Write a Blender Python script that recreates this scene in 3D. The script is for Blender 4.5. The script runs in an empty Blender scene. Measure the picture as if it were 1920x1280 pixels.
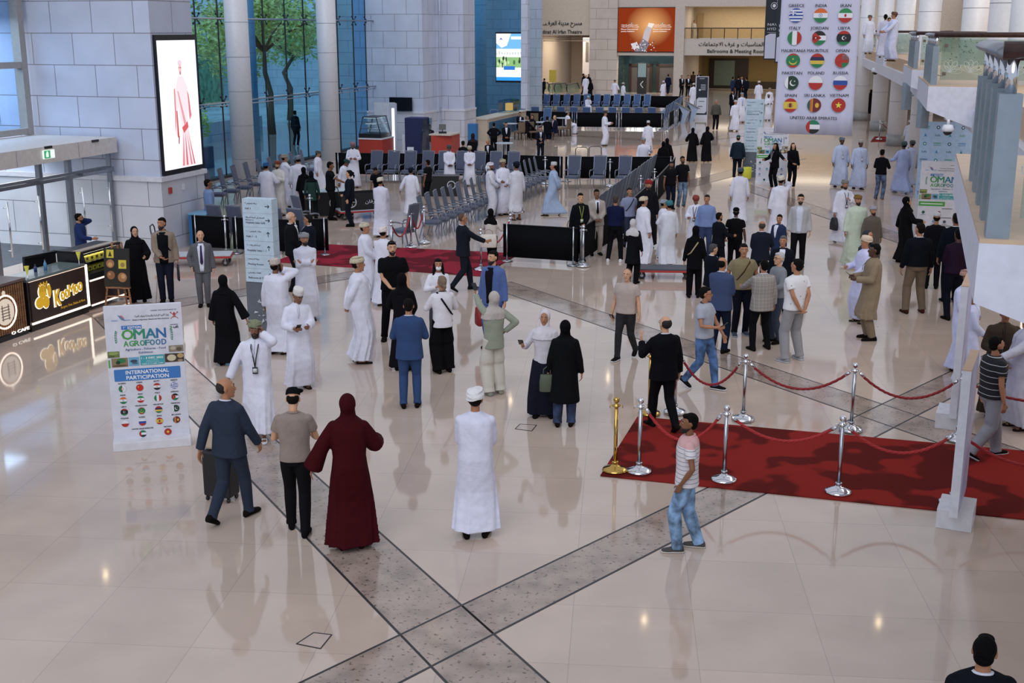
import bpy, bmesh, math, random
import numpy as np
from mathutils import Vector, Matrix
random.seed(7); np.random.seed(7)
SC = bpy.context.scene
COL = SC.collection
PI = math.pi
# ------------------------------------------------------------ camera
F_PX = 2280.0; PITCH = math.radians(14.4); CAM_H = 5.7
cam_data = bpy.data.cameras.new('camera'); cam = bpy.data.objects.new('camera', cam_data); COL.objects.link(cam)
cam.location = (0, 0, CAM_H); cam.rotation_euler = (PI/2-PITCH, 0, 0)
cam_data.sensor_width = 36.0; cam_data.lens = 36.0*F_PX/1920.0; cam_data.clip_start = .1; cam_data.clip_end = 600
SC.camera = cam
# ------------------------------------------------------------ light and exposure
SC.view_settings.view_transform = 'Standard'; SC.view_settings.look = 'None'
SC.view_settings.gamma = 1; SC.view_settings.use_curve_mapping = False
SC.view_settings.exposure = 0.18
world = bpy.data.worlds.new('sky'); SC.world = world; world.use_nodes = True
wn = world.node_tree; wn.nodes.clear()
_tc = wn.nodes.new('ShaderNodeTexCoord'); _sx = wn.nodes.new('ShaderNodeSeparateXYZ'); _rp = wn.nodes.new('ShaderNodeValToRGB')
_bg = wn.nodes.new('ShaderNodeBackground'); _wo = wn.nodes.new('ShaderNodeOutputWorld')
wn.links.new(_tc.outputs['Generated'], _sx.inputs[0]); wn.links.new(_sx.outputs['Z'], _rp.inputs[0]); wn.links.new(_rp.outputs[0], _bg.inputs[0])
_rp.color_ramp.elements[0].position = 0.0; _rp.color_ramp.elements[0].color = (.76, .85, 1.0, 1)
_rp.color_ramp.elements[1].position = 0.8; _rp.color_ramp.elements[1].color = (.84, .87, .98, 1)
_bg.inputs[1].default_value = 0.60
wn.links.new(_bg.outputs[0], _wo.inputs[0])
def sun_lamp(name, rot, energy, col, ang):
    l = bpy.data.lights.new(name, 'SUN'); l.energy = energy; l.color = col; l.angle = math.radians(ang)
    o = bpy.data.objects.new(name, l); COL.objects.link(o); o.rotation_euler = [math.radians(a) for a in rot]; return o
sun_lamp('sun', (52, 0, -14), 0.95, (.95, .96, 1), 50)

# ------------------------------------------------------------ pixel <-> place
def at(x, y, z=0.0):
    u = (x-960)/F_PX; v = -(y-640)/F_PX; c, s = math.cos(PITCH), math.sin(PITCH)
    d = (u, c+v*s, -s+v*c); t = (z-CAM_H)/d[2]
    return d[0]*t, d[1]*t
def zat(x, y, Y):
    u = (x-960)/F_PX; v = -(y-640)/F_PX; c, s = math.cos(PITCH), math.sin(PITCH)
    t = Y/(c+v*s)
    return u*t, CAM_H+(-s+v*c)*t
BA = math.radians(17)          # the hall is turned 17 degrees from the view
WX = Vector((math.cos(BA), -math.sin(BA), 0)); LX = Vector((math.sin(BA), math.cos(BA), 0))
def st(s, t, z=0): return WX*s+LX*t+Vector((0, 0, z))
def to_st(x, y):
    v = Vector((x, y, 0)); return v.dot(WX), v.dot(LX)
def on_t(x, y, t):
    """the point of the wall plane L.p = t seen at pixel x, y -> s, z"""
    u = (x-960)/F_PX; v = -(y-640)/F_PX; c, s = math.cos(PITCH), math.sin(PITCH)
    d = Vector((u, c+v*s, -s+v*c)); k = t/d.dot(LX)
    p = d*k; return p.dot(WX), CAM_H+p.z
def on_s(x, y, ss):
    u = (x-960)/F_PX; v = -(y-640)/F_PX; c, s = math.cos(PITCH), math.sin(PITCH)
    d = Vector((u, c+v*s, -s+v*c)); k = ss/d.dot(WX)
    p = d*k; return p.dot(LX), CAM_H+p.z

# ------------------------------------------------------------ materials
_mats = {}
def srgb(c):
    if isinstance(c, str): c = tuple(int(c[i:i+2], 16)/255 for i in (0, 2, 4))
    return tuple((v/12.92 if v <= .04045 else ((v+.055)/1.055)**2.4) for v in c)
def mat(key, color, rough=.6, metal=0, kind=None, spec=.5, **kw):
    if key in _mats: return _mats[key]
    m = bpy.data.materials.new(key); m.use_nodes = True; _mats[key] = m
    nt = m.node_tree; N = nt.nodes; L = nt.links; b = N['Principled BSDF']
    col = srgb(color); b.inputs['Base Color'].default_value = (*col, 1)
    b.inputs['Roughness'].default_value = rough; b.inputs['Metallic'].default_value = metal
    b.inputs['Specular IOR Level'].default_value = spec
    def nd(t, **k):
        n = N.new(t)
        for a, v in k.items(): setattr(n, a, v)
        return n
    tc = nd('ShaderNodeTexCoord')
    def noise(scale, detail=3, vec='Object'):
        n = nd('ShaderNodeTexNoise'); n.inputs['Scale'].default_value = scale; n.inputs['Detail'].default_value = detail
        L.new(tc.outputs[vec], n.inputs['Vector']); return n
    def ramp(src, stops, interp='LINEAR'):
        r = nd('ShaderNodeValToRGB'); r.color_ramp.interpolation = interp
        while len(r.color_ramp.elements) < len(stops): r.color_ramp.elements.new(.5)
        for e, (p, c) in zip(r.color_ramp.elements, stops):
            e.position = p; e.color = (*srgb(c), 1)
        L.new(src, r.inputs[0]); return r
    def bump(src, strength=.2, dist=.01):
        bp = nd('ShaderNodeBump'); bp.inputs['Strength'].default_value = strength; bp.inputs['Distance'].default_value = dist
        L.new(src, bp.inputs['Height']); L.new(bp.outputs[0], b.inputs['Normal'])
    c0 = color if not isinstance(color, str) else tuple(int(color[i:i+2], 16)/255 for i in (0, 2, 4))
    sc = lambda k: tuple(min(1, v*k) for v in c0)
    if kind in ('cloth', None) and kw.get('vary', .06):
        v = kw.get('vary', .03)
        n = noise(kw.get('nscale', 9)); r = ramp(n.outputs['Fac'], [(.3, sc(1-v)), (.7, sc(1+v))]); L.new(r.outputs[0], b.inputs['Base Color'])
        if kind == 'cloth':
            n2 = noise(kw.get('bscale', 14), 2); bump(n2.outputs['Fac'], kw.get('bump', .42), .03)
            b.inputs['Sheen Weight'].default_value = .1 if sum(c0) > .9 else 0
            if sum(c0) < .5: b.inputs['Specular IOR Level'].default_value = .08
    if kind == 'marks':      # scattered printed marks on cloth
        vo = nd('ShaderNodeTexVoronoi'); vo.inputs['Scale'].default_value = kw.get('scale', 40); L.new(tc.outputs['Object'], vo.inputs['Vector'])
        vo.feature = kw.get('feature', 'F1')
        out = vo.outputs['Distance']
        r = ramp(out, [(0, kw['c2']), (kw.get('cut', .35), kw['c2']), (kw.get('cut', .35)+.04, c0), (1, c0)]); L.new(r.outputs[0], b.inputs['Base Color'])
    if kind == 'plaid' or kind == 'stripes':
        sx = nd('ShaderNodeSeparateXYZ'); L.new(tc.outputs['Object'], sx.inputs[0])
        def band(axis, period, width):
            m1 = nd('ShaderNodeMath', operation='MULTIPLY'); m1.inputs[1].default_value = 1/period; L.new(sx.outputs[axis], m1.inputs[0])
            m2 = nd('ShaderNodeMath', operation='FRACT'); L.new(m1.outputs[0], m2.inputs[0])
            m3 = nd('ShaderNodeMath', operation='LESS_THAN'); m3.inputs[1].default_value = width; L.new(m2.outputs[0], m3.inputs[0]); return m3
        a = band(2, kw.get('period', .07), kw.get('width', .15)); fac = a
        if kind == 'plaid':
            bb = band(0, kw.get('period', .07), kw.get('width', .15)); mx = nd('ShaderNodeMath', operation='MAXIMUM'); L.new(a.outputs[0], mx.inputs[0]); L.new(bb.outputs[0], mx.inputs[1]); fac = mx
        src = fac.outputs[0]
        if kw.get('below') is not None:
            lt = nd('ShaderNodeMath', operation='LESS_THAN'); lt.inputs[1].default_value = kw['below']; L.new(sx.outputs[2], lt.inputs[0])
            mu = nd('ShaderNodeMath', operation='MULTIPLY'); L.new(lt.outputs[0], mu.inputs[0]); L.new(src, mu.inputs[1])
            mb = nd('ShaderNodeMix', data_type='RGBA'); L.new(lt.outputs[0], mb.inputs[0]); mb.inputs[6].default_value = (*srgb(kw['top']), 1); mb.inputs[7].default_value = (*col, 1)
            mc = nd('ShaderNodeMix', data_type='RGBA'); L.new(mu.outputs[0], mc.inputs[0]); L.new(mb.outputs[2], mc.inputs[6]); mc.inputs[7].default_value = (*srgb(kw['c2']), 1)
        else:
            mc = nd('ShaderNodeMix', data_type='RGBA'); L.new(src, mc.inputs[0]); mc.inputs[6].default_value = (*col, 1); mc.inputs[7].default_value = (*srgb(kw['c2']), 1)
        L.new(mc.outputs[2], b.inputs['Base Color'])
    if kind == 'denim':
        n = noise(7, 4); r = ramp(n.outputs['Fac'], [(.35, sc(.62)), (.65, sc(1.35))]); L.new(r.outputs[0], b.inputs['Base Color'])
    if kind == 'marble':
        n = noise(kw.get('scale', .5), 8); n.inputs['Distortion'].default_value = 1.4
        r = ramp(n.outputs['Fac'], [(.35, sc(.93)), (.5, c0), (.68, sc(1.05))]); L.new(r.outputs[0], b.inputs['Base Color'])
    if kind == 'speckle':
        n = noise(kw.get('scale', 3), 9); n2 = noise(kw.get('scale', 3)*7, 4)
        r = ramp(n.outputs['Fac'], [(.32, sc(.84)), (.5, c0), (.7, sc(1.08))])
        r2 = ramp(n2.outputs['Fac'], [(.34, sc(.7)), (.40, (1, 1, 1))])
        mm = nd('ShaderNodeMix', data_type='RGBA', blend_type='MULTIPLY'); mm.inputs[0].default_value = .8
        L.new(r.outputs[0], mm.inputs[6]); L.new(r2.outputs[0], mm.inputs[7]); L.new(mm.outputs[2], b.inputs['Base Color'])
    if kind == 'wood':
        mp = nd('ShaderNodeMapping'); mp.inputs['Scale'].default_value = kw.get('ws', (1, 1, 12)); L.new(tc.outputs['Object'], mp.inputs[0])
        n = nd('ShaderNodeTexNoise'); n.inputs['Scale'].default_value = 6; L.new(mp.outputs[0], n.inputs['Vector'])
        r = ramp(n.outputs['Fac'], [(.3, sc(.7)), (.7, sc(1.2))]); L.new(r.outputs[0], b.inputs['Base Color'])
    if kind == 'carpet':
        n = noise(1.1, 2); r = ramp(n.outputs['Fac'], [(.0, sc(.72)), (.47, sc(.75)), (.51, sc(1.1)), (1, sc(1.14))]); L.new(r.outputs[0], b.inputs['Base Color'])
        n2 = noise(220, 2); bump(n2.outputs['Fac'], .5, .004)
    if kind == 'leaf':
        n = noise(2.5, 3); r = ramp(n.outputs['Fac'], [(.3, sc(.75)), (.6, sc(1.2))]); L.new(r.outputs[0], b.inputs['Base Color'])
    if kw.get('bricks'):
        bw, bh, mortar = kw['bricks']
        # courses: generated from the surface's own u, v (UV map in metres)
        br = nd('ShaderNodeTexBrick'); br.offset = .5; br.inputs['Scale'].default_value = 1
        br.inputs['Brick Width'].default_value = bw; br.inputs['Row Height'].default_value = bh; br.inputs['Mortar Size'].default_value = mortar
        br.inputs['Mortar Smooth'].default_value = 0.1
        br.inputs['Color1'].default_value = (*srgb(sc(1.0)), 1); br.inputs['Color2'].default_value = (*srgb(sc(.965)), 1)
        br.inputs['Mortar'].default_value = (*srgb(kw.get('mc', sc(.5))), 1)
        L.new(tc.outputs['UV'], br.inputs['Vector'])
        n = noise(1.2, 5); r = ramp(n.outputs['Fac'], [(.3, (.94, .94, .94)), (.7, (1, 1, 1))])
        mm = nd('ShaderNodeMix', data_type='RGBA', blend_type='MULTIPLY'); mm.inputs[0].default_value = 1
        L.new(br.outputs['Color'], mm.inputs[6]); L.new(r.outputs[0], mm.inputs[7]); L.new(mm.outputs[2], b.inputs['Base Color'])
        n = nd('ShaderNodeMath', operation='SUBTRACT'); n.inputs[0].default_value = 1; L.new(br.outputs['Fac'], n.inputs[1]); bump(n.outputs[0], .4, .01)
    if kw.get('emit'):
        b.inputs['Emission Color'].default_value = (*srgb(kw.get('ecol', c0)), 1); b.inputs['Emission Strength'].default_value = kw['emit']
    if kw.get('alpha') is not None: b.inputs['Alpha'].default_value = kw['alpha']
    return m
def glass_mat(key, tint, gloss=.12, alpha_mix=0.0, acol=(.5, .6, .6), rough=.02):
    """clear or tinted pane: tinted see-through with a mirror share and, for frosted patterns, some body colour"""
    if key in _mats: return _mats[key]
    m = bpy.data.materials.new(key); m.use_nodes = True; _mats[key] = m
    nt = m.node_tree; N = nt.nodes; L = nt.links; N.remove(N['Principled BSDF']); o = N['Material Output']
    t = N.new('ShaderNodeBsdfTransparent'); t.inputs[0].default_value = (*srgb(tint), 1)
    g = N.new('ShaderNodeBsdfGlossy'); g.inputs['Roughness'].default_value = rough
    mx = N.new('ShaderNodeMixShader'); mx.inputs[0].default_value = gloss; L.new(t.outputs[0], mx.inputs[1]); L.new(g.outputs[0], mx.inputs[2])
    last = mx
    if alpha_mix:
        d = N.new('ShaderNodeBsdfDiffuse'); d.inputs[0].default_value = (*srgb(acol), 1)
        m2 = N.new('ShaderNodeMixShader'); m2.inputs[0].default_value = alpha_mix; L.new(mx.outputs[0], m2.inputs[1]); L.new(d.outputs[0], m2.inputs[2]); last = m2
    L.new(last.outputs[0], o.inputs[0]); return m
def emit_mat(key, color, strength):
    if key in _mats: return _mats[key]
    m = bpy.data.materials.new(key); m.use_nodes = True; _mats[key] = m
    nt = m.node_tree; nt.nodes.clear(); e = nt.nodes.new('ShaderNodeEmission'); o = nt.nodes.new('ShaderNodeOutputMaterial')
    e.inputs[0].default_value = (*srgb(color), 1); e.inputs[1].default_value = strength; nt.links.new(e.outputs[0], o.inputs[0]); return m

# ------------------------------------------------------------ mesh building
class MB:
    def __init__(s): s.v = []; s.f = []; s.mi = []; s.uv = None
    def add(s, vs, fs, mi=0):
        o = len(s.v); s.v += [tuple(p) for p in vs]; s.f += [tuple(i+o for i in f) for f in fs]; s.mi += [mi]*len(fs)
    def loft(s, rings, mi=0, caps=True, closed=False):
        n = len(rings[0]); vs = [p for r in rings for p in r]; fs = []
        k = len(rings)
        for i in range(k if closed else k-1):
            a = i*n; b = ((i+1) % k)*n
            for j in range(n):
                j2 = (j+1) % n; fs.append((a+j, a+j2, b+j2, b+j))
        if caps and not closed:
            fs.append(tuple(reversed(range(n)))); fs.append(tuple(range((k-1)*n, k*n)))
        s.add(vs, fs, mi)
    def tube(s, pts, rad, n=10, ref=(1, 0, 0), mi=0, caps=True, closed=False, round_ends=False):
        pts = [Vector(p) for p in pts]
        if not isinstance(rad, list): rad = [rad]*len(pts)
        rad = [(r, r) if not isinstance(r, (list, tuple)) else r for r in rad]
        if round_ends:
            d0 = (pts[0]-pts[1]).normalized(); d1 = (pts[-1]-pts[-2]).normalized(); r0, r1 = rad[0], rad[-1]
            pts = [pts[0]+d0*min(r0)*.75, pts[0]+d0*min(r0)*.4]+pts+[pts[-1]+d1*min(r1)*.4, pts[-1]+d1*min(r1)*.75]
            rad = [(r0[0]*.45, r0[1]*.45), (r0[0]*.85, r0[1]*.85)]+rad+[(r1[0]*.85, r1[1]*.85), (r1[0]*.45, r1[1]*.45)]
        rings = []; ref = Vector(ref); m = len(pts)
        for i, p in enumerate(pts):
            if closed: d = (pts[(i+1) % m]-pts[i-1])
            else: d = (pts[min(i+1, m-1)]-pts[max(i-1, 0)])
            d = d.normalized() if d.length > 1e-9 else Vector((0, 0, 1))
            a = ref-d*ref.dot(d)
            if a.length < 1e-4: a = d.orthogonal()
            a.normalize(); b = d.cross(a); ref = a
            rings.append([p+a*(rad[i][0]*math.cos(2*PI*j/n))+b*(rad[i][1]*math.sin(2*PI*j/n)) for j in range(n)])
        s.loft(rings, mi, caps, closed)
    def ell(s, c, r, R=None, n=14, m=9, mi=0):
        c = Vector(c); vs = []; fs = []
        for i in range(1, m):
            ph = PI*i/m
            for j in range(n):
                th = 2*PI*j/n; p = Vector((r[0]*math.sin(ph)*math.cos(th), r[1]*math.sin(ph)*math.sin(th), r[2]*math.cos(ph)))
                vs.append(c+(R @ p if R else p))
        top = Vector((0, 0, r[2])); 
        vs += [c+(R @ top if R else top), c-(R @ top if R else top)]; T = (m-1)*n
        for i in range(m-2):
            for j in range(n):
                j2 = (j+1) % n; fs.append((i*n+j, (i+1)*n+j, (i+1)*n+j2, i*n+j2))
        for j in range(n):
            j2 = (j+1) % n; fs.append((T, j, j2)); fs.append((T+1, (m-2)*n+j2, (m-2)*n+j))
        s.add(vs, fs, mi)
    def box(s, c, size, R=None, mi=0, taper=1.0):
        c = Vector(c); x, y, z = [v/2 for v in size]; vs = []
        for k, sz in ((1, -z), (taper, z)):
            for a, b in ((-1, -1), (1, -1), (1, 1), (-1, 1)):
                p = Vector((a*x*k, b*y*k, sz)); vs.append(c+(R @ p if R else p))
        s.add(vs, [(3, 2, 1, 0), (4, 5, 6, 7), (0, 1, 5, 4), (1, 2, 6, 5), (2, 3, 7, 6), (3, 0, 4, 7)], mi)
    def bar(s, a, b, w, h=None, mi=0, up=(0, 0, 1)):
        a = Vector(a); b = Vector(b); h = h or w; d = b-a; L = d.length; d.normalize(); up = Vector(up)
        x = d.cross(up)
        if x.length < 1e-5: x = d.orthogonal()
        x.normalize(); z = x.cross(d); R = Matrix((x, d, z)).transposed(); s.box((a+b)/2, (w, L, h), R, mi)
    def quad(s, a, b, c, d, mi=0): s.add([a, b, c, d], [(0, 1, 2, 3)], mi)
    def poly(s, pts, mi=0): s.add(pts, [tuple(range(len(pts)))], mi)
    def prism(s, pts, off, mi=0):
        n = len(pts); off = Vector(off); q = [Vector(p) for p in pts]
        s.add(q+[p+off for p in q], [tuple(reversed(range(n))), tuple(range(n, 2*n))]+[(i, (i+1) % n, n+(i+1) % n, n+i) for i in range(n)], mi)
    def lathe(s, prof, c=(0, 0, 0), n=20, mi=0):
        c = Vector(c); s.loft([[c+Vector((r*math.cos(2*PI*j/n), r*math.sin(2*PI*j/n), z)) for j in range(n)] for r, z in prof], mi)
    def mesh(s, name, mats, smooth=True):
        me = bpy.data.meshes.new(name); me.from_pydata([tuple(v) for v in s.v], [], s.f)
        for m in (mats if isinstance(mats, (list, tuple)) else [mats]): me.materials.append(m)
        if any(s.mi): me.polygons.foreach_set('material_index', s.mi)
        if smooth: me.polygons.foreach_set('use_smooth', [True]*len(s.f))
        me.update(); return me
    def build(s, name, mats, parent=None, smooth=False, fix=False, bevel=0, uvw=False):
        me = s.mesh(name, mats, smooth)
        if fix:
            bm = bmesh.new(); bm.from_mesh(me); bmesh.ops.recalc_face_normals(bm, faces=bm.faces); bm.to_mesh(me); bm.free()
        if uvw: wall_uv(me)
        o = bpy.data.objects.new(name, me); COL.objects.link(o)
        if parent: o.parent = parent
        if bevel:
            b = o.modifiers.new('bevel', 'BEVEL'); b.width = bevel; b.segments = 2; b.limit_method = 'ANGLE'
        return o
def wall_uv(me):
    """UV in metres along each face: u along the horizontal run, v up (floors: x, y)"""
    uv = me.uv_layers.new(name='uv')
    for p in me.polygons:
        n = p.normal
        if abs(n.z) > .8: a, b = WX, LX
        else:
            a = Vector((-n.y, n.x, 0)).normalized()
            if a.dot(WX)+a.dot(LX) < 0: a = -a
            b = Vector((0, 0, 1))
        for li in p.loop_indices:
            co = me.vertices[me.loops[li].vertex_index].co; uv.data[li].uv = (co.dot(a)+60, co.dot(b)+60)
def tag(o, label=None, cat=None, group=None, kind=None):
    if label: o['label'] = label
    if cat: o['category'] = cat
    if group: o['group'] = group
    if kind: o['kind'] = kind
    return o
def empty(name, loc=(0, 0, 0), rz=0, label=None, cat=None, group=None):
    o = bpy.data.objects.new(name, None); COL.objects.link(o); o.location = loc; o.rotation_euler = (0, 0, rz); o.empty_display_size = .2
    return tag(o, label, cat, group)
def struct(mb, name, m, label=None, **k): 
    o = mb.build(name, m, **k); o['kind'] = 'structure'
    if label: o['label'] = label
    return o
_kids = {}
def copy_tree(o, loc=None, rz=None, label=None, group=None, parent=None, top=True):
    c = o.copy(); COL.objects.link(c)
    if parent: c.parent = parent
    if top:
        if loc is not None: c.location = loc
        if rz is not None: c.rotation_euler = (0, 0, rz)
        if label: c['label'] = label
        if group: c['group'] = group
    for ch in list(o.children): copy_tree(ch, parent=c, top=False)
    return c
# ------------------------------------------------------------ the hall
STONE = mat('stone_courses', 'C9D1E6', .45, bricks=(1.24, .8, .011), mc='85838C')
STONE_BASE = mat('stone_base', 'D2D4DE', .4, bricks=(1.7, .85, .011), mc='85838C')
STONE_BLUE = mat('stone_blue', 'C6CCD6', .45, bricks=(1.2, .62, .010), mc='7C8290')
STONE_FAR = mat('stone_far', 'C9BDB4', .5, bricks=(2.2, .9, .02), mc='93887F')
PLASTER = mat('plaster', 'C8C2BC', .7); PLASTER_W = mat('plaster_white', 'D2D2DC', .6); BEIGE = mat('plaster_beige', 'C2B6A8', .7)
COLM = mat('column_cladding', 'DADADF', .35, kind='cloth', vary=.015, bump=.02)
SEAM = mat('seam_grey', '8E8D93', .6); STEEL = mat('steel', 'B9BCC2', .25, 1); CHROME = mat('chrome', 'DADCE2', .08, 1); BLACKM = mat('black_metal', '17181C', .35)
DARKFR = mat('dark_frame', '1B2230', .4); ALU = mat('alu_frame', 'A9A49E', .4, .3)
FLOORM = mat('floor_marble', 'CCB9AB', .06, bricks=(1.2, 1.2, .004), mc='B2A097')
_b = FLOORM.node_tree.nodes['Principled BSDF']; _b.inputs['Specular IOR Level'].default_value = .75
for n_ in FLOORM.node_tree.nodes:
    if n_.type == 'TEX_BRICK': n_.offset = 0; _mp = FLOORM.node_tree.nodes.new('ShaderNodeMapping'); _mp.inputs['Rotation'].default_value = (0, 0, math.radians(-12)); _tcx = [q for q in FLOORM.node_tree.nodes if q.type == 'TEX_COORD'][0]; FLOORM.node_tree.links.new(_tcx.outputs['UV'], _mp.inputs[0]); FLOORM.node_tree.links.new(_mp.outputs[0], n_.inputs['Vector'])
    if n_.type == 'BUMP': n_.inputs['Strength'].default_value = .04
BANDM = mat('floor_band_stone', 'A39287', .12, kind='speckle', scale=3.0); BANDM.node_tree.nodes['Principled BSDF'].inputs['Specular IOR Level'].default_value = .7
JOINT = mat('dark_joint', '2C2A2E', .4)
def wbox(mb, s0, s1, t0, t1, z0, z1, mi=0):
    pts = [st(s0, t0, z0), st(s1, t0, z0), st(s1, t1, z0), st(s0, t1, z0)]
    mb.prism(pts, (0, 0, z1-z0), mi)
def wall(name, s0, s1, t0, t1, z0, z1, m, parent=None, **k):
    mb = MB(); wbox(mb, s0, s1, t0, t1, z0, z1); o = mb.build(name, m, parent, uvw=True, fix=True, **k)
    if not parent: o['kind'] = 'structure'
    return o
TOP = 9.0
mb = MB(); wbox(mb, -20.6, 11.5, -3, 122, -.3, 0); wbox(mb, -36, -20.6, 27.6, 122, -.3, 0); struct(mb, 'floor', FLOORM, uvw=True, fix=True, label='polished cream marble floor of the hall')
mb = MB(); wbox(mb, -46, -20.6, 0, 27.6, -.3, -.004); struct(mb, 'floor_outside', mat('dark_paving', '4A505A', .6, kind='speckle', scale=5), fix=True)
mb = MB(); wbox(mb, -70, -36, 20, 122, -.3, -.01); struct(mb, 'ground_outside', mat('pale_paving', 'C4D0D0', .5, kind='speckle', scale=.3), fix=True)
# inlaid stone bands crossing the floor, each edged by a dark joint
def band(a, b, w, name='trim_1'):
    a = Vector((*a, 0)); b = Vector((*b, 0)); d = (b-a).normalized(); n = Vector((-d.y, d.x, 0)); mb = MB()
    q = [a-n*w/2, b-n*w/2, b+n*w/2, a+n*w/2]; band.z += .0006
    mb.prism([p+V3(0, 0, .0002) for p in q], (0, 0, band.z), 0)
    for sg in (-1, 1): mb.prism([a+n*(sg*w/2-.014), b+n*(sg*w/2-.014), b+n*(sg*w/2+.014), a+n*(sg*w/2+.014)], (0, 0, band.z+.0008), 1)
    struct(mb, name, [BANDM, JOINT], fix=True)
def V3(x, y, z): return Vector((x, y, z))
band.z = .001
dA = Vector((4.41, 4.80)).normalized(); dB = Vector((-4.0, 7.2)).normalized()
def bandA(p, w, l0, l1, n): p = Vector(p); band(tuple(p-dA*l0), tuple(p+dA*l1), w, n)
def bandB(p, w, l0, l1, n): p = Vector(p); band(tuple(p-dB*l0), tuple(p+dB*l1), w, n)
bandB((-3.55, 16.0), .80, 9.5, 9.5, 'trim_1')
bandA((2.45, 14.1), .66, 16, 30, 'trim_2')
band((-.35, 27.6), (7.6, 14.6), .75, 'trim_3')
band((-8.6, 24.2), (2.6, 34.6), .7, 'trim_4')
band((3.0, 40.5), (13, 56), 1.0, 'trim_5')
band((-6, 75), (14, 60), 1.0, 'trim_6')
band((6, 60), (22, 80), 1.0, 'trim_7')
band((8.6, 46), (12.2, 27), .8, 'trim_8')
# left wall: stone block carrying the tall screen, ledge, lower courses
wall('wall_left', -30, -18, 27.62, 29.6, 1.98, TOP, STONE)
o = wall('wall_left_base', -30, -17.94, 27.55, 29.66, 0, 1.86, STONE_BASE)
mb = MB(); wbox(mb, -30, -17.88, 27.49, 29.72, 1.86, 1.98); struct(mb, 'trim_9', PLASTER_W, fix=True)
# entrance side: window above, canopy, glass doors
wl = MB(); wbox(wl, -21.9, -21.6, 5, 27.6, 6.9, TOP); struct(wl, 'wall_entrance', PLASTER, fix=True)
mb = MB()
for t0, t1 in ((5, 27.35),):
    for z in (3.02, 4.72, 6.6): wbox(mb, -21.8, -21.62, t0, t1, z, z+.16)
for t in (27.2, 24.9, 22.6, 20.3, 18): wbox(mb, -21.85, -21.6, t, t+.22 if t > 27 else t+.10, 3.0, 6.9)
wf = mb.build('window_1', ALU, fix=True); wf['kind'] = 'structure'
mb = MB(); wbox(mb, -21.9, -21.88, 5, 27.4, 3.1, 6.8); mb.build('pane', glass_mat('blue_pane', 'D2E6F8', .05), wf)
# canopy over the doors
mb = MB(); wbox(mb, -21.7, -19.15, 8, 27.5, 2.60, 2.99); struct(mb, 'trim_10', [mat('canopy_panel', 'D2CCC8', .5)], fix=True, label='cream canopy over the entrance doors')
mb = MB()
for t in (25.9, 23.6, 20.8): wbox(mb, -19.15, -19.145, t, t+.012, 2.62, 2.97)
struct(mb, 'trim_11', SEAM, fix=True)
# canopy fittings
for i, (px, py) in enumerate(((91, 276), (179, 264))):
    t_, z_ = on_s(px, py, -19.13); mb = MB(); wbox(mb, -19.16, -19.12, t_-.13, t_+.13, z_-.03, z_+.03)
    tag(mb.build('motion_sensor', BLACKM, fix=True), ('dark slot sensor on canopy face right above the exit sign', 'dark slot sensor on canopy face near the stone wall')[i], 'sensor')
ex = empty('exit_sign', label='small green and white exit sign hanging on the canopy', cat='sign')
t_, z_ = on_s(92, 289, -19.1); mb = MB(); wbox(mb, -19.13, -19.09, t_-.2, t_+.2, z_-.1, z_+.1); mb.build('sign_box', mat('exit_white', 'E6EFEA', .5, emit=.6), ex, fix=True)
mb = MB(); wbox(mb, -19.09, -19.086, t_-.19, t_+.03, z_-.09, z_+.09); mb.build('green_panel', mat('exit_green', '2FA56A', .5, emit=.5), ex, fix=True)
mb = MB(); wbox(mb, -19.085, -19.08, t_-.13, t_-.04, z_-.06, z_+.04); mb.ell(st(-19.083, t_-.08, z_+.055), (.02, .02, .02)); wbox(mb, -19.085, -19.08, t_+.06, t_+.15, z_-.03, z_+.02); mb.build('running_figure', mat('exit_white', 'E6EFEA', .5, emit=.6), ex, fix=True)
mb = MB(); mb.bar(st(-19.75, 21.2, 3.08), st(-19.9, 22.4, 3.14), .22, .1); o = mb.build('floodlight', mat('grey_lamp', '9DA4B0', .4), bevel=.01); tag(o, 'grey floodlight lying on top of the entrance canopy', 'lamp')
# door set under the canopy
def door_leaf(i, t0, t1):
    r = empty('door_%d' % i); r['kind'] = 'structure'; r['label'] = 'clear glass entrance door leaf %s' % ('nearest the stone wall' if i == 1 else 'beside the steel post')
    mb = MB(); wbox(mb, -19.42, -19.40, t0, t1, .04, 2.1); mb.build('pane', glass_mat('clear_pane', 'F4F8FA', .03), r, fix=True)
    for t in ((t0+.2, t1-.2) if i else ()):
        mb = MB()
        mb.tube([st(-19.28, t, .55), st(-19.28, t, 1.85)], .022, 10); 
        for z in (.7, 1.7): mb.tube([st(-19.41, t, z), st(-19.28, t, z)], .012, 8)
        mb.build('door_handle', CHROME, r, smooth=True)
door_leaf(1, 25.9, 27.4); door_leaf(2, 23.1, 24.6); 
mb = MB()
wbox(mb, -19.5, -19.3, 8, 27.5, 2.1, 2.22); wbox(mb, -19.44, -19.36, 8, 27.5, 2.22, 2.25)
for t, w_ in ((27.42, .06), (25.7, .14), (24.6, .12), (22.9, .12), (21, .12)): wbox(mb, -19.47, -19.35, t, t+w_, 0, 2.6)
struct(mb, 'trim_12', mat('door_steel', '8E939B', .3, .8), fix=True, label='steel frame of the entrance doors')
mb = MB(); wbox(mb, -19.45, -19.43, 24.75, 25.68, .05, 2.1); wbox(mb, -19.45, -19.43, 8, 22.9, .05, 2.1); wbox(mb, -19.42, -19.4, 8, 27.4, 2.26, 2.58); struct(mb, 'window_2', glass_mat('clear_pane', 'F4F8FA', .03), fix=True)
mb = MB()
for t in (23.4, 25.0, 26.6): wbox(mb, -19.44, -19.2, t-.55, t+.55, 2.14, 2.2)
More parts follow.
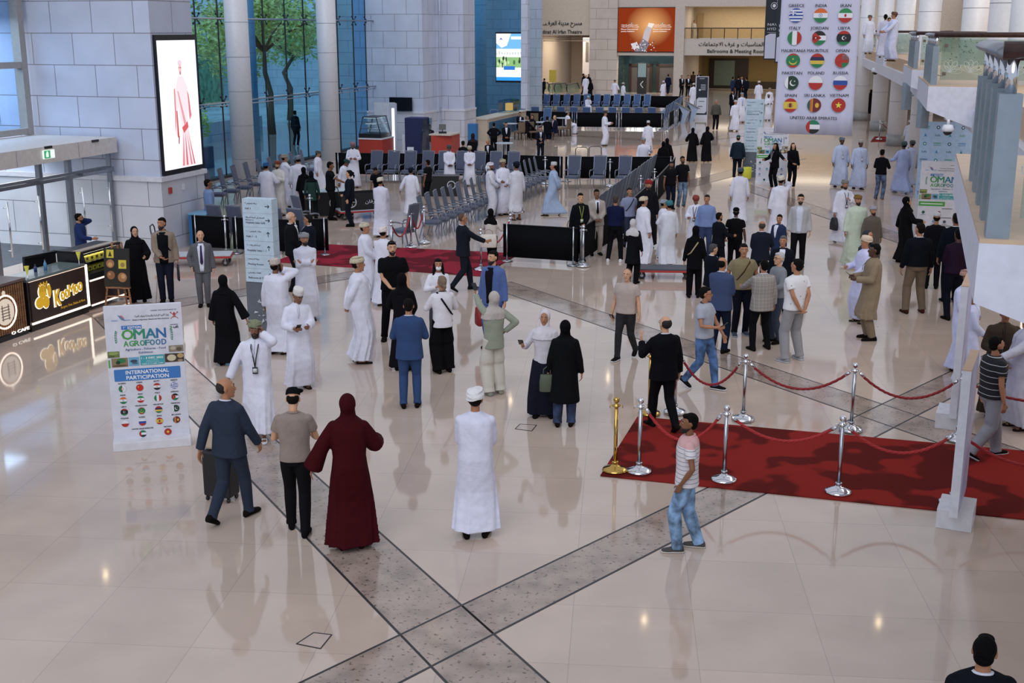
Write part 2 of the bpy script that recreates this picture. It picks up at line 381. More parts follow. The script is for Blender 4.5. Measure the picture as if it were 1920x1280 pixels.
o = mb.build('door_closer', mat('door_steel', '8E939B', .3, .8), fix=True); tag(o, 'steel door closers on the beam above the glass doors', 'door closer')
mb = MB(); wbox(mb, -40, -30, 27.6, 29.6, 0, TOP); struct(mb, 'wall_outside', STONE_BASE, uvw=True, fix=True)
# long glass wall
GL = glass_mat('blue_curtain_glass', '86C4EA', .05)
glt = [29.7, 31.5, 33.3, 35.1, 36.9, 38.7, 40.0, 41.31, 42.96, 44.76, 46.57, 48.5, 50.26, 52.0, 53.73, 55.53, 57.0]
w3 = empty('window_3'); w3['kind'] = 'structure'; w3['label'] = 'tall blue tinted glass curtain wall'
for a, b in zip(glt[:-1], glt[1:]):
    mb = MB()
    for z0, z1 in ((0, 2.95), (2.97, 6.08), (6.1, TOP)): mb.quad(st(-25, a+.03, z0), st(-25, b-.03, z0), st(-25, b-.03, z1), st(-25, a+.03, z1))
    mb.build('pane', GL, w3)
for t in glt:
    mb = MB(); mb.bar(st(-24.98, t, 0), st(-24.98, t, TOP), .045, .045); mb.build('mullion', DARKFR, w3)
    mb = MB()
    for z in (2.96, 6.09):
        for a, b in ((-.28, -.18), (.28, -.18), (-.28, .18), (.28, .18)):
            mb.bar(st(-24.9, t, z), st(-24.92, t+a*.75, z+b), .03, .03); mb.ell(st(-24.92, t+a*.75, z+b), (.045, .045, .045), None, 8, 6)
    mb.build('spider_fitting', DARKFR, w3)
mb = MB(); mb.tube([st(-24.55, 29.7, 6.09), st(-24.55, 57, 6.09)], .035, 8); mb.tube([st(-24.5, 29.7, 2.96), st(-24.5, 57, 2.96)], .03, 8)
for c0, c1 in ((41.27, 50.14), (50.14, 57), (33, 41.27)):
    pts = [st(-24.55+.35*math.sin(PI*i/12), c0+(c1-c0)*i/12, 2.86) for i in range(13)]; mb.tube(pts, .022, 6)
mb.build('wind_rod', STEEL, w3, smooth=True)
mb = MB(); wbox(mb, -25.15, -24.85, 29.7, 57, 0, .1); mb.build('sill', DARKFR, w3, fix=True)
# indoor round columns
def column(name, c, r, z1, seams, plinth=0, m=COLM, label=None):
    mb = MB(); mb.tube([(c[0], c[1], 0), (c[0], c[1], z1)], r, 40); o = mb.build(name, m, smooth=True); tag(o, label, 'column')
    mb = MB()
    for z in seams: mb.lathe([(r+.002, z-.008), (r+.004, z-.008), (r+.004, z+.008), (r+.002, z+.008)], (c[0], c[1], 0), 40)
    if seams: mb.build('seam', SEAM, o, smooth=True)
    if plinth:
        mb = MB(); mb.lathe([(r, 0), (r+.03, 0), (r+.03, plinth), (r, plinth)], (c[0], c[1], 0), 40); mb.build('plinth', mat('grey_plinth', '8D9092', .4), o, smooth=True)
    return o
sm_ = [.95+1.25*i for i in range(7)]
c = st(-23.3, 41.4); column('column', (c.x, c.y), .43, TOP, sm_, label='white round column in front of the glass wall, nearer the tall screen')
c = st(-23.9, 50.3); column('column', (c.x, c.y), .43, TOP, sm_, label='white round column in front of the glass wall, nearer the stone blocks')
# stone blocks beyond the glass
def block(i, s0, s1, t0, t1, m=STONE):
    wall('wall_block_%d' % i, s0, s1, t0, t1, 1.75, TOP, m); wall('wall_block_base_%d' % i, s0-.0, s1+.03, t0-.03, t1+.03, 0, 1.65, STONE_BASE)
    mb = MB(); wbox(mb, s0, s1+.06, t0-.06, t1+.06, 1.65, 1.75); struct(mb, 'trim_%d' % (12+i), PLASTER_W, fix=True)
block(1, -25.6, -21.99, 57, 58.9); block(2, -21.95, -20.72, 59.4, 61.2); 
wall('wall_block_3', -25, -21.9, 58.9, 59.2, 0, TOP, STONE)
# blue daylit bay with the second screen
c = st(-25.9, 77.5); column('column', (c.x, c.y), .45, TOP+2, sm_, label='round column at the blue tinted bay behind the stone blocks', m=mat('column_blue', 'C4CCD2', .4))
wall('wall_bay', -29, -22.45, 80, 80.4, 0, TOP+3, STONE_BLUE)
mb = MB(); mb.quad(st(-27.6, 76, .1), st(-22.5, 76, .1), st(-22.5, 76, TOP+2), st(-27.6, 76, TOP+2)); w4 = struct(mb, 'window_4', glass_mat('bay_glass', '8CC0DE', .04))
wall('wall_pier', -22.52, -22.1, 75.6, 76.1, 0, TOP+3, STONE)
# far end of the hall
FT = 111
wall('wall_far_theatre', -31.8, -26.5, FT, FT+.5, 5.16, 13, BEIGE)
wall('wall_far_pier', -26.5, -23.95, FT-.3, FT+9, 0, 13, STONE_FAR)
wall('wall_far_screen', -23.95, -18.1, FT, FT+.5, 3.4, 13, mat('plaster_far', 'C0B5AC', .7))
wall('wall_far_post', -18.75, -17.9, FT-.3, FT+9, 0, 7.7, mat('plaster_far', 'C0B5AC', .7))
wall('wall_far_band', -18.1, -2, FT, FT+.6, 3.44, 4.9, mat('plaster_band', 'BFB6AE', .7))
wall('wall_far_top', -18.1, -2, FT, FT+.6, 7.65, 13, mat('plaster_far', 'C0B5AC', .7))
wall('wall_far_mezzanine', -18.1, -2, FT+5, FT+5.3, 4.9, 8, mat('mezz_wall', 'B5A283', .7))
wall('floor_mezzanine', -18.1, -2, FT+.6, FT+5, 4.6, 4.75, PLASTER)
wall('ceiling_mezzanine', -18.1, -2, FT+.6, FT+5, 7.66, 7.8, PLASTER)
wall('ceiling_lobby', -18, -2, FT+.6, FT+14, 3.44, 3.6, mat('lobby_wall', '8A764A', .7))
wall('wall_lobby_side', -18.2, -18, FT+.6, FT+13, 0, 3.5, mat('lobby_wall', '8A764A', .7)); wall('wall_elevator_side', -24.1, -23.95, FT+.5, FT+3, 0, 3.4, mat('mirror_green', '6C8480', .15, .85))
wall('wall_lobby_back', -18, -2, FT+13, FT+13.4, .6, 3.5, mat('lobby_wall', '8A764A', .7))
wall('baseboard_lobby', -18, -2, FT+12.9, FT+13.3, 0, .7, mat('lobby_base', '3A2F22', .5))
wall('wall_theatre_back', -33, -26.5, FT+14, FT+14.3, 0, 6, BEIGE)
wall('wall_theatre_side', -32.4, -31.8, FT-12, FT+14, 0, 13, BEIGE)
wall('floor_far', -40, 0, 121.9, 130, -.3, 0, PLASTER)
wall('ceiling_theatre', -31.8, -26.5, FT+.6, FT+14, 5.2, 5.3, PLASTER_W)
mb = MB(); 
for z in (4.95, 4.78, 4.6): mb.prism([st(-31.7, FT+1+(4.95-z)*5, z), st(-26.6, FT+1+(4.95-z)*5, z), st(-26.6, FT+1.3+(4.95-z)*5, z), st(-31.7, FT+1.3+(4.95-z)*5, z)], (0, 0, .06))
struct(mb, 'trim_20', mat('ceiling_strip', '8C8278', .5), fix=True)
# theatre interior: white wall with slits, orange panels
wall('wall_theatre_white', -28.9, -26.6, FT+7, FT+7.3, .3, 4.9, PLASTER_W)
mb = MB()
for s_ in (-28.6, -27.9, -27.3): wbox(mb, s_, s_+.3, FT+6.97, FT+7, 2.6, 4.5)
struct(mb, 'window_5', mat('slit_dark', '6E6C66', .5), fix=True)
mb = MB(); wbox(mb, -30.4, -29.3, FT+12.95, FT+14, 2.4, 4.6); wbox(mb, -30.2, -29.0, FT+12.95, FT+14, 0, 1.7); struct(mb, 'wall_theatre_orange', mat('orange_wood', 'B4763A', .5), fix=True)
# elevator lobby
wall('wall_elevator_back', -23.95, -18.75, FT+3.0, FT+3.3, 2.5, 3.45, mat('mirror_dark', '5A7074', .12, .9))
wall('wall_elevator_face', -23.95, -18.75, FT+3.02, FT+3.32, 0, 2.5, mat('mirror_green', '6C8480', .15, .85))
wall('ceiling_elevator', -23.95, -18.75, FT+.5, FT+3, 3.42, 3.5, mat('mirror_green', '6C8480', .15, .85))
for i, (s0, lab) in enumerate(((-23.2, 'left'), (-20.6, 'right'))):
    r = empty('door_%d' % (4+i)); r['kind'] = 'structure'; r['label'] = 'dark elevator door on the %s of the wayfinding post' % lab
    mb = MB(); wbox(mb, s0, s0+1.7, FT+2.9, FT+3.0, 0, 2.35); mb.build('door_panel', mat('elevator_grey', '6A625E', .35, .6), r, fix=True)
    mb = MB(); wbox(mb, s0-.25, s0, FT+2.8, FT+3, 0, 2.6); wbox(mb, s0+1.7, s0+1.95, FT+2.8, FT+3, 0, 2.6); wbox(mb, s0-.25, s0+1.95, FT+2.8, FT+3, 2.35, 2.6); mb.build('door_frame', mat('walnut_dark', '2E2019', .4), r, fix=True)
# mezzanine balustrade
r = empty('trim_21'); r['kind'] = 'structure'
mb = MB(); mb.bar(st(-18, FT-.05, 5.78), st(-3, FT-.05, 5.78), .08, .08); mb.build('handrail', BLACKM, r)
mb = MB(); mb.quad(st(-18, FT-.04, 4.9), st(-3, FT-.04, 4.9), st(-3, FT-.04, 5.75), st(-18, FT-.04, 5.75)); mb.build('glass_panel', glass_mat('rail_glass', 'E4DCC8', .05), r)
for i in range(8):
    mb = MB(); mb.bar(st(-17.9+i*1.17, FT-.05, 4.9), st(-17.9+i*1.17, FT-.05, 5.75), .05, .05); mb.build('rail_post', BLACKM, r)
mb = MB(); wbox(mb, -17.6, -17.0, FT+4.9, FT+5, 4.9, 7.1); struct(mb, 'door_6', mat('mezz_door', '9C8560', .6), fix=True)
# lobby door and litter bin in the far recess
mb = MB(); wbox(mb, -17.4, -13.6, FT+12.8, FT+13, 0, 2.9); struct(mb, 'door_7', [mat('lobby_door', '2A1D14', .5)], fix=True)
mb = MB(); wbox(mb, -16.9, -14.9, FT+12.75, FT+12.8, .3, 2.7); struct(mb, 'window_6', mat('lobby_glass', '6F8078', .3), fix=True)
# right wall behind the columns, both storeys
wall('wall_right', 5.5, 6.0, 16, 112, 4.48, 9.2, mat('wall_right_cream', 'C9B9A4', .7)); wall('wall_right_lower', 5.5, 6.0, 13, 112, 0, 4.1, mat('wall_right_pale', 'B8BCBE', .6))
wall('wall_right_end', -4.5, 11, 111.5, 112, 0, 11, BEIGE)
for i, t in enumerate((84, 76, 68, 59, 50)):
    mb = MB(); wbox(mb, 5.42, 5.5, t, t+3.4, 0, 2.7); o = struct(mb, 'door_%d' % (8+i), mat('doorway_dark', '101114', .6), fix=True)
for i, t in enumerate((80, 71, 63, 54, 45, 36, 28)):
    mb = MB(); wbox(mb, 5.36, 5.5, t, t+.5, 4.48, 9.2); struct(mb, 'trim_%d' % (30+i), mat('pilaster_grey', '8D8B92', .6), fix=True)
cols = [((1613, 226), .43, 'farthest, beside the hanging banner'), ((1645, 245), .43, 'second from the hanging banner'), ((1679, 273), .45, 'third from the hanging banner'), ((1720, 313), .45, 'just left of the logo wall')]
for (px, py), r_, lab in cols:
    x, y = at(px, py); column('column', (x, y), r_, 9, [2.2, 6.4], .55, label='pale round column under the balconies, '+lab)
for t, lab in ((46.0, 'left of the two behind the glass bay'), (37.5, 'right of the two behind the glass bay'), (30.5, 'nearest above the wooden handrail')):
    x, y = st(2.6 if t > 40 else 2.9, t).xy; column('column', (x, y), .45, 9, [6.4], .55, label='pale round column of the upper floor, '+lab)
# upper floor slab: a white edge curving along the hall, with saw-tooth bays
edge = [(-1.84, 80), (-1.3, 72.99), (-.45, 63.24), (.65, 48.91), (.99, 36.89), (1.69, 30.58), (1.9, 24), (1.95, 14), (1.95, 4)]
mb = MB(); poly = [st(s, t, 3.5) for s, t in edge]+[st(11, 4, 3.5), st(11, 112, 3.5), st(-2.3, 112, 3.5)]
mb.prism(poly, (0, 0, .47)); struct(mb, 'floor_upper_edge', mat('edge_white', 'D3D5E2', .5), fix=True, label='white curved underside edge of the upper floor')
mb = MB(); poly = [st(s+.15, t, 3.97) for s, t in edge]+[st(11, 4, 3.97), st(11, 112, 3.97), st(-2.1, 112, 3.97)]
mb.prism(poly, (0, 0, .51)); struct(mb, 'floor_upper', mat('upper_floor', 'C6A888', .4), fix=True)
bays = [(-2.11, 84.19, -1.49, 77.9, 0.3, 3.96), (-.89, 68.45, -.46, 63.58, .9, 3.96), (.36, 46.47, .57, 40.43, 1.3, 3.96), (.66, 34.55, .78, 28.78, 2.0, 3.96), (.66, 12.9, .56, 7.57, 2.3, 4.12)]
BAYM = mat('bay_white', 'D0D4E4', .5); LEDGE = mat('bay_ledge', 'C8AE94', .5)
FROST = glass_mat('frosted_fin', 'B8CCCE', .08, .35, (.62, .72, .74), .1); RGLASS = glass_mat('rail_pane', 'E0EAE6', .06, .10, (.8, .85, .8))
WOOD = mat('handrail_wood', '3A2019', .28, kind='wood', ws=(3, 3, 3)); RAILM = mat('rail_metal', '8F949E', .35, .7)
DOTS = mat('print_dots', '3D5A4C', .5); FLOW = mat('print_flower', 'C5CCC6', .6)
for bi, (s0, t0, s1, t1, s2, zb) in enumerate(bays):
    mb = MB(); tb = t1-.02 if bi < 4 else t1
    top = [st(s1, t1, 4.48), st(s2, t1+.0, 4.48), st(s2, t0, 4.48), st(s0, t0, 4.48)]; 
    bot = [st(s1, t1, zb), st(s2, t1, 3.5 if bi > 2 else 3.7), st(s2, t0, 3.5), st(s0, t0, zb)]
    mb.add(bot+top, [(3, 2, 1, 0), (4, 5, 6, 7), (0, 1, 5, 4), (1, 2, 6, 5), (2, 3, 7, 6), (3, 0, 4, 7)]); 
    struct(mb, 'trim_%d' % (40+bi), BAYM, fix=True)
    mb = MB(); mb.prism([st(s1+.0, t1+.0, 4.48), st(s2, t1, 4.48), st(s2, t0, 4.48), st(s0, t0, 4.48)], (0, 0, .025)); struct(mb, 'trim_%d' % (46+bi), LEDGE, fix=True)
    words_ = ['farthest', 'second farthest', 'middle', 'second nearest', 'nearest'][bi]
    r = empty('balustrade', label='balcony balustrade with glass fins and wooden handrail, the %s bay' % words_, cat='railing', group='balcony balustrades')
    A = st(s0+.12, t0, 4.5); B_ = st(s1+.10, t1+.12, 4.5); n = 5
    for i in range(n):
        f_ = 1-i*.17; p = A.lerp(B_, f_) if bi < 4 else A.lerp(B_, 1-i*.14)
        mb = MB(); mb.box(p+Vector((0, 0, .42)), (.13, .16, .84), Matrix.Rotation(-BA, 3, 'Z')); mb.build('post', mat('post_grey', '8B98A4', .4, .4), r)
        mb = MB(); mb.tube([p+Vector((0, 0, .84)), p+Vector((0, 0, 1.04))], .035, 10); mb.build('spigot', CHROME, r, smooth=True)
        if i < n-1:
            q = A.lerp(B_, 1-(i+1)*(.17 if bi < 4 else .14)); d = (q-p).normalized(); mb = MB(); mb.prism([p+d*.1+Vector((0, 0, .1)), q-d*.1+Vector((0, 0, .1)), q-d*.1+Vector((0, 0, .83)), p+d*.1+Vector((0, 0, .83))], WX*.015); mb.build('glass_fin', FROST, r, fix=True)
    e0 = A.lerp(B_, 1-(n-.6)*(.17 if bi < 4 else .14)); 
    mb = MB(); mb.tube([e0+Vector((0, 0, 1.07)), B_+Vector((0, 0, 1.07))], (.10, .045), 16, ref=WX); mb.build('metal_rail', RAILM, r, smooth=True)
    right = [1.6, 3.0, 3.2, 5.0, 3.2][bi]; E_ = B_+WX*right
    mb = MB(); mb.tube([B_+WX*(-.06)+Vector((0, 0, 1.08)), E_+Vector((0, 0, 1.08))], (.055, .055), 16, ref=(0, 0, 1)); mb.build('handrail', WOOD, r, smooth=True)
    # printed glass panel under the wooden rail
    mb = MB(); g0 = B_+WX*.12; g1 = E_; mb.prism([g0+Vector((0, 0, .12)), g1+Vector((0, 0, .12)), g1+Vector((0, 0, .98)), g0+Vector((0, 0, .98))], LX*.012); gp = mb.build('glass_panel', RGLASS, r, fix=True)
    mb = MB(); rr = random.Random(bi+3); wd = (g1-g0).length
    for i in range(int(26*wd)):
        p = g0+WX*rr.uniform(.05, wd-.05)+Vector((0, 0, rr.uniform(.35, .95)))-LX*.004; q = rr.uniform(.008, .02); a = rr.uniform(0, PI)
        mb.poly([p+WX*q*math.cos(a+k_*PI/2)*(1.4 if k_ % 2 else .8)+Vector((0, 0, q*math.sin(a+k_*PI/2)*(1.4 if k_ % 2 else .8))) for k_ in range(4)])
    mb.build('printed_dots', DOTS, gp)['kind'] = 'stuff'
    mb = MB()
    for i in range(int(2.4*wd)+1):
        c_ = g0+WX*(.2+i*.42)+Vector((0, 0, .3))-LX*.006
        for a in range(6):
            al = PI*a/6; ce = c_+WX*.12*math.cos(al)+Vector((0, 0, .12*math.sin(al)))
            mb.tube([ce+WX*.13*math.cos(u_)*math.cos(al)-WX*.05*math.sin(u_)*math.sin(al)+Vector((0, 0, .13*math.cos(u_)*math.sin(al)+.05*math.sin(u_)*math.cos(al))) for u_ in [2*PI*q/12 for q in range(12)]], .006, 4, closed=True)
    mb.build('printed_flower', FLOW, gp)
    for z_ in (.25, .85): mb = MB(); mb.box(B_+WX*.2+Vector((0, 0, z_))-LX*.02, (.08, .04, .07), Matrix.Rotation(-BA, 3, 'Z')); mb.build('clamp', mat('clamp_brown', '6E6058', .4, .5), r)
# far end inner railing seen beyond the near bay
r = empty('balustrade', label='wooden handrail of the upper floor running behind the nearest bay', cat='railing')
mb = MB(); a_ = st(1.75, 14.2, 5.57); mb.tube([a_, a_+WX*2.6], (.07, .055), 14, ref=(0, 0, 1)); mb.build('handrail', WOOD, r, smooth=True)
mb = MB(); mb.prism([a_-Vector((0, 0, .1)), a_+WX*2.6-Vector((0, 0, .1)), a_+WX*2.6-Vector((0, 0, .95)), a_-Vector((0, 0, .95))], LX*.012); mb.build('glass_panel', RGLASS, r, fix=True)
mb = MB(); mb.box(a_+Vector((.05, 0, -.55)), (.1, .1, 1.08)); mb.build('post', mat('post_grey', '8B98A4', .4, .4), r)

# ------------------------------------------------------------ area fill lights for the darker parts, no fixtures built
def area_fill(name, c, sx, sy, power, col=(1, .86, .66), z=None, label=None, rot=None):
    l = bpy.data.lights.new(name, 'AREA'); l.shape = 'RECTANGLE'; l.size = sx; l.size_y = sy; l.energy = power; l.color = col
    o = bpy.data.objects.new(name, l); COL.objects.link(o); o.location = c; o.rotation_euler = rot or (0, 0, -BA)
    return o
area_fill('canopy_wash', st(-20.6, 22, 2.55), 1.6, 9, 110, (1, .98, .95)); area_fill('porch_wash', st(-25, 23, 6), 5, 8, 700, (.95, .97, 1)); area_fill('lobby_fill', st(-10, FT+7, 3.4), 12, 6, 300); area_fill('theatre_fill', st(-29, FT+5, 5.1), 4, 5, 280); area_fill('elevator_fill', st(-21.3, FT+1.6, 3.38), 4, 1.6, 160, (1, .95, .85)); area_fill('mezzanine_fill', st(-10, FT+2.6, 7.6), 14, 2, 300)  # added: washes brighten the doors and outside, fills brighten the far recesses
for t in (20, 32, 44, 56, 68, 80): area_fill('balcony_fill', st(3.9, t, 3.45), 1.6, 8, 95, (1, .93, .84))  # added fills that brighten the columns the slab keeps dim
for t in (26, 46, 66): area_fill('upper_fill', st(4.2, t, 9.0), 1.6, 14, 160, (1, .9, .76))  # area fills over the upper floor
# ------------------------------------------------------------ outside the glass: plaza, trees, a planter wall, palms
def tree(loc, h, r, seed, label, n=1500, leafc='7FA040', crown=(1, 1, .8), trunk=True, leaf=.16):
    rr_ = random.Random(seed); o = empty('tree', loc, 0, label, 'tree', None)
    if trunk:
        mb = MB(); tp = [Vector((rr_.uniform(-.1, .1)*i, rr_.uniform(-.1, .1)*i, h*.5*i/4)) for i in range(5)]; mb.tube(tp, [.22, .18, .15, .13, .10], 8)
        for i in range(7): a = rr_.uniform(0, 6.28); e = Vector((math.cos(a)*r*.7, math.sin(a)*r*.7, h*.5+rr_.uniform(.1, .5)*h*.6)); mb.tube([tp[-1], tp[-1].lerp(e, .5)+Vector((0, 0, .2)), e], [.09, .06, .03], 6)
        mb.build('trunk', mat('bark', '6A5642', .9), o, smooth=True)
    mb = MB(); bl = [(Vector((rr_.gauss(0, .45)*r*crown[0], rr_.gauss(0, .45)*r*crown[1], h*.68+rr_.gauss(0, .36)*r*crown[2])), rr_.uniform(.3, .55)*r) for _ in range(14)]
    for i in range(n):
        c_, q = bl[i % 14]; d = Vector((rr_.gauss(0, 1), rr_.gauss(0, 1), rr_.gauss(0, 1))).normalized(); p = c_+d*q*rr_.uniform(.7, 1.05); a = Vector((rr_.gauss(0, 1), rr_.gauss(0, 1), rr_.gauss(0, .5))).normalized(); b = a.cross(d).normalized(); s_ = rr_.uniform(.6, 1.3)*leaf
        mb.poly([p-a*s_, p+b*s_*.45, p+a*s_, p-b*s_*.45])
    mb.build('foliage', mat('leaf_'+leafc, leafc, .6, kind='leaf'), o)
for i, (s, t, h, r, n, c_, lab) in enumerate(((-33, 48, 9.5, 3.3, 8000, 'DDEB80', 'tall leafy tree outside the glass wall nearest the stone block'), (-33, 62, 9, 3.2, 8000, 'E0EE84', 'leafy tree outside the glass between the two white columns'), (-42, 58, 8, 3.0, 3000, '9CC478', 'darker tree standing farther out beyond the glass wall'),
      (-37, 72, 8, 3.0, 3000, 'A6CC7C', 'tree outside behind the farther white column'), (-29.5, 46.5, 2.8, 1.3, 1500, 'D0E070', 'low bright shrub outside by the planter wall'), (-34, 80, 7, 2.6, 2000, '9CC478', 'distant tree beyond the plaza'))):
    p = st(s, t); tree(p, h, r, i+2, lab, n, c_, trunk=i != 4, leaf=.15 if i != 4 else .12)
wall('wall_planter', -34, -33.6, 44, 62, -.01, 1.0, STONE_BASE); wall('wall_terrace', -27.6, -27.3, 33, 46, 0, .9, mat('planter_dark', '46586A', .6))
wall('wall_outside_far', -62, -26, 88, 88.5, 0, 7, STONE_BLUE); wall('wall_outside_wing', -29.5, -27.2, 62, 66, 0, TOP+2, STONE_BLUE)
c = st(-27.2, 48.9); column('column', (c.x, c.y), .5, TOP+2, sm_, m=mat('column_blue', 'C4CCD2', .4), label='round outdoor column seen through the glass wall')
wall('wall_hedge', -52, -51, 40, 88, 0, 4.5, mat('far_hedge', '7FA07A', .8, kind='leaf'))

# slim ceiling beams with small warm downlights, above the picture
for j, grp in enumerate((((198, 1076), (1208, 1160), (1647, 1165)), ((957, 750), (1140, 706), (1624, 800)), ((600, 1010), (815, 1190)))):
    P0 = [Vector(at(*q)).to_3d() for q in grp]; P0 = [Vector((p.x*(1+11.8/CAM_H), p.y*(1+11.8/CAM_H), 11.8)) for p in P0]
    for i, p in enumerate(P0):
        o = empty('ceiling_light', p, 0, 'small warm downlight on the ceiling beam, %s of the %s beam' % (('first', 'second', 'third')[i], ('nearest', 'middle', 'side')[j]), 'ceiling light'); mb = MB(); mb.ell((0, 0, .03), (.07, .07, .07), None, 12, 8); mb.build('lamp', emit_mat('downlight', 'FFE2B0', 26), o); mb = MB(); mb.lathe([(.09, .05), (.09, .3), (0, .3)], n=14); mb.build('housing', mat('lamp_white', 'D0D0D0', .5), o)
    mb = MB(); mb.bar(P0[0]-(P0[-1]-P0[0])*.3+Vector((0, 0, .36)), P0[-1]+(P0[-1]-P0[0])*.3+Vector((0, 0, .36)), .1, .1); struct(mb, 'trim_%d' % (60+j), mat('beam_white', 'D0D0D0', .5))
# ------------------------------------------------------------ lettering and flags
_AR = dict(zip('ءآأؤإئابةتثجحخدذرزسشصضطظعغ', [0xFE80, 0xFE81, 0xFE83, 0xFE85, 0xFE87, 0xFE89, 0xFE8D, 0xFE8F, 0xFE93, 0xFE95, 0xFE99, 0xFE9D, 0xFEA1, 0xFEA5, 0xFEA9, 0xFEAB, 0xFEAD, 0xFEAF, 0xFEB1, 0xFEB5, 0xFEB9, 0xFEBD, 0xFEC1, 0xFEC5, 0xFEC9, 0xFECD]))
_AR.update(dict(zip('فقكلمنهوىي', [0xFED1, 0xFED5, 0xFED9, 0xFEDD, 0xFEE1, 0xFEE5, 0xFEE9, 0xFEED, 0xFEEF, 0xFEF1])))
_NOJ = set('ءآأؤإابةدذرزوى') - set('ب')
def arabic(t):
    out = []; i = 0; prev = False
    while i < len(t):
        ch = t[i]
        if ch not in _AR: out.append(ch); prev = False; i += 1; continue
        if ch == 'ل' and i+1 < len(t) and t[i+1] in 'اأإآ':
            b = {'آ': 0xFEF5, 'أ': 0xFEF7, 'إ': 0xFEF9, 'ا': 0xFEFB}[t[i+1]]; out.append(chr(b+(1 if prev else 0))); prev = False; i += 2; continue
        nxt = i+1 < len(t) and t[i+1] in _AR and t[i+1] != 'ء'; two = ch in _NOJ
        c = _AR[ch]
        if two: out.append(chr(c+(1 if prev else 0))); prev = False
        else: out.append(chr(c+(3 if prev and nxt else 1 if prev else 2 if nxt else 0))); prev = nxt
        i += 1
    return ''.join(reversed(out))
_tc = {}
def text_shape(t, bold=.0):
    bold = 0
    if (t, bold) in _tc: return _tc[(t, bold)]
    cu = bpy.data.curves.new('lettering', 'FONT'); cu.body = t; cu.size = 1; cu.offset = bold; cu.resolution_u = 2; cu.fill_mode = 'FRONT'
    o = bpy.data.objects.new('lettering', cu); COL.objects.link(o); dg = bpy.context.evaluated_depsgraph_get(); me = bpy.data.meshes.new_from_object(o.evaluated_get(dg))
    vs = [tuple(v.co) for v in me.vertices]; fs = [tuple(p.vertices) for p in me.polygons]
    bpy.data.objects.remove(o); bpy.data.curves.remove(cu); bpy.data.meshes.remove(me)
    a = np.array(vs) if vs else np.zeros((1, 3)); r = (a, fs, a[:, 0].min(), a[:, 0].max()); _tc[(t, bold)] = r; return r
def write(mb, t, pos, ux, uy, cap, width=None, align='c', mi=0, bold=.012, off=0, thick=0):
    """lettering with capitals cap metres high; pos is the middle (c), left (l) or right (r) end of its base line"""
    a, fs, x0, x1 = text_shape(t, bold); k = cap/.70; kx = k
    if width: kx = width/max(1e-6, x1-x0)
    o = {'c': (x0+x1)/2, 'l': x0, 'r': x1}[align]; n = ux.cross(uy)
    vs = [pos+ux*((v[0]-o)*kx)+uy*(v[1]*k)+n*off for v in a]; mb.add(vs, fs, mi)
    for sx_, sy_ in (((-1, -1), (1, -1), (1, 1), (-1, 1)) if bold > .015 else ((-1, 0), (1, 0)) if bold else ()): mb.add([v+ux*(sx_*bold*k)+uy*(sy_*bold*k*.7)-n*.0002*(sx_+2) for v in vs], fs, mi)   # heavier strokes
    if thick:
        ed = {}
        for f in fs:
            for i in range(len(f)):
                e = (f[i], f[(i+1) % len(f)]); ed[e] = 1
        side = [e for e in ed if (e[1], e[0]) not in ed]; vb = [v-n*thick for v in vs]; m = len(vs)
        mb.add(vs+vb, [(e[1], e[0], e[0]+m, e[1]+m) for e in side], mi)
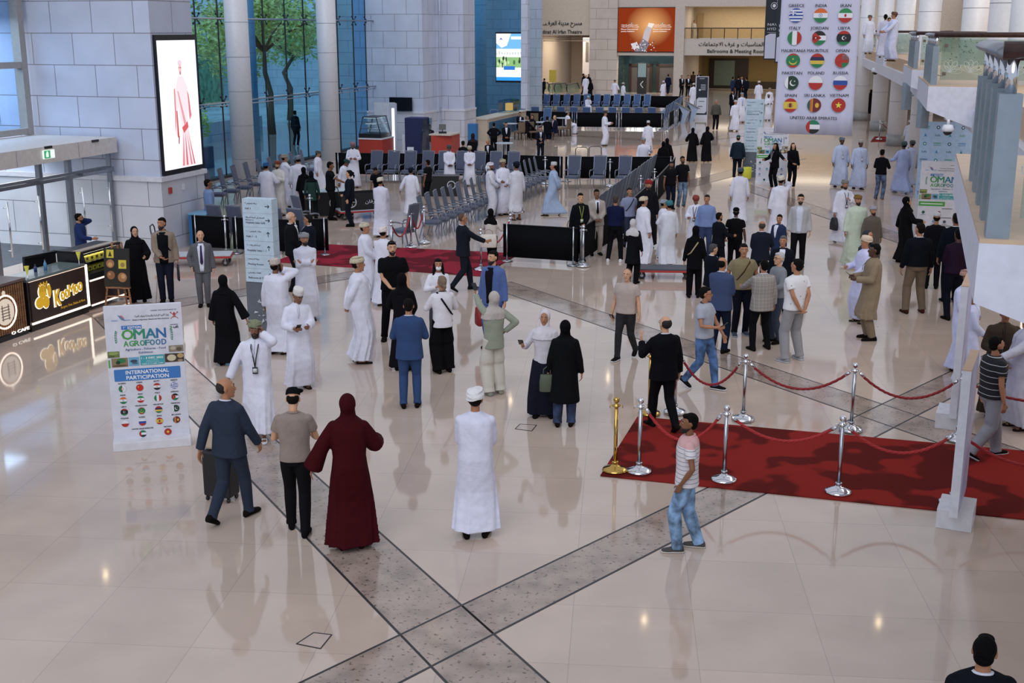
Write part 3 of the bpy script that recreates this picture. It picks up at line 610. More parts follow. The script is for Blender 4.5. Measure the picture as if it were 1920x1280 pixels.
class Print:
    """flat print on a board: coloured patches, each colour a slot of one mesh"""
    def __init__(s, o, ux, uy, off=.002): s.o = Vector(o); s.ux = Vector(ux).normalized(); s.uy = Vector(uy).normalized(); s.n = s.ux.cross(s.uy); s.mb = MB(); s.cols = []; s.off = off; s.lv = 0
    def ci(s, c):
        if c not in s.cols: s.cols.append(c)
        return s.cols.index(c)
    def p(s, x, y, l=0): return s.o+s.ux*x+s.uy*y+s.n*(s.off+.0012*l)
    def poly(s, pts, c, l=0): s.mb.poly([s.p(x, y, l) for x, y in pts], s.ci(c))
    def rect(s, x0, y0, x1, y1, c, l=0, r=0):
        if r:
            pts = []
            for cx, cy, a0 in ((x1-r, y1-r, 0), (x0+r, y1-r, 90), (x0+r, y0+r, 180), (x1-r, y0+r, 270)):
                pts += [(cx+r*math.cos(math.radians(a0+a)), cy+r*math.sin(math.radians(a0+a))) for a in (0, 30, 60, 90)]
            s.poly(pts, c, l)
        else: s.poly([(x0, y0), (x1, y0), (x1, y1), (x0, y1)], c, l)
    def disc(s, x, y, r, c, l=0, n=24, ry=None): s.poly([(x+r*math.cos(2*PI*i/n), y+(ry or r)*math.sin(2*PI*i/n)) for i in range(n)], c, l)
    def star(s, x, y, r, c, l=0): s.poly_fan([(x+(r if i % 2 == 0 else r*.4)*math.sin(PI*i/5), y+(r if i % 2 == 0 else r*.4)*math.cos(PI*i/5)) for i in range(10)], (x, y), c, l)
    def poly_fan(s, pts, c0, c, l):
        for i in range(len(pts)): s.poly([c0, pts[i], pts[(i+1) % len(pts)]][::-1], c, l)
    def line(s, pts, w, c, l=0):
        for (x0, y0), (x1, y1) in zip(pts[:-1], pts[1:]):
            d = math.hypot(x1-x0, y1-y0) or 1; nx, ny = -(y1-y0)/d*w/2, (x1-x0)/d*w/2; s.poly([(x0-nx, y0-ny), (x1-nx, y1-ny), (x1+nx, y1+ny), (x0+nx, y0+ny)], c, l)
    def cut(s, x, y, r, lo, hi, c, l=0, vert=False):
        """part of a disc between lo and hi (-1..1) up the disc, or across it if vert"""
        a0 = math.asin(max(-1, lo)); a1 = math.asin(min(1, hi)); n = 8
        A = [(math.cos(a0+(a1-a0)*i/n), math.sin(a0+(a1-a0)*i/n)) for i in range(n+1)]; pts = A+[(-q, w_) for q, w_ in reversed(A)]
        if vert: pts = [(b, -a) for a, b in pts]
        s.poly([(x+r*a, y+r*b) for a, b in pts], c, l)
    def text(s, t, x, y, cap, c, width=None, align='c', l=1, bold=.012):
        write(s.mb, t, s.p(x, y, l), s.ux, s.uy, cap, width, align, s.ci(c), bold)
    def flag(s, n, x, y, r, l=1):
        H = lambda cs, v=False: [s.cut(x, y, r, -1+2*i/len(cs), -1+2*(i+1)/len(cs), c, l, v) for i, c in enumerate(cs)]
        s.disc(x, y, r*1.03, 'B8BAC4', l-1)
        R, G, K, Wt, B = 'B02A22', '1F7A4A', '16181C', 'E4E5EC', '2A4AA0'
        if n == 'GREECE': H([B, Wt, B, Wt, B, Wt, B, Wt, B]); s.rect(x-r*.85, y, x, y+r*.55, B, l+1); s.rect(x-.5*r, y, x-.3*r, y+r*.75, Wt, l+2); s.rect(x-.85*r, y+.25*r, x, y+r*.42, Wt, l+2)
        elif n == 'INDIA': H([G, Wt, 'D8692A']); s.disc(x, y, r*.26, B, l+1); s.disc(x, y, r*.2, Wt, l+2); s.disc(x, y, r*.07, B, l+3)
        elif n == 'IRAN': H([R, Wt, '2C8A50']); s.disc(x, y, r*.16, R, l+1, ry=r*.22)
        elif n == 'ITALY': H([G, Wt, R], True)
        elif n == 'JORDAN': H([G, Wt, K]); s.poly([(x-r*.95, y-.3*r), (x+r*.35, y), (x-r*.95, y+.3*r)], R, l+1); s.poly([(x-r*.6, y-.78*r), (x+r*.35, y), (x-r*.6, y+.78*r)], R, l+1); s.poly([(x-r*.6, y+.78*r), (x-r*.95, y+.3*r), (x-r*.95, y-.3*r), (x-r*.6, y-.78*r)], R, l+1); s.disc(x-.45*r, y, r*.1, Wt, l+2, 8)
        elif n == 'LIBYA': s.cut(x, y, r, -1, -.55, G, l); s.cut(x, y, r, -.55, .55, K, l); s.cut(x, y, r, .55, 1, R, l); s.disc(x, y, r*.28, Wt, l+1); s.disc(x+.09*r, y, r*.22, K, l+2); s.star(x+.27*r, y, r*.12, Wt, l+3)
        elif n == 'MAURITANIA': s.cut(x, y, r, -1, -.7, R, l); s.cut(x, y, r, -.7, .7, G, l); s.cut(x, y, r, .7, 1, R, l); s.disc(x, y-.02*r, r*.58, 'D8C04A', l+1); s.disc(x, y+.2*r, r*.60, G, l+2); s.star(x, y+.22*r, r*.18, 'D8C04A', l+3)
        elif n == 'MAURITIUS': H([G, 'D8B84A', '1E2850', R])
        elif n == 'OMAN': s.disc(x, y, r, R, l); s.cut(x, y, r, -.02, 1, Wt, l); s.poly([(x, y+r*.02), (x, y-r), (x+.5*r, y-.86*r), (x+.86*r, y-.5*r), (x+r, y+.02*r)], G, l+1); s.poly([(x, y+r), (x-.5*r, y+.86*r), (x-.86*r, y+.5*r), (x-r, y), (x, y)], R, l+1); s.rect(x-.5*r, y-.3*r, x+.86*r, y+.1*r, R, l+2)
        elif n == 'PAKISTAN': s.disc(x, y, r, '163A2A', l); s.cut(x, y, r, -1, -.5, Wt, l+1, True); s.disc(x+.18*r, y, r*.45, Wt, l+2); s.disc(x+.3*r, y+.1*r, r*.4, '163A2A', l+3); s.star(x+.42*r, y+.24*r, r*.14, Wt, l+4)
        elif n == 'POLAND': H([R, Wt])
        elif n == 'RUSSIA': H([R, B, Wt])
        elif n == 'SPAIN': s.cut(x, y, r, -1, -.5, R, l); s.cut(x, y, r, -.5, .5, 'DDBB3E', l); s.cut(x, y, r, .5, 1, R, l); s.rect(x-.2*r, y-.32*r, x+.2*r, y+.3*r, '6E3026', l+1, r*.08); s.rect(x-.38*r, y-.3*r, x-.28*r, y+.2*r, '8A8A80', l+1); s.rect(x+.28*r, y-.3*r, x+.38*r, y+.2*r, '8A8A80', l+1)
        elif n == 'SRI LANKA': s.disc(x, y, r, '6E2028', l); s.cut(x, y, r, -1, -.6, '1F5A50', l+1, True); s.cut(x, y, r, -.6, -.3, 'C8642A', l+1, True); s.cut(x, y, r, -.3, -.22, 'DDB23E', l+1, True); s.disc(x+.4*r, y, r*.28, 'DDB23E', l+2, ry=r*.36)
        elif n == 'VIETNAM': s.disc(x, y, r, R, l); s.star(x, y, r*.5, 'E6D84A', l+1)
        elif n == 'UNITED ARAB EMIRATES': H([K, Wt, '1F7A5A']); s.cut(x, y, r, -1, -.45, R, l+1, True)
        elif n == 'ALGERIA': s.disc(x, y, r, Wt, l); s.cut(x, y, r, -1, 0, G, l+1, True); s.disc(x+.05*r, y, r*.42, R, l+2); s.disc(x+.15*r, y, r*.34, Wt, l+3); s.star(x+.2*r, y, r*.2, R, l+4)
        elif n == 'CHINA': s.disc(x, y, r, 'C0281E', l); s.star(x-.35*r, y+.25*r, r*.26, 'E6D04A', l+1)
        elif n == 'EGYPT': H([K, Wt, R]); s.disc(x, y, r*.16, 'C8A23E', l+1)
    def done(s, name, parent=None, emit=0):
        ms = [emit_mat('glow_%s_%g' % (c, emit), c, emit) if emit else mat('print_'+c, c, .55, vary=0) for c in s.cols]
        return s.mb.build(name, ms, parent)
# ------------------------------------------------------------ people
V = Vector
def ik(a, b, l1, l2, pole):
    d = b-a; L = min(d.length, (l1+l2)*.995); d.normalize(); b = a+d*L
    x = (l1*l1-l2*l2+L*L)/(2*L); h = math.sqrt(max(0, l1*l1-x*x)); p = pole-d*pole.dot(d)
    p = p.normalized() if p.length > 1e-4 else V((0, 0, -1)); return a+d*x+p*h, b
def voxel(o, size, smooth=2):
    r = o.modifiers.new('skin', 'REMESH'); r.mode = 'VOXEL'; r.voxel_size = size; r.use_smooth_shade = True
    if smooth:
        s = o.modifiers.new('soften', 'SMOOTH'); s.factor = .5; s.iterations = smooth
ARMS = {  # hand target for the right side (x to the right, y forward, z up, body 1.75 tall), elbow pole, hand direction, curl
    'down': ((.27, .03, .80), (.25, -1, 0), (0, .1, -1), .5),
    'swingf': ((.26, .26, .86), (.2, -1, 0), (0, .45, -1), .5),
    'swingb': ((.29, -.2, .84), (.3, -1, .1), (0, -.3, -1), .5),
    'out': ((.42, .02, .86), (.4, -1, 0), (.3, .1, -1), .4),
    'front': ((.05, .24, .98), (1, -.7, -.3), (-.8, .3, -.5), .8),
    'back': ((.05, -.20, .93), (1, -.6, 0), (-.7, -.1, -.6), .8),
    'read': ((.09, .33, 1.15), (.7, -.6, -1), (-.3, .9, .1), .9),
    'reads': ((.15, .30, 1.13), (.7, -.6, -1), (-.45, .85, .1), .9),
    'ear': ((.115, .05, 1.57), (.8, .3, -1), (-.1, .05, 1), 1.1),
    'bent': ((.24, .32, 1.10), (.5, -1, -.5), (0, 1, 0), .5),
    'give': ((.20, .46, 1.13), (.5, -.8, -.6), (0, 1, .1), .3),
    'pocket': ((.22, .07, .93), (.9, -1, 0), (-.1, .4, -1), .6),
    'fold': ((-.10, .165, 1.20), (1, -.1, -.7), (-.85, -.75, .1), .7),
    'hip': ((.19, -.03, 1.06), (1, -.8, .1), (-.5, .6, -.5), .5),
    'wave': ((.22, .30, 1.30), (.6, -.2, -1), (0, .3, 1), .2),
    'raise': ((.10, .52, 1.62), (.5, -.1, -1), (0, .5, 1), .9),
    'chin': ((.07, .14, 1.48), (.6, .4, -1), (-.1, -.1, 1), 1.0),
    'side': ((.62, .10, 1.18), (.2, -.8, -1), (1, .1, -.2), .3),
    'low': ((.20, .42, .90), (.4, -1, 0), (0, .6, -.8), .6),
    'lap': ((.12, .34, .84), (.8, -.6, -.3), (-.2, 1, -.1), .4),
    'table': ((.14, .42, 1.02), (.8, -.7, -.6), (-.5, 1, 0), .4),
    'chest': ((.06, .26, 1.24), (.9, -.2, -.8), (-.6, .4, .6), .7),
}
SKIN = {'l': 'C89878', 'm': 'A87454', 'b': '7E5136', 'd': '4E3124'}
def superring(c, ax, ay, rx, ry, n=24, e=2.3, fold=None):
    out = []
    for j in range(n):
        t = 2*PI*j/n; ct, sn = math.cos(t), math.sin(t)
        k = (abs(ct)**e+abs(sn)**e)**(-1/e)
        if fold: k *= 1+fold(t)
        out.append(c+ax*(rx*k*ct)+ay*(ry*k*sn))
    return out
def cl(color, pat=None, **kw):
    key = 'cloth_'+str(color)+(pat or '')+''.join(f'{a}{b}' for a, b in kw.items())
    if pat == 'marks': return mat(key, color, .85, kind='marks', **kw)
    if pat in ('plaid', 'stripes'): return mat(key, color, .85, kind=pat, **kw)
    if pat == 'denim': return mat(key, color, .85, kind='denim')
    return mat(key, color, .85, kind='cloth', spec=.25, **kw)
NPEOPLE = [0]; LH = []
def person(loc, H, ang, spec, label, group=None, dist=None):
    """spec keys: kind robe/suit/top, c (main colour), head, hc, skin, l / r arm pose, legs, lean, turn, nod, w build, sit"""
    g = spec.get; NPEOPLE[0] += 1; rnd = random.Random(NPEOPLE[0]*13+5)
    D = dist if dist else math.hypot(loc[0], loc[1])
    k = H/1.75; w = g('w', 1.0); sit = g('sit'); fem = g('fem')
    near = D < 24; mid = D < 36
    vb = .0065 if D < 19 else (.009 if D < 24 else .012); vg = .011 if D < 19 else (.014 if D < 27 else .018)
    root = empty('person', (loc[0], loc[1], loc[2] if len(loc) > 2 else 0), -math.radians(ang), label, 'person', group)
    lean = math.radians(g('lean', 0)); dz = -.44 if sit else g('drop', 0)
    hipz = .93
    Rl = Matrix.Rotation(-lean, 3, 'X')
    def up(p):
        p = V(p); q = V((0, 0, hipz)); return (q+Rl @ (p-q)+V((0, 0, dz)))*k
    # legs
    pose = g('legs', 'stand'); f = {'stand': ((-.11, -.02), (.11, .02)), 'wide': ((-.17, 0), (.17, .03)), 'walk': ((-.08, .24), (.09, -.26)), 'walkr': ((-.09, -.26), (.08, .24)),
         'step': ((-.09, .12), (.1, -.14)), 'stepr': ((-.1, -.14), (.09, .12)), 'close': ((-.08, 0), (.08, .01)), 'sit': ((-.13, .46), (.13, .44)), 'cross': ((.03, .1), (-.03, -.1))}['sit' if sit else pose]
    legs = []
    for sgn, (fx, fy) in zip((-1, 1), f):
        back = fy < -.2; az = .16 if back else .085
        hip = V((.085*sgn, 0, hipz+dz))*k; ank = V((fx, fy-.03, az))*k
        kn, ank = ik(hip, ank, .44*k, .43*k, V((.05*sgn, 1, 0.25 if sit else 0)))
        legs.append((hip, kn, ank, sgn, back))
    # head frame
    turn = math.radians(-g('turn', 0)); nod = math.radians(g('nod', 0))
    piv = V((0, -.01, 1.52)); Rh = Matrix.Rotation(turn, 3, 'Z') @ Matrix.Rotation(-nod, 3, 'X')
    def hd(p): return up(piv+Rh @ (V(p)-piv))
    RhL = Rl @ Rh
    # arms
    arms = []
    for sgn, key in ((-1, g('l', 'down')), (1, g('r', 'down'))):
        if isinstance(key, tuple): tgt, pole, hdir, curl = key
        else: tgt, pole, hdir, curl = ARMS[key]
        sh = V((.172*sgn*(.92 if fem else 1)*(.5+.5*w), -.01, 1.402))
        tg = V((tgt[0]*sgn, tgt[1], tgt[2])); 
        if abs(tgt[0]) > .2: tg.x += .10*(w-1)*sgn*2
        el, wr = ik(sh, tg, .285, .255, V((pole[0]*sgn, pole[1], pole[2])))
        arms.append((sh, el, wr, V((hdir[0]*sgn, hdir[1], hdir[2])).normalized(), curl, sgn))
    skin = SKIN[g('skin', 'm')]; sm = mat('skin_'+g('skin', 'm'), skin, .55, kind='cloth', vary=.05, bump=.05)
    # ---- body, one continuous surface
    B = MB(); ns = 10 if mid else 8
    for hip, kn, ank, sgn, back in legs:
        B.tube([hip, hip.lerp(kn, .5), kn, kn.lerp(ank, .35), ank], [.075*k, .066*k, .05*k, .052*k, .036*k], ns, round_ends=True)
        Rf = Matrix.Rotation(-.5, 3, 'X') if back else Matrix.Identity(3); fo_ = V()
        B.tube([ank+fo_+Rf @ V((0, -.03*k, -.045*k)), ank+fo_+Rf @ V((0, .06*k, -.05*k)), ank+fo_+Rf @ V((0, .12*k, -.058*k))], [(.029*k, .026*k), (.032*k, .022*k), (.03*k, .015*k)], ns, round_ends=True)
    tor = [(.90, .13, .09), (1.0, .13, .09), (1.12, .12, .085), (1.28, .14, .095), (1.40, .15, .085), (1.455, .10, .06)]
    B.loft([superring(up((0, 0, z)), V((1, 0, 0)), Rl @ V((0, 1, 0)), rx*k*w, ry*k*w, 14) for z, rx, ry in tor])
    B.tube([up((0, -.01, 1.42)), hd((0, -.008, 1.50)), hd((0, 0, 1.58))], [.056*k*(.5+.5*w), .052*k*(.5+.5*w), .05*k], ns)
    for sh, el, wr, hv, curl, sgn in arms:
        a, e, r_ = up(sh), up(el), up(wr); aw = (.5+.5*w)*(.88 if fem else 1)
        B.tube([a, a.lerp(e, .5), e, e.lerp(r_, .35), r_], [.040*k*aw, .040*k*aw, .036*k*aw, .037*k*aw, (.027*k*aw, .023*k*aw)], ns, round_ends=True)
        hv = Rl @ hv; side = hv.cross(V((sgn, 0, 0)))
        if side.length < .3: side = hv.cross(V((0, 0, 1)))
        side.normalize(); nrm = hv.cross(side).normalized()
        if nrm.dot(V((-sgn, 0, 0))) < 0: nrm = -nrm       # the palm looks inwards
        fw = side if side.y > 0 or abs(side.y) < .2 and side.z > 0 else -side   # thumb side
        hs = k*(.9 if fem else 1); p0 = r_+hv*.005
        B.tube([p0, p0+hv*.04*hs, p0+hv*.088*hs], [(.026*hs, .017*hs), (.038*hs, .015*hs), (.037*hs, .013*hs)], 10, ref=fw, round_ends=True)
        fr = max(.0082*hs, .62*vb if mid else .009)
        for i, (off, ln) in enumerate(((.028, .072), (.0095, .082), (-.0095, .077), (-.028, .06))):
            b0 = p0+hv*.086*hs+fw*off*hs; c1 = curl*.75+.06*i; c2 = curl*1.45+.08*i
            d1 = hv*math.cos(c1)+nrm*math.sin(c1); d2 = hv*math.cos(c2)+nrm*math.sin(c2)
            m1 = b0+d1*ln*.52*hs; B.tube([b0-hv*.01, m1, m1+d2*ln*.48*hs], [fr*1.05, fr, fr*.85], 6, ref=fw, round_ends=True)
        t0 = p0+hv*.03*hs+fw*.03*hs; td = (hv*.65+fw*.75+nrm*.35*curl).normalized()
        B.tube([t0, t0+td*.032*hs, t0+(td*.5+hv*.5+nrm*.4*curl).normalized()*.06*hs], [fr*1.35, fr*1.15, fr*.9], 6, round_ends=True)
    # head
    hh = k
    B.ell(hd((0, -.008, 1.655)), (.076*hh, .096*hh, .092*hh), RhL, 16, 12)
    B.loft([superring(hd((0, yo, z)), RhL @ V((1, 0, 0)), RhL @ V((0, 1, 0)), rx*hh, ry*hh, 16, 2.2) for z, rx, ry, yo in
            ((1.518, .022, .024, .062), (1.530, .036, .036, .053), (1.556, .050, .058, .033), (1.59, .060, .078, .018), (1.625, .066, .086, .009), (1.66, .07, .088, .003))])
    B.tube([hd((0, .083, 1.655)), hd((0, .104, 1.628)), hd((0, .109, 1.612)), hd((0, .09, 1.603))], [.008*hh, .0115*hh, .0145*hh, .012*hh], 8)
    for sg in (-1, 1):
        B.ell(hd((.077*sg, -.004, 1.628)), (.011*hh, .02*hh, .031*hh), RhL, 8, 6)
        if mid: B.ell(hd((.031*sg, .078, 1.663)), (.026*hh, .014*hh, .010*hh), RhL, 8, 6)
    if mid:
        B.ell(hd((0, .084, 1.573)), (.021*hh, .013*hh, .008*hh), RhL, 8, 6); B.ell(hd((0, .080, 1.535)), (.02*hh, .015*hh, .014*hh), RhL, 8, 6)
    bo = B.build('body', sm, root, smooth=True)
    if mid: voxel(bo, vb, 1)
    if D < 34 and g('face', 1):
        E = MB()
        for sg in (-1, 1):
            E2 = MB(); E2.ell(hd((.030*sg, .0835, 1.646)), (.0135*hh, .007*hh, .0062*hh), RhL, 8, 6, 0); E2.ell(hd((.030*sg, .0885, 1.646)), (.0058*hh, .004*hh, .0055*hh), RhL, 8, 6, 1)
            E2.build('eye', [mat('eye_white', 'C9C2BC', .3), mat('iris_dark', '20140E', .3)], root, smooth=True)
            E2 = MB(); E2.tube([hd((.012*sg, .092, 1.664)), hd((.03*sg, .092, 1.670)), hd((.05*sg, .082, 1.664))], [.0035*hh, .0045*hh, .003*hh], 6); E2.build('eyebrow', mat('hair_'+g('bc', '1A1412'), g('bc', '1A1412'), .8), root, smooth=True)
        E2 = MB(); E2.tube([hd((-.022, .088, 1.574)), hd((0, .0955, 1.576)), hd((.022, .088, 1.574))], [.003*hh, .0055*hh, .003*hh], 6); E2.build('mouth', mat('lips'+g('skin', 'm'), {'l': 'A8625A', 'm': '8A4A42', 'b': '643630', 'd': '48241F'}[g('skin', 'm')], .5), root, smooth=True)
    # ---- head wear
    hw = g('head', 'hair'); hc = g('hc', '15110F')
    def done(mb, name, m, vox=None, sm_=1):
        o = mb.build(name, m, root, smooth=True)
        if vox and mid: voxel(o, vox, sm_)
        return o
    hairm = mat('hair_'+(g('hairc') or '15110F'), g('hairc') or '15110F', .75, kind='cloth', bscale=60, bump=.5)
    if hw in ('hair', 'long', 'bun', 'curly'):
        if hw != 'hair': pass
        m_ = mat('hair_'+hc, hc, .7, kind='cloth', bscale=60, bump=.6)
        A = MB(); A.ell(hd((0, -.022, 1.668)), (.081*hh, .094*hh, .092*hh), RhL, 14, 10)
        A.ell(hd((0, .035, 1.718)), (.058*hh, .048*hh, .032*hh), RhL, 10, 8)
        A.ell(hd((0, -.045, 1.61)), (.07*hh, .062*hh, .06*hh), RhL, 12, 8)
        if hw == 'long':
            A.tube([hd((0, -.05, 1.64)), hd((0, -.09, 1.54)), up((0, -.12, 1.40)), up((0, -.12, 1.22))], [(.085*hh, .06*hh), (.095*hh, .05*hh), (.10*hh, .04*hh), (.05*hh, .02*hh)], 10)
            for sg in (-1, 1): A.tube([hd((.07*sg, .0, 1.66)), hd((.085*sg, .01, 1.56)), up((.10*sg, .06, 1.40)), up((.09*sg, .12, 1.28))], [.03*hh, .03*hh, .026*hh, .01*hh], 8)
        if hw == 'bun': A.ell(hd((0, -.12, 1.66)), (.04*hh, .04*hh, .04*hh), RhL, 10, 8); A.tube([hd((0, -.1, 1.64)), hd((0, -.15, 1.58)), hd((0, -.14, 1.50))], [.03*hh, .035*hh, .01], 8)
        done(A, 'hair', m_, vb*1.2)
    elif hw == 'bald':
        A = MB(); A.ell(hd((0, -.040, 1.643)), (.0805*hh, .076*hh, .078*hh), RhL, 14, 10); done(A, 'hair', mat('hair_'+hc, hc, .8), vb*1.2)
    elif hw == 'shaved':
        A = MB(); A.ell(hd((0, -.014, 1.657)), (.0765*hh, .0945*hh, .092*hh), RhL, 14, 10); done(A, 'hair', mat('stubble', '55392C', .8))
    elif hw in ('turban', 'wrap'):
        A = MB(); A.ell(hd((0, -.036, 1.636)), (.0765*hh, .0705*hh, .072*hh), RhL, 12, 8); 
        if hw == 'turban' and g('hairc') != 'no': done(A, 'hair', hairm, vb*1.2)
        A = MB(); A.ell(hd((0, -.018, 1.700)), (.088*hh, .108*hh, .072*hh), RhL, 16, 10)
        for i in range(6):
            tl = (-.35+.13*i)*(1 if i % 2 else -1); up_ = 1.672+.014*i; pts = []
            for j in range(18):
                t = 2*PI*j/18; x = .089*math.cos(t); y = .109*math.sin(t); z = up_+tl*.06*math.cos(t)+.012*math.sin(t)+rnd.uniform(-.002, .002)
                s_ = 1-.05*max(0, i-2); pts.append(hd((x*s_, -.014+y*s_, z)))
            A.tube(pts, (.011*hh, .017*hh), 6, ref=(0, 0, 1), closed=True)
        if hw == 'wrap': A.tube([hd((.0, -.10, 1.66)), hd((.02, -.13, 1.58)), up((.02, -.12, 1.47))], [.05*hh, .04*hh, .02*hh], 8); A.ell(hd((0, -.045, 1.61)), (.082*hh, .075*hh, .08*hh), RhL, 12, 8)
        tm = g('hm') or cl(hc, 'marks', c2=tuple(v*.55 for v in [int(hc[i:i+2], 16)/255 for i in (0, 2, 4)]), scale=48, cut=.22) if g('pat', 0) else cl(hc, bscale=26)
        done(A, 'turban', tm, vb*1.1)
    elif hw == 'kumma':
        A = MB(); A.ell(hd((0, -.036, 1.636)), (.0765*hh, .0705*hh, .072*hh), RhL, 12, 8); done(A, 'hair', hairm, vb*1.2)
        A = MB(); A.loft([superring(hd((0, yo, z)), RhL @ V((1, 0, 0)), RhL @ V((0, 1, 0)), r*hh, r2*hh, 20, 2) for z, r, r2, yo in
              ((1.672, .084, .103, -.012), (1.70, .086, .105, -.012), (1.755, .085, .10, -.014), (1.775, .08, .094, -.015), (1.782, .06, .07, -.015), (1.776, .03, .03, -.015))])
        done(A, 'embroidered_cap', cl(hc, 'marks', c2=g('c2h', 'B9B2A6'), scale=70, cut=.28))
    elif hw in ('cap', 'beret'):
        A = MB(); A.ell(hd((0, -.036, 1.636)), (.0765*hh, .0705*hh, .072*hh), RhL, 12, 8); done(A, 'hair', hairm, vb*1.2)
        A = MB(); A.loft([superring(hd((0, yo, z)), RhL @ V((1, 0, 0)), RhL @ V((0, 1, 0)), r*hh, r2*hh, 18, 2) for z, r, r2, yo in
              ((1.685, .084, .104, -.012), (1.70, .086, .106, -.012), (1.74, .078, .095, -.014), (1.765, .055, .065, -.015), (1.775, .02, .025, -.015))])
        if hw == 'cap': A.loft([superring(hd((0, y_, z)), RhL @ V((1, 0, 0)), RhL @ V((0, 0, 1)), r*hh, .005*hh, 12, 2) for y_, z, r in ((.06, 1.70, .07), (.11, 1.692, .068), (.15, 1.68, .05), (.165, 1.675, .02))])
        else: A.ell(hd((.045, .02, 1.735)), (.075*hh, .09*hh, .028*hh), RhL, 12, 8)
        done(A, 'cap' if hw == 'cap' else 'beret', cl(hc))
    elif hw in ('hijab', 'shawl'):
        A = MB(); A.ell(hd((0, -.030, 1.652)), (.090*hh, .112*hh, .112*hh), RhL, 16, 12)
        A.ell(hd((0, -.02, 1.585)), (.082*hh, .085*hh, .075*hh), RhL, 14, 10)
        A.ell(hd((0, .015, 1.515)), (.078*hh, .075*hh, .045*hh), RhL, 12, 8)
        dp = 1.30 if hw == 'shawl' else 1.37
        A.loft([superring(up((0, yo, z)), V((1, 0, 0)), Rl @ V((0, 1, 0)), rx*k*(.5+.5*w), ry*k, 20, 2.2, (lambda t: .03*math.sin(5*t+z*20))) for z, rx, ry, yo in
               ((dp, .215, .155, .01), (1.41, .20, .14, .0), (1.455, .14, .115, .0), (1.50, .085, .09, .0), (1.56, .075, .08, 0))])
        done(A, 'headscarf', g('hm') or cl(hc, bscale=20), vb*1.5, 2)
    if g('beard'):
        A = MB(); A.loft([superring(hd((0, yo, z)), RhL @ V((1, 0, 0)), RhL @ V((0, 1, 0)), rx*hh, ry*hh, 16, 2.2) for z, rx, ry, yo in
            ((1.508, .022, .026, .062), (1.522, .038, .038, .054), (1.552, .0535, .0595, .035), (1.578, .060, .068, .0235))])
        A.tube([hd((-.028, .084, 1.578)), hd((0, .099, 1.590)), hd((.028, .084, 1.578))], [.005, .007, .005], 6)
        done(A, 'beard', mat('hair_'+g('bcol', '1B1512'), g('bcol', '1B1512'), .8))
    if g('glasses') and mid:
        A = MB()
        for sg in (-1, 1):
            A.tube([hd((.032*sg+.021*math.cos(t), .1-.006*abs(math.cos(t)), 1.645+.015*math.sin(t))) for t in [2*PI*j/12 for j in range(12)]], .0022, 5, closed=True)
            A.tube([hd((.055*sg, .094, 1.648)), hd((.079*sg, .06, 1.648)), hd((.08*sg, -.01, 1.645))], .0022, 5)
        A.tube([hd((-.012, .1, 1.648)), hd((.012, .1, 1.648))], .002, 5)
        done(A, 'glasses', mat('black_frame', '141414', .4))
    if g('sunglasses'):
        A = MB(); A.tube([hd((-.07, .05, 1.745)), hd((-.03, .08, 1.74)), hd((.03, .08, 1.74)), hd((.07, .05, 1.745))], .006, 6); done(A, 'sunglasses', mat('black_frame', '141414', .4))
    if g('mask'):
        A = MB(); A.ell(hd((0, .078, 1.578)), (.052, .032, .042), RhL, 12, 8); done(A, 'face_mask', cl('E4E6EA'))
    # ---- clothes
    kind = spec['kind']; c = g('c', 'D8D8E0'); cm = g('m') or cl(c, bscale=g('bs', 10))
    X1 = V((1, 0, 0)); Y1 = Rl @ V((0, 1, 0)); belly = g('belly', 0)
    def torso(secs, fold=None, pad=0, e=2.35):
        return [superring(up((0, yo, z)), X1, Y1, (rx*(w if z < 1.40 else .5+.5*w)*(.9 if fem else 1)+pad)*k, (ry*(w if z < 1.40 else .5+.5*w)+pad+belly*math.exp(-((z-1.08)/.13)**2)*.5)*k, 28, e, fold(z) if fold else None) for z, rx, ry, yo in secs]
    def sleeve(mb, r, cut=1.0, cuff=0, pad=0):
        for sh, el, wr, hv, curl, sgn in arms:
            a, e, q = up(sh+V((-.006*sgn, 0, .0))), up(el), up(wr)
            aw = .5+.5*w
            if cut < .5:
                mb.tube([a, a.lerp(e, .3), a.lerp(e, cut*1.6)], [r[0]*k*aw*.9, r[0]*k*aw, r[1]*k*aw], 14, round_ends=False)
            else:
                p = q if cut >= 1 else e.lerp(q, cut)
                m1 = a.lerp(e, .5); m2 = e.lerp(p, .5)
                mb.tube([a, m1, a.lerp(e, .9), e.lerp(p, .12), m2, p], [r[0]*k*aw*.9, (r[0]*.5+r[1]*.5)*k*aw, r[1]*k*aw, r[1]*k*aw, (r[1]+r[2])/2*k, r[2]*k], 14, round_ends=False); mb.ell(e, (r[1]*k*aw*.97,)*3, None, 12, 8)
            mb.ell(a-V((0, 0, .006)), (r[0]*k*aw*.93, r[0]*k*aw*.96, r[0]*k*aw*.86), None, 12, 8)
    ph = [rnd.uniform(0, 6) for _ in range(5)]
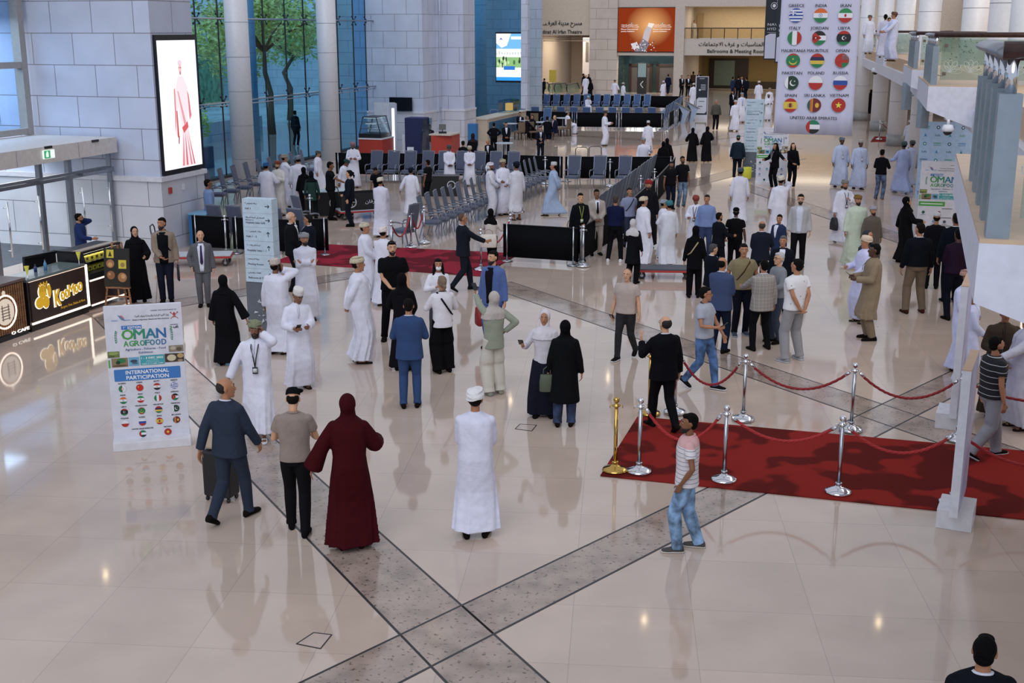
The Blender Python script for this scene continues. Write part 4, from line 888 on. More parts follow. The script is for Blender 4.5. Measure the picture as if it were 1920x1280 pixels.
    def hull_ring(z, rho, ex=0, fa=.0, n=40):
        cs = []
        for hip, kn, ank, sgn, back in legs:
            zz = z*k
            if zz > kn.z: t = (hip.z-zz)/(hip.z-kn.z); p = hip.lerp(kn, max(0, min(1, t)))
            else: t = (kn.z-zz)/(kn.z-ank.z); p = kn.lerp(ank, min(1.1, t))
            cs.append(V((p.x, p.y, zz)))
        cen = (cs[0]+cs[1])/2; out = []
        for j in range(n):
            t = 2*PI*j/n; u = V((math.cos(t), math.sin(t), 0)); b = max(cs, key=lambda q: q.dot(u))
            bb = b.lerp(cen, max(0, 1-abs((cs[0]-cs[1]).normalized().dot(u))*2.5)*.5) if (cs[0]-cs[1]).length > 1e-4 else cen
            r = rho*(1+fa*(.4*math.sin(5*t+ph[0]+.8*z)+.45*math.sin(9*t+ph[1]-1.5*z)+.35*math.sin(14*t+ph[2])))
            yk = 1+.28*min(1, z/.8)**2; out.append(bb+V((u.x*r*k, u.y*r*k*yk, 0)))
        return out
    if kind == 'robe':
        A = MB(); hem = g('hem', .07); lo = g('loose', 1.0)
        upz = [(.95, .188, .148, .005), (1.05, .175, .145, .005), (1.18, .185, .145, .003), (1.30, .195, .142, 0), (1.38, .195, .13, -.003), (1.42, .182, .115, -.005), (1.448, .145, .098, -.006), (1.472, .092, .078, -.006), (1.488, .064, .064, -.006), (1.505, .06, .06, -.006)]
        fo = (lambda z: (lambda t: (.012 if z < 1.3 else .004)*math.sin(6*t+ph[0]+z*3)+.008*math.sin(11*t+ph[1])))
        tr = torso(upz, fo, pad=.012*lo)
        if sit:
            A.loft(tr)
            pts = []; rd = []
            for q in range(9):
                tq = q/8; P = []
                for hip, kn, ank, sgn, back in legs: P.append(hip.lerp(kn, tq*2) if tq < .5 else kn.lerp(ank, tq*2-1))
                pts.append((P[0]+P[1])/2+V((0, 0, .02 if tq < .5 else 0))); rd.append((.22*k*(1+.1*tq), (.115 if tq < .6 else .13)*k))
            A.tube(pts, rd, 24, ref=(1, 0, 0), round_ends=True)
        else:
            rings = []
            zs = [hem, hem+.08, .25, .4, .55, .7, .8]
            for z in zs:
                tt = 1-(z-hem)/(.86-hem); rings.append(hull_ring(z, (.118+.035*tt*lo)*(.5+.5*w), fa=.03+.25*tt*g('fold', 1.0), n=28))
            # keep ring direction alike: both start at +x and run counter-clockwise
            A.loft(rings+tr)
        sw = g('sleeve', 0); sleeve(A, (.068, .066+.01*sw, .062+.03*sw))
        done(A, g('gname', 'robe'), cm, vg, 2)
        if not sit and g('inner'):     # undergown / trousers seen below a short hem
            T = MB()
            for hip, kn, ank, sgn, back in legs: T.tube([hip, hip.lerp(kn, .5), kn, kn.lerp(ank, .5), ank+V((0, 0, -.02))], [.10*k, .09*k, .085*k, .085*k, .07*k], 14)
            done(T, 'trousers', cl(g('inner')), vg, 2)
        if g('placket', 1) and near and not sit:
            T = MB(); T.tube([up((0, .075, 1.485)), up((.004, .135*w+.012, 1.40)), up((.006, .16*w, 1.30))], [(.004, .003)]*3, 6); T.tube([up((.03, .075, 1.475)), up((.035, .158*w+.01, 1.36)), up((.033, .168*w+.012, 1.27))], [.004, .004, .007], 6); done(T, 'tassel', cl(g('tas', 'B8BAC8')))
    else:
        # trousers
        tc_ = g('tc', '17181E'); tm = g('tm') or cl(tc_, bscale=8)
        tw = g('tw', 1.0); T = MB()
        if kind == 'skirt' or g('skirt'):
            T.loft([hull_ring(z, r, fa=fa_, n=28) for z, r, fa_ in ((g('hem', .08), .17, .1), (.3, .16, .07), (.6, .135, .03), (.8, .12, .01), (.95, .105, 0))]); nm = 'skirt'
        else:
            nm = 'trousers'
            for hip, kn, ank, sgn, back in legs:
                an = ank+V((0, -.005, -.03)); an2 = kn.lerp(an, .85)
                T.tube([hip+V((0, 0, .03)), hip.lerp(kn, .35), hip.lerp(kn, .8), kn, kn.lerp(an, .3), kn.lerp(an, .6), an2, an],
                       [(.102*k*(.5+.5*w), .112*k), (.098*k*(.5+.5*w), .098*k), .079*k*tw, .074*k*tw, .073*k*tw, .066*k*tw, .060*k*tw, .066*k*tw], 16)
            T.loft([superring(V((0, 0, z+dz))*k, X1, V((0, 1, 0)), rx*k*w*.98, ry*k*w, 24, 2.3) for z, rx, ry in ((.84, .13, .11), (.90, .17, .125), (.97, .168, .122), (1.03, .155, .112))] if not sit else
                   [superring(up((0, 0, z)), X1, Y1, rx*k*w, ry*k*w, 24, 2.3) for z, rx, ry in ((.84, .13, .10), (.90, .17, .125), (.97, .165, .12), (1.03, .155, .11))])
        done(T, nm, tm, vg, 2)
        if kind == 'top' and g('belt') and near:
            T = MB(); T.loft([superring(up((0, 0, z)), X1, Y1, .163*k*w, .12*k*w, 24, 2.3) for z in (1.0, 1.04)]); done(T, 'belt', cl('120F0E'))
        longc = g('long', 0)
        if kind == 'suit':
            jb = g('jb', .80)
            secs = [(jb, .205, .150, .0), (jb+.06, .20, .145, 0), (.97, .19, .138, 0), (1.08, .178, .13, 0), (1.20, .190, .138, 0), (1.31, .200, .14, 0), (1.38, .202, .13, -.004), (1.42, .19, .118, -.006), (1.448, .152, .10, -.008), (1.474, .098, .08, -.01), (1.492, .07, .068, -.012)]
            A = MB(); A.loft(torso(secs, lambda z: (lambda t: .008*math.sin(4*t+ph[0]+z*5)), pad=.008)); sleeve(A, (.070, .062, .053), .97)
            done(A, 'jacket', cm, vg, 2)
            # shirt front in the jacket's opening, collar and tie
            def chest(x, z, o=0):
                rx = np.interp(z, [s_[0] for s_ in secs], [s_[1] for s_ in secs])*w+.008; ry = np.interp(z, [s_[0] for s_ in secs], [s_[2] for s_ in secs])*w+.008
                ry += belly*math.exp(-((z-1.08)/.13)**2)*.5
                return up((x, ry*max(0, 1-(abs(x)/rx)**2.35)**(1/2.35)+o+np.interp(z, [s_[0] for s_ in secs], [s_[3] for s_ in secs]), z))
            opn = g('open', 0); zb = .84 if opn else 1.12; shc = cl(g('sc', 'D6D9E4'))
            T = MB(); rows = []
            for i in range(9):
                z = zb+(1.468-zb)*i/8; hw_ = (.105*opn+.005)+(.055-.03*opn if opn < 1 else .0)*(i/8) if opn else .008+.062*(i/8)**.8
                if z > 1.43: hw_ = min(hw_, .055)
                rows.append([chest(hw_*q, z, .007) for q in (-1, -.5, 0, .5, 1)])
            vs = [p for r in rows for p in r]; back_ = [p-Y1*.02 for p in vs]; n_ = len(vs); fs = []
            for i in range(8):
                for j in range(4): a = i*5+j; fs.append((a, a+1, a+6, a+5))
            edge = list(range(0, 5))+[i*5+4 for i in range(1, 9)]+[40+j for j in (3, 2, 1, 0)]+[i*5 for i in range(7, 0, -1)]
            fs += [tuple(n_+i for i in reversed(f_)) for f_ in fs]+[(edge[i], edge[i-1], n_+edge[i-1], n_+edge[i]) for i in range(len(edge))]
            T.add(vs+back_, fs); done(T, 'shirt', shc)
            T = MB(); T.tube([up((.058*math.cos(t), -.01+.058*math.sin(t), 1.487+.012*-math.sin(t))) for t in [2*PI*j/16 for j in range(16)]], (.010*k, .02*k), 6, ref=(0, 0, 1), closed=True); done(T, 'collar', shc)
            if g('tie') and (near or mid):
                T = MB(); T.loft([[chest(-wd, z, .008), chest(wd, z, .008), chest(wd, z, .024), chest(-wd, z, .024)] for z, wd in ((1.12 if not opn else 1.0, .006), (1.17 if not opn else 1.05, .034), (1.40, .017), (1.43, .018))]); done(T, 'tie', cl(g('tie')) if not isinstance(g('tie'), tuple) else g('tie')[0])
        elif kind == 'top':
            jb = g('jb', .90)
            secs = [(jb, .19, .14, 0), (jb+.05, .185, .138, 0), (1.02, .175, .13, 0) if jb < .97 else (jb+.07, .175, .13, 0), (1.10, .172, .128, 0), (1.20, .182, .133, 0), (1.31, .192, .135, 0), (1.38, .192, .124, -.004), (1.42, .18, .112, -.006), (1.448, .14, .096, -.008), (1.470, .09, .076, -.01), (1.484, .066, .066, -.012)]
            if jb < .6: secs = [(jb, .23, .19, 0), (.7, .20, .16, 0)]+[(.88, .185, .145, 0)]+secs[2:]
            A = MB(); A.loft(torso(secs, lambda z: (lambda t: .010*math.sin(5*t+ph[0]+z*6)+.006*math.sin(9*t+ph[1])), pad=.006+g('pad', 0)))
            sl = g('sl', 'short')
            if sl == 'short': sleeve(A, (.070, .068, .06), .36)
            elif sl == 'elbow': sleeve(A, (.075, .075, .07), .45)
            else: sleeve(A, (.066, .058, g('cuff', .045)), .95)
            done(A, g('gname', 'shirt'), cm, vg, 2)
            if g('collar'):
                T = MB(); T.tube([up((.062*math.cos(t), -.01+.062*math.sin(t), 1.478+.012*-math.sin(t))) for t in [2*PI*j/16 for j in range(16)]], (.010*k, .018*k), 6, ref=(0, 0, 1), closed=True); done(T, 'collar', cl(g('collar')))
            if g('stripe_band'):
                for sh, el, wr, hv, curl, sgn in arms:
                    T = MB(); a, e = up(sh), up(el); T.tube([a.lerp(e, .62), a.lerp(e, .66)], [.068*k, .067*k], 12); done(T, 'sleeve_band', cl('D8DAE0'))
    # ---- shoes
    shc_ = g('shoe', '14110F'); 
    if D < 40 or g('shoe'):
        for hip, kn, ank, sgn, back in legs:
            T = MB(); R = Matrix.Rotation(-.12*sgn, 3, 'Z') @ (Matrix.Rotation(-.5, 3, 'X') if back else Matrix.Identity(3)); o_ = ank+R @ V((0, 0, -.085*k))
            def sp(x, y, z): return o_+R @ (V((x, y, z))*k)
            if g('sandal'):
                T.loft([[sp(-wd, y, 0), sp(wd, y, 0), sp(wd, y, .022), sp(-wd, y, .022)] for y, wd in ((-.075, .028), (-.05, .036), (.05, .034), (.12, .045), (.17, .035), (.19, .015))])
                T.tube([sp(-.045, .1, .01), sp(-.03, .09, .055), sp(.03, .09, .055), sp(.045, .1, .01)], [(.006, .016)]*4, 6)
                done(T, 'sandal', cl(shc_))
            else:
                T.loft([superring(sp(0, y, h/2), R @ V((1, 0, 0)), R @ V((0, 0, 1)), wd*k, h/2*k, 12, 2.6) for y, wd, h in ((-.085, .025, .05), (-.07, .038, .085), (-.02, .042, .10), (.04, .042, .085), (.09, .048, .062), (.14, .047, .052), (.175, .036, .045), (.19, .018, .03))])
                if g('sole') and mid: T.loft([superring(sp(0, y, .012), R @ V((1, 0, 0)), R @ V((0, 0, 1)), wd*k, .013*k, 12, 4) for y, wd in ((-.092, .025), (-.075, .043), (0, .046), (.09, .053), (.15, .051), (.185, .038), (.2, .018))], mi=1)
                done(T, 'shoe', [cl(shc_), cl(g('sole') or 'D8D8DC')])
    # ---- things carried by strap stay with the person's body frame: phone in the hand
    def item(name, mb, m, label_, cat):
        o = mb.build(name, m, None, smooth=False); o.location = root.location; o.rotation_euler = root.rotation_euler; return tag(o, label_, cat)
    hr = [(up(a_[2])+Rl @ a_[3]*.11*k) for a_ in arms]
    if g('phone'):
        side_, lab = g('phone'); p = hr[0 if side_ == 'l' else 1]; a_ = arms[0 if side_ == 'l' else 1]; P = MB()
        key = g('l' if side_ == 'l' else 'r')
        if key == 'ear': P.box(hd(((-.092 if side_ == 'l' else .092), .015, 1.60)), (.01, .07, .145), RhL @ Matrix.Rotation(.25, 3, 'X'))
        else: P.box(p+V((0, .0, .035)), (.075, .145, .009), Matrix.Rotation(.7, 3, 'X'))
        item('phone', P, mat('phone_dark', '111318', .25), lab, 'phone')
    if g('lanyard'):
        T = MB(); zl = 1.12
        for sg in (-1, 1): T.tube([up((.055*sg, .03, 1.485)), up((.05*sg, .135*w+.028, 1.40)), up((.02*sg, .155*w+.03, 1.25)), up((0, .158*w+.035, zl))], (.008*k, .0025*k), 6)
        T.box(up((0, .16*w+.04, zl-.05)), (.075*k, .006, .10*k)); T.box(up((0, .16*w+.046, zl-.05)), (.06*k, .006, .06*k), mi=1)
        done(T, 'lanyard', [mat('lanyard_'+g('lanyard'), g('lanyard'), .6), mat('badge_card', 'C9CBD2', .5)])
    if g('strap'):     # bag strap over the shoulder
        T = MB(); sx = g('strap'); T.tube([up((-.13*sx, .13, 1.10)), up((-.02*sx, .165, 1.25)), up((.10*sx, .12, 1.43)), up((.11*sx, -.05, 1.475)), up((.05*sx, -.155, 1.35)), up((-.1*sx, -.165, 1.12)), up((-.18*sx, -.03, 1.04))], (.016*k, .004*k), 6, closed=True)
        done(T, 'bag_strap', cl(g('strapc', '3A2A20')))
    Rw = Matrix.Rotation(-math.radians(ang), 3, 'Z'); LH[:] = [root.location+Rw @ (h-V((0, 0, .02))) for h in hr]+[root.location+Rw @ up((0, -.16, 1.2)), math.radians(-ang)]
    return root
def P(x, fy, hy, ang, spec, label, group=None, z0=0.0):
    """a person whose feet are seen at pixel (x, fy) and whose crown at row hy"""
    X, Y = at(x, fy, z0); _, zt = zat(x, hy, Y); H = max(1.50, min(1.92, zt-z0))
    if spec.get('sit'): H = max(1.6, min(1.85, (zt-z0)+.44))
    s = dict(spec); return person((X, Y, z0), H, ang, s, label, group)
# ------------------------------------------------------------ boards, banners, screens
def rotm(a): return Matrix.Rotation(a, 3, 'Z')
WHITE_B = mat('board_white', 'D4D5E0', .5)
def agro_board(base_px, w, h, ang, label, mode='flags', lean=.0, name='poster_stand', x0=None):
    X, Y = base_px if x0 is None else x0
    r = empty(name, (X, Y, 0), ang, label, 'poster stand')
    mb = MB(); mb.box((0, 0, .06), (w+.02, .42, .12)); mb.build('base', mat('stand_base_white', 'D6D6DC', .5), r, bevel=.005)
    mb = MB(); mb.box((0, 0, .10+h/2), (w, .07, h)); mb.build('board', WHITE_B, r, bevel=.004)
    k = w/100; P_ = Print((-w/2, -.036, .10+h), (1, 0, 0), (0, 0, 1)); H = h/k
    T = lambda t, u, v, cap, c, width=None, align='c', bold=.012: P_.text(t, u*k, -v*k, cap*k, c, width*k if width else None, align, 1, bold)
    T('UNDER THE PATRONAGE OF', 93, 9, 1.6, '3A3A44', 33, 'r'); T(arabic('وزارة الثروة الزراعية والسمكية وموارد المياه'), 83, 16, 2.6, '3A3A44', 44, 'r'); T('Ministry of Agriculture, Fisheries and Water Resources', 83, 20.5, 1.5, '2A2A34', 47, 'r', .03)
    for sg in (-1, 1): P_.line([((90-5*sg)*k, -21*k), ((90+5*sg)*k, -12*k)], .7*k, 'B0423E', 1); P_.line([((90-5*sg)*k, -12*k), ((90-3.6*sg)*k, -12.6*k)], 1.6*k, 'B0423E', 1)
    P_.disc(90*k, -14.5*k, 1.6*k, 'B0423E', 2, 10, 2.6*k); P_.line([(87.5*k, -18.5*k), (92.5*k, -18.5*k)], .8*k, 'B0423E', 2)
    P_.poly([(17*k, -12*k), (22*k, -14*k), (27*k, -20*k), (22*k, -19*k)], '5C7FA8', 1); P_.poly([(20*k, -12.5*k), (23*k, -13*k), (26*k, -17.5*k), (24*k, -17*k)], 'C06A78', 2); P_.rect(9*k, -20*k, 17*k, -18.8*k, '8AA4CC', 1); P_.rect(25*k, -20*k, 33*k, -18.8*k, '8AA4CC', 1)
    P_.rect(21*k, -32.2*k, 47*k, -27*k, '2F6FB8', 1); T('7', 24, -0+31.4, 3.2, 'F0F0F4'); P_.text('th', 26.2*k, -29.3*k, 1.3*k, 'F0F0F4', None, 'c', 2); P_.text('7', 24*k, -31.4*k, 3.2*k, 'F0F0F4', None, 'c', 2); P_.text('EDITION', 37.5*k, -31.3*k, 3.2*k, 'F0F0F4', 17*k, 'c', 2, .03)
    for t, u, wd, c in (('O', 28.2, 14.5, '4A9E4C'), ('M', 43.2, 14, '359070'), ('A', 58.0, 13.5, '2E7F96'), ('N', 71.5, 12, '2F6FA8')): T(t, u, 46, 13.5, c, wd, 'c', .02)
    for i, (t, u) in enumerate(zip('AGROFOOD', (25.4, 32.6, 39.4, 46.5, 53.0, 59.3, 66.7, 74.3))): T(t, u, 55.6, 7.6, ('4A9E4C', '4A9E4C', '3E9858', '359070', '308788', '2E7F96', '2F78A0', '2F6FA8')[i], 6.0, 'c', .02)
    for sg, cx in ((-1, 16), (1, 82)):
        P_.line([((cx+sg*(3.2*math.cos(a)-1))*k*1.0, -(43-11*math.sin(a))*k) for a in [-.6+.3*i for i in range(6)]], .5*k, '3F8C66', 1)
        for i in range(6): a = -.6+.3*i; P_.disc((cx+sg*(3.2*math.cos(a)+.6))*k, -(43-11*math.sin(a))*k, .9*k, '3F8C66', 2, 8, 1.3*k)
    T('ufi', 91, 34, 3.2, '2A2A34', 6, 'c', .03); P_.poly([(82*k, -30.5*k), (86*k, -31.5*k), (86.5*k, -34*k)], '3F8C46', 1); P_.rect(84*k, -29.5*k, 94*k, -28.6*k, '5A5A64', 1)
    T('Agriculture - Fisheries - Food', 50, 61.5, 3.0, '34568A', 52); T('Exhibition', 50, 66.5, 3.0, '34568A', 18)
    def pic(u0, v0, u1, v1, c, bits=()):
        P_.rect(u0*k, -v1*k, u1*k, -v0*k, c, 1)
        for (a, b, ra, rb, cc) in bits: P_.disc((u0+(u1-u0)*a)*k, -(v0+(v1-v0)*b)*k, (u1-u0)*ra*k, cc, 2, 14, (v1-v0)*rb*k)
    pic(1, 61.5, 16, 70, '6F7A3E', ((.5, .3, .45, .25, '8FA05A'), (.3, .8, .28, .15, '4E5A2C'))); pic(5, 71, 26, 83.5, '8A7656', ((.6, .3, .28, .28, '2E7A46'), (.4, .5, .14, .2, '1E3A26'), (.5, .85, .45, .1, '5A4630')))
    P_.rect(1*k, -84*k, 3.2*k, -73*k, '4FA848', 1); pic(27, 71, 40.5, 83, '6FA6C8', ((.5, .45, .35, .18, '31485C'), (.6, .7, .3, .12, '4A6A80')))
    pic(80, 58, 99, 67, '8E8070', ((.3, .4, .2, .3, 'B8AC98'), (.7, .6, .2, .3, '5E5244'))); pic(74, 69, 99, 81, '40342A', ((.35, .5, .24, .38, 'CFC3A4'), (.82, .3, .17, .28, 'B89C66'), (.8, .85, .14, .14, 'A08A6C')))
    P_.rect(42*k, -83*k, 73.5*k, -69.5*k, '3FA0AA', 1, .8*k); P_.text('1 - 3 DEC 2025', 57.7*k, -74.3*k, 2.6*k, 'F0F4F4', 28*k, 'c', 2, .04); P_.text('Oman Convention', 57.7*k, -77*k, 1.1*k, 'E0EEF0', 15*k, 'c', 2); P_.text('& Exhibition Centre', 57.7*k, -79.2*k, 1.1*k, 'E0EEF0', 17*k, 'c', 2); P_.text('HALL 3 | 11 AM - 7 PM', 57.7*k, -82*k, 1.6*k, 'F0F4F4', 27*k, 'c', 2, .03)
    if mode == 'flags':
        P_.rect(7*k, -103.5*k, 93*k, -87*k, '3A78BE', 1, 1.2*k); P_.text('INTERNATIONAL', 50*k, -94.2*k, 5.0*k, 'F0F2F8', 56*k, 'c', 2, .03); P_.text('PARTICIPATION', 50*k, -101.6*k, 5.0*k, 'F0F2F8', 55*k, 'c', 2, .03)
        names = [['ALGERIA', 'CHINA', 'EGYPT', 'GREECE'], ['INDIA', 'IRAN', 'ITALY', 'JORDAN'], ['LIBYA', 'MAURITANIA', 'MAURITIUS', 'PAKISTAN'], ['POLAND', 'RUSSIA', 'SPAIN', 'SRI LANKA']]
        for i, row in enumerate(names):
            v = 114+16.4*i
            for j, n in enumerate(row): P_.flag(n, (16+22.5*j)*k, -v*k, 4.8*k, 2); T(n, 16+22.5*j, v-6.6, 1.8, '24252C', None, 'c', .03)
        P_.flag('UNITED ARAB EMIRATES', 38*k, -179.5*k, 4.8*k, 2); T('UNITED ARAB EMIRATES', 38, 173, 1.8, '24252C', None, 'c', .03); P_.flag('VIETNAM', 71*k, -179.5*k, 4.8*k, 2); T('VIETNAM', 71, 173, 1.8, '24252C', None, 'c', .03)
    else:
        P_.rect(1*k, -98*k, 56*k, -88*k, '4FA04A', 1); P_.rect(5*k, -94*k, 51*k, -92*k, 'E8F2E8', 2)
        for (u, v, c) in ((12, 112, '1F5A46'), (45, 112, '7A2A30'), (12, 132, '7890B8'), (35, 132, '5AA0C0'), (58, 132, '44506A'), (82, 132, '7890B8'), (12, 150, '6A9AC0'), (45, 150, '44506A'), (82, 150, '4A7AB0'), (28, 168, '1F3A2E'), (62, 168, '3A86C8')):
            P_.disc(u*k, -v*k, 3.4*k, c, 1, 12); P_.rect((u-5)*k, -(v+6)*k, (u+5)*k, -(v+5)*k, '7A7C88', 1)
        for v in (104, 124, 142, 160): P_.rect(50*k, -v*k, 72*k, -(v-1.4)*k, '4A4C58', 1)
    P_.done('printed_face', r); return r
a0 = at(208, 846); a1 = at(352, 834)
x_, y_ = (a0[0]+a1[0])/2, (a0[1]+a1[1])/2+.17
agro_board(None, 1.03, 1.93, math.atan2(a1[1]-a0[1], a1[0]-a0[0]), 'white exhibition poster stand with a grid of small round flags, beside the cafe counters', x0=(x_, y_))
x_, y_ = at(1445, 346); agro_board(None, 1.15, 2.02, -BA+.1, 'white and green sponsor poster stand beside the two women in black suits', 'sponsors', x0=(x_, y_))
x_, y_ = at(1760, 452); agro_board(None, 1.25, 2.1, -BA+.05, 'white exhibition poster stand with people in dark clothes gathered before it', 'sponsors', x0=(x_, y_))
# two edge-on poster stands at the red carpet
def plain_stand(x, y, ang, w, h, label, bw=.42):
    r = empty('poster_stand', (x, y, 0), ang, label, 'poster stand')
    mb = MB(); mb.box((0, 0, .12), (w*.55, bw, .24)); mb.build('base', mat('stand_base_white', 'D6D6DC', .5), r, bevel=.006)
    mb = MB(); mb.box((0, 0, .24+h/2), (w, .10, h)); mb.build('board', mat('stand_board', 'D8DAE4', .5), r, bevel=.004)
    mb = MB(); mb.box((0, 0, .245+h), (w, .10, .012)); mb.build('wooden_edge', mat('raw_wood', 'C4A68C', .6), r)
    mb = MB(); mb.box((0, -.054, .26+h/2), (w-.06, .006, h-.08)); mb.build('printed_face', mat('lilac_print', 'BFC0E4', .4, nscale=2, vary=.12), r)
x_, y_ = at(1797, 985); plain_stand(x_, y_+.1, math.radians(90-25), .98, 1.76, 'white free-standing board seen edge-on at the front edge of the red carpet', .40)
x_, y_ = at(1793, 800); plain_stand(x_, y_+.1, math.radians(66), 1.0, 1.95, 'white free-standing board seen edge-on behind the red carpet', .5)
# logo wall at the right
lw = empty('logo_wall', label='light blue media wall printed with rows of small logos under the balcony', cat='backdrop')
sA, tA = to_st(*at(1722, 372)); TW = tA
s0_, z0_ = on_t(1727, 228, TW); s1_, _ = on_t(1790, 240, TW)
o_ = st(s0_, TW, 0); mb = MB(); wbox(mb, s0_, s0_+2.0, TW, TW+.12, 0, z0_); mb.build('panel', mat('media_blue', 'A9C6E8', .5), lw, fix=True)
P_ = Print(o_, WX, (0, 0, 1)); cs = ['4FA070', '1E5A7A', '3A86C8', '34567A', '2E8C96']
for i in range(9):
    for j in range(5):
        u = .18+.4*j; v = z0_-.18-.28*i; q = (i+j*2) % 4; c = cs[(i*2+j) % 5]
        if q == 0: P_.text('OMAN', u, v, .05, c, .24, bold=.03); P_.text('AGROFOOD', u, v-.06, .035, c, .24)
        elif q == 1: P_.poly([(u-.05, v-.05), (u, v+.08), (u+.05, v-.05), (u, v-.02)], c, 1)
        elif q == 2: P_.disc(u, v, .06, c, 1, 14); P_.disc(u, v, .03, 'D8E6F4', 2, 10)
        else: P_.text('lufs', u, v-.02, .07, c, .16)
P_.done('printed_logos', lw)
# hanging banner with flags
TB = 33.0
bn = empty('hanging_banner', label='large white hanging banner printed with rows of round country flags', cat='banner')
cn = [on_t(*q, TB) for q in ((1450, 250), (1597, 255), (1618, -60), (1469, -60))]
mb = MB(); nx = 24; vs = []; fs = []
for j in range(9):
    for i in range(nx+1):
        f_, g_ = i/nx, j/8; s_ = (cn[0][0]*(1-f_)+cn[1][0]*f_)*(1-g_)+(cn[3][0]*(1-f_)+cn[2][0]*f_)*g_; z_ = (cn[0][1]*(1-f_)+cn[1][1]*f_)*(1-g_)+(cn[3][1]*(1-f_)+cn[2][1]*f_)*g_
        vs.append(st(s_, TB+.02*math.sin(f_*19+.8)+.012*math.sin(f_*41), z_))
for j in range(8):
    for i in range(nx): a = j*(nx+1)+i; fs.append((a, a+1, a+nx+2, a+nx+1))
mb.add(vs, fs); o = mb.build('cloth', mat('banner_cloth', 'C9CAE2', .7, vary=0), bn, smooth=True); sd = o.modifiers.new('thick', 'SOLIDIFY'); sd.thickness = .006; sd.offset = 1
mb = MB(); mb.tube([st(cn[3][0], TB, cn[3][1]), st(cn[2][0], TB, cn[2][1])], .025, 8); mb.tube([st(cn[3][0]+.2, TB, cn[3][1]), st(cn[3][0]+.2, TB, TOP+3)], .006, 5); mb.tube([st(cn[2][0]-.2, TB, cn[2][1]), st(cn[2][0]-.2, TB, TOP+3)], .006, 5); mb.build('hanger', STEEL, bn)
P_ = Print(st(0, TB-.045, 0), WX, (0, 0, 1), 0)
rows = [(('GREECE', 1492.5), ('INDIA', 1538.7), ('IRAN', 1585.2), 29), (('ITALY', 1489.7), ('JORDAN', 1535.5), ('LIBYA', 1582), 71.2), (('MAURITANIA', 1487), ('MAURITIUS', 1532.2), ('OMAN', 1578.7), 113.5), (('PAKISTAN', 1484.2), ('POLAND', 1529.2), ('RUSSIA', 1575.5), 155.3), (('SPAIN', 1481.7), ('SRI LANKA', 1526.5), ('VIETNAM', 1572.2), 197.3)]
WID = dict(zip('GREECE INDIA IRAN ITALY JORDAN LIBYA MAURITANIA MAURITIUS OMAN PAKISTAN POLAND RUSSIA SPAIN SRI_LANKA VIETNAM'.replace('_', ' ').replace('SRI LANKA', 'SRI_LANKA').split(), (26, 19, 17, 18.5, 29, 19.5, 40.5, 34.5, 22, 33.5, 27, 24.5, 20, 35, 31))); WID['SRI LANKA'] = 35
for *fl, py in rows:
    for n_, px in fl:
        s_, z_ = on_t(px, py, TB-.045); R_ = 11.8/F_PX*TB*1.04; P_.flag(n_, s_, z_, R_, 1)
        s_, z_ = on_t(px+.8, py-15.8, TB-.045); P_.text(n_, s_, z_, .075, '23242C', WID[n_]/F_PX*TB*1.05, 'c', 1, .012)
s_, z_ = on_t(1524, 237.8, TB-.045); P_.flag('UNITED ARAB EMIRATES', s_, z_, R_, 1); s_, z_ = on_t(1525, 223.8, TB-.045); P_.text('UNITED ARAB EMIRATES', s_, z_, .075, '23242C', 78/F_PX*TB*1.05, 'c', 1, .012)
P_.done('printed_flags', bn)
# two dark hanging banners behind it
for i, (x0, x1, yb, TD, lab) in enumerate(((1431, 1468, 112, 38.5, 'left dark hanging banner with white lower panel beside the flag banner'), (1452, 1490, 118, 36.5, 'dark hanging banner with white lower panel mostly hidden by the flag banner'))):
    r = empty('hanging_banner', label=lab, cat='banner'); sa, zb = on_t(x0, yb, TD); sb, _ = on_t(x1, yb, TD); zt = zb+3.2
    mb = MB(); wbox(mb, sa, sb, TD, TD+.02, zb, zt); mb.build('cloth', mat('banner_dark', '14202A', .6, vary=0), r, fix=True)
    mb = MB(); mb.tube([st(sa, TD, zt), st(sb, TD, zt)], .02, 8); mb.tube([st((sa+sb)/2, TD, zt), st((sa+sb)/2, TD, TOP+3)], .006, 5); mb.build('hanger', STEEL, r)
    P_ = Print(st(sa, TD, zb), WX, (0, 0, 1)); w_ = sb-sa
    P_.poly([(.03, .04), (w_-.03, .04), (w_-.03, .77), (.16, .77), (.03, .70)], 'C6C8DC', 1)
    P_.text('NAVIG', w_*.14, 1.00, .075, 'C8CCD4', w_*.74, 'l'); P_.text('HYDRO', w_*.14, .87, .075, 'C8CCD4', w_*.74, 'l'); P_.rect(w_*.14, .80, w_*.7, .812, 'A8ACB4', 1)
    P_.disc(w_*.42, 1.58, .10, 'C8CCD4', 1, 20); P_.disc(w_*.42, 1.58, .085, '14202A', 2, 20); P_.disc(w_*.42, 1.58, .05, 'DADCE4', 3, 16)
    for q in range(4): P_.rect(w_*.55, 1.66+.055*q, w_*.82, 1.69+.055*q, 'B8BCC6', 1)
    P_.disc(w_*.78, .58, .045, '2A4A90', 2, 14); P_.disc(w_*.78, .58, .028, 'C6C8DC', 3, 12); P_.text('GU', w_*.7, .36, .05, '2A4A90', None, 'c', 2); P_.text('S', w_*.72, .16, .09, '2A3040', None, 'c', 2)
    P_.done('printed_face', r)
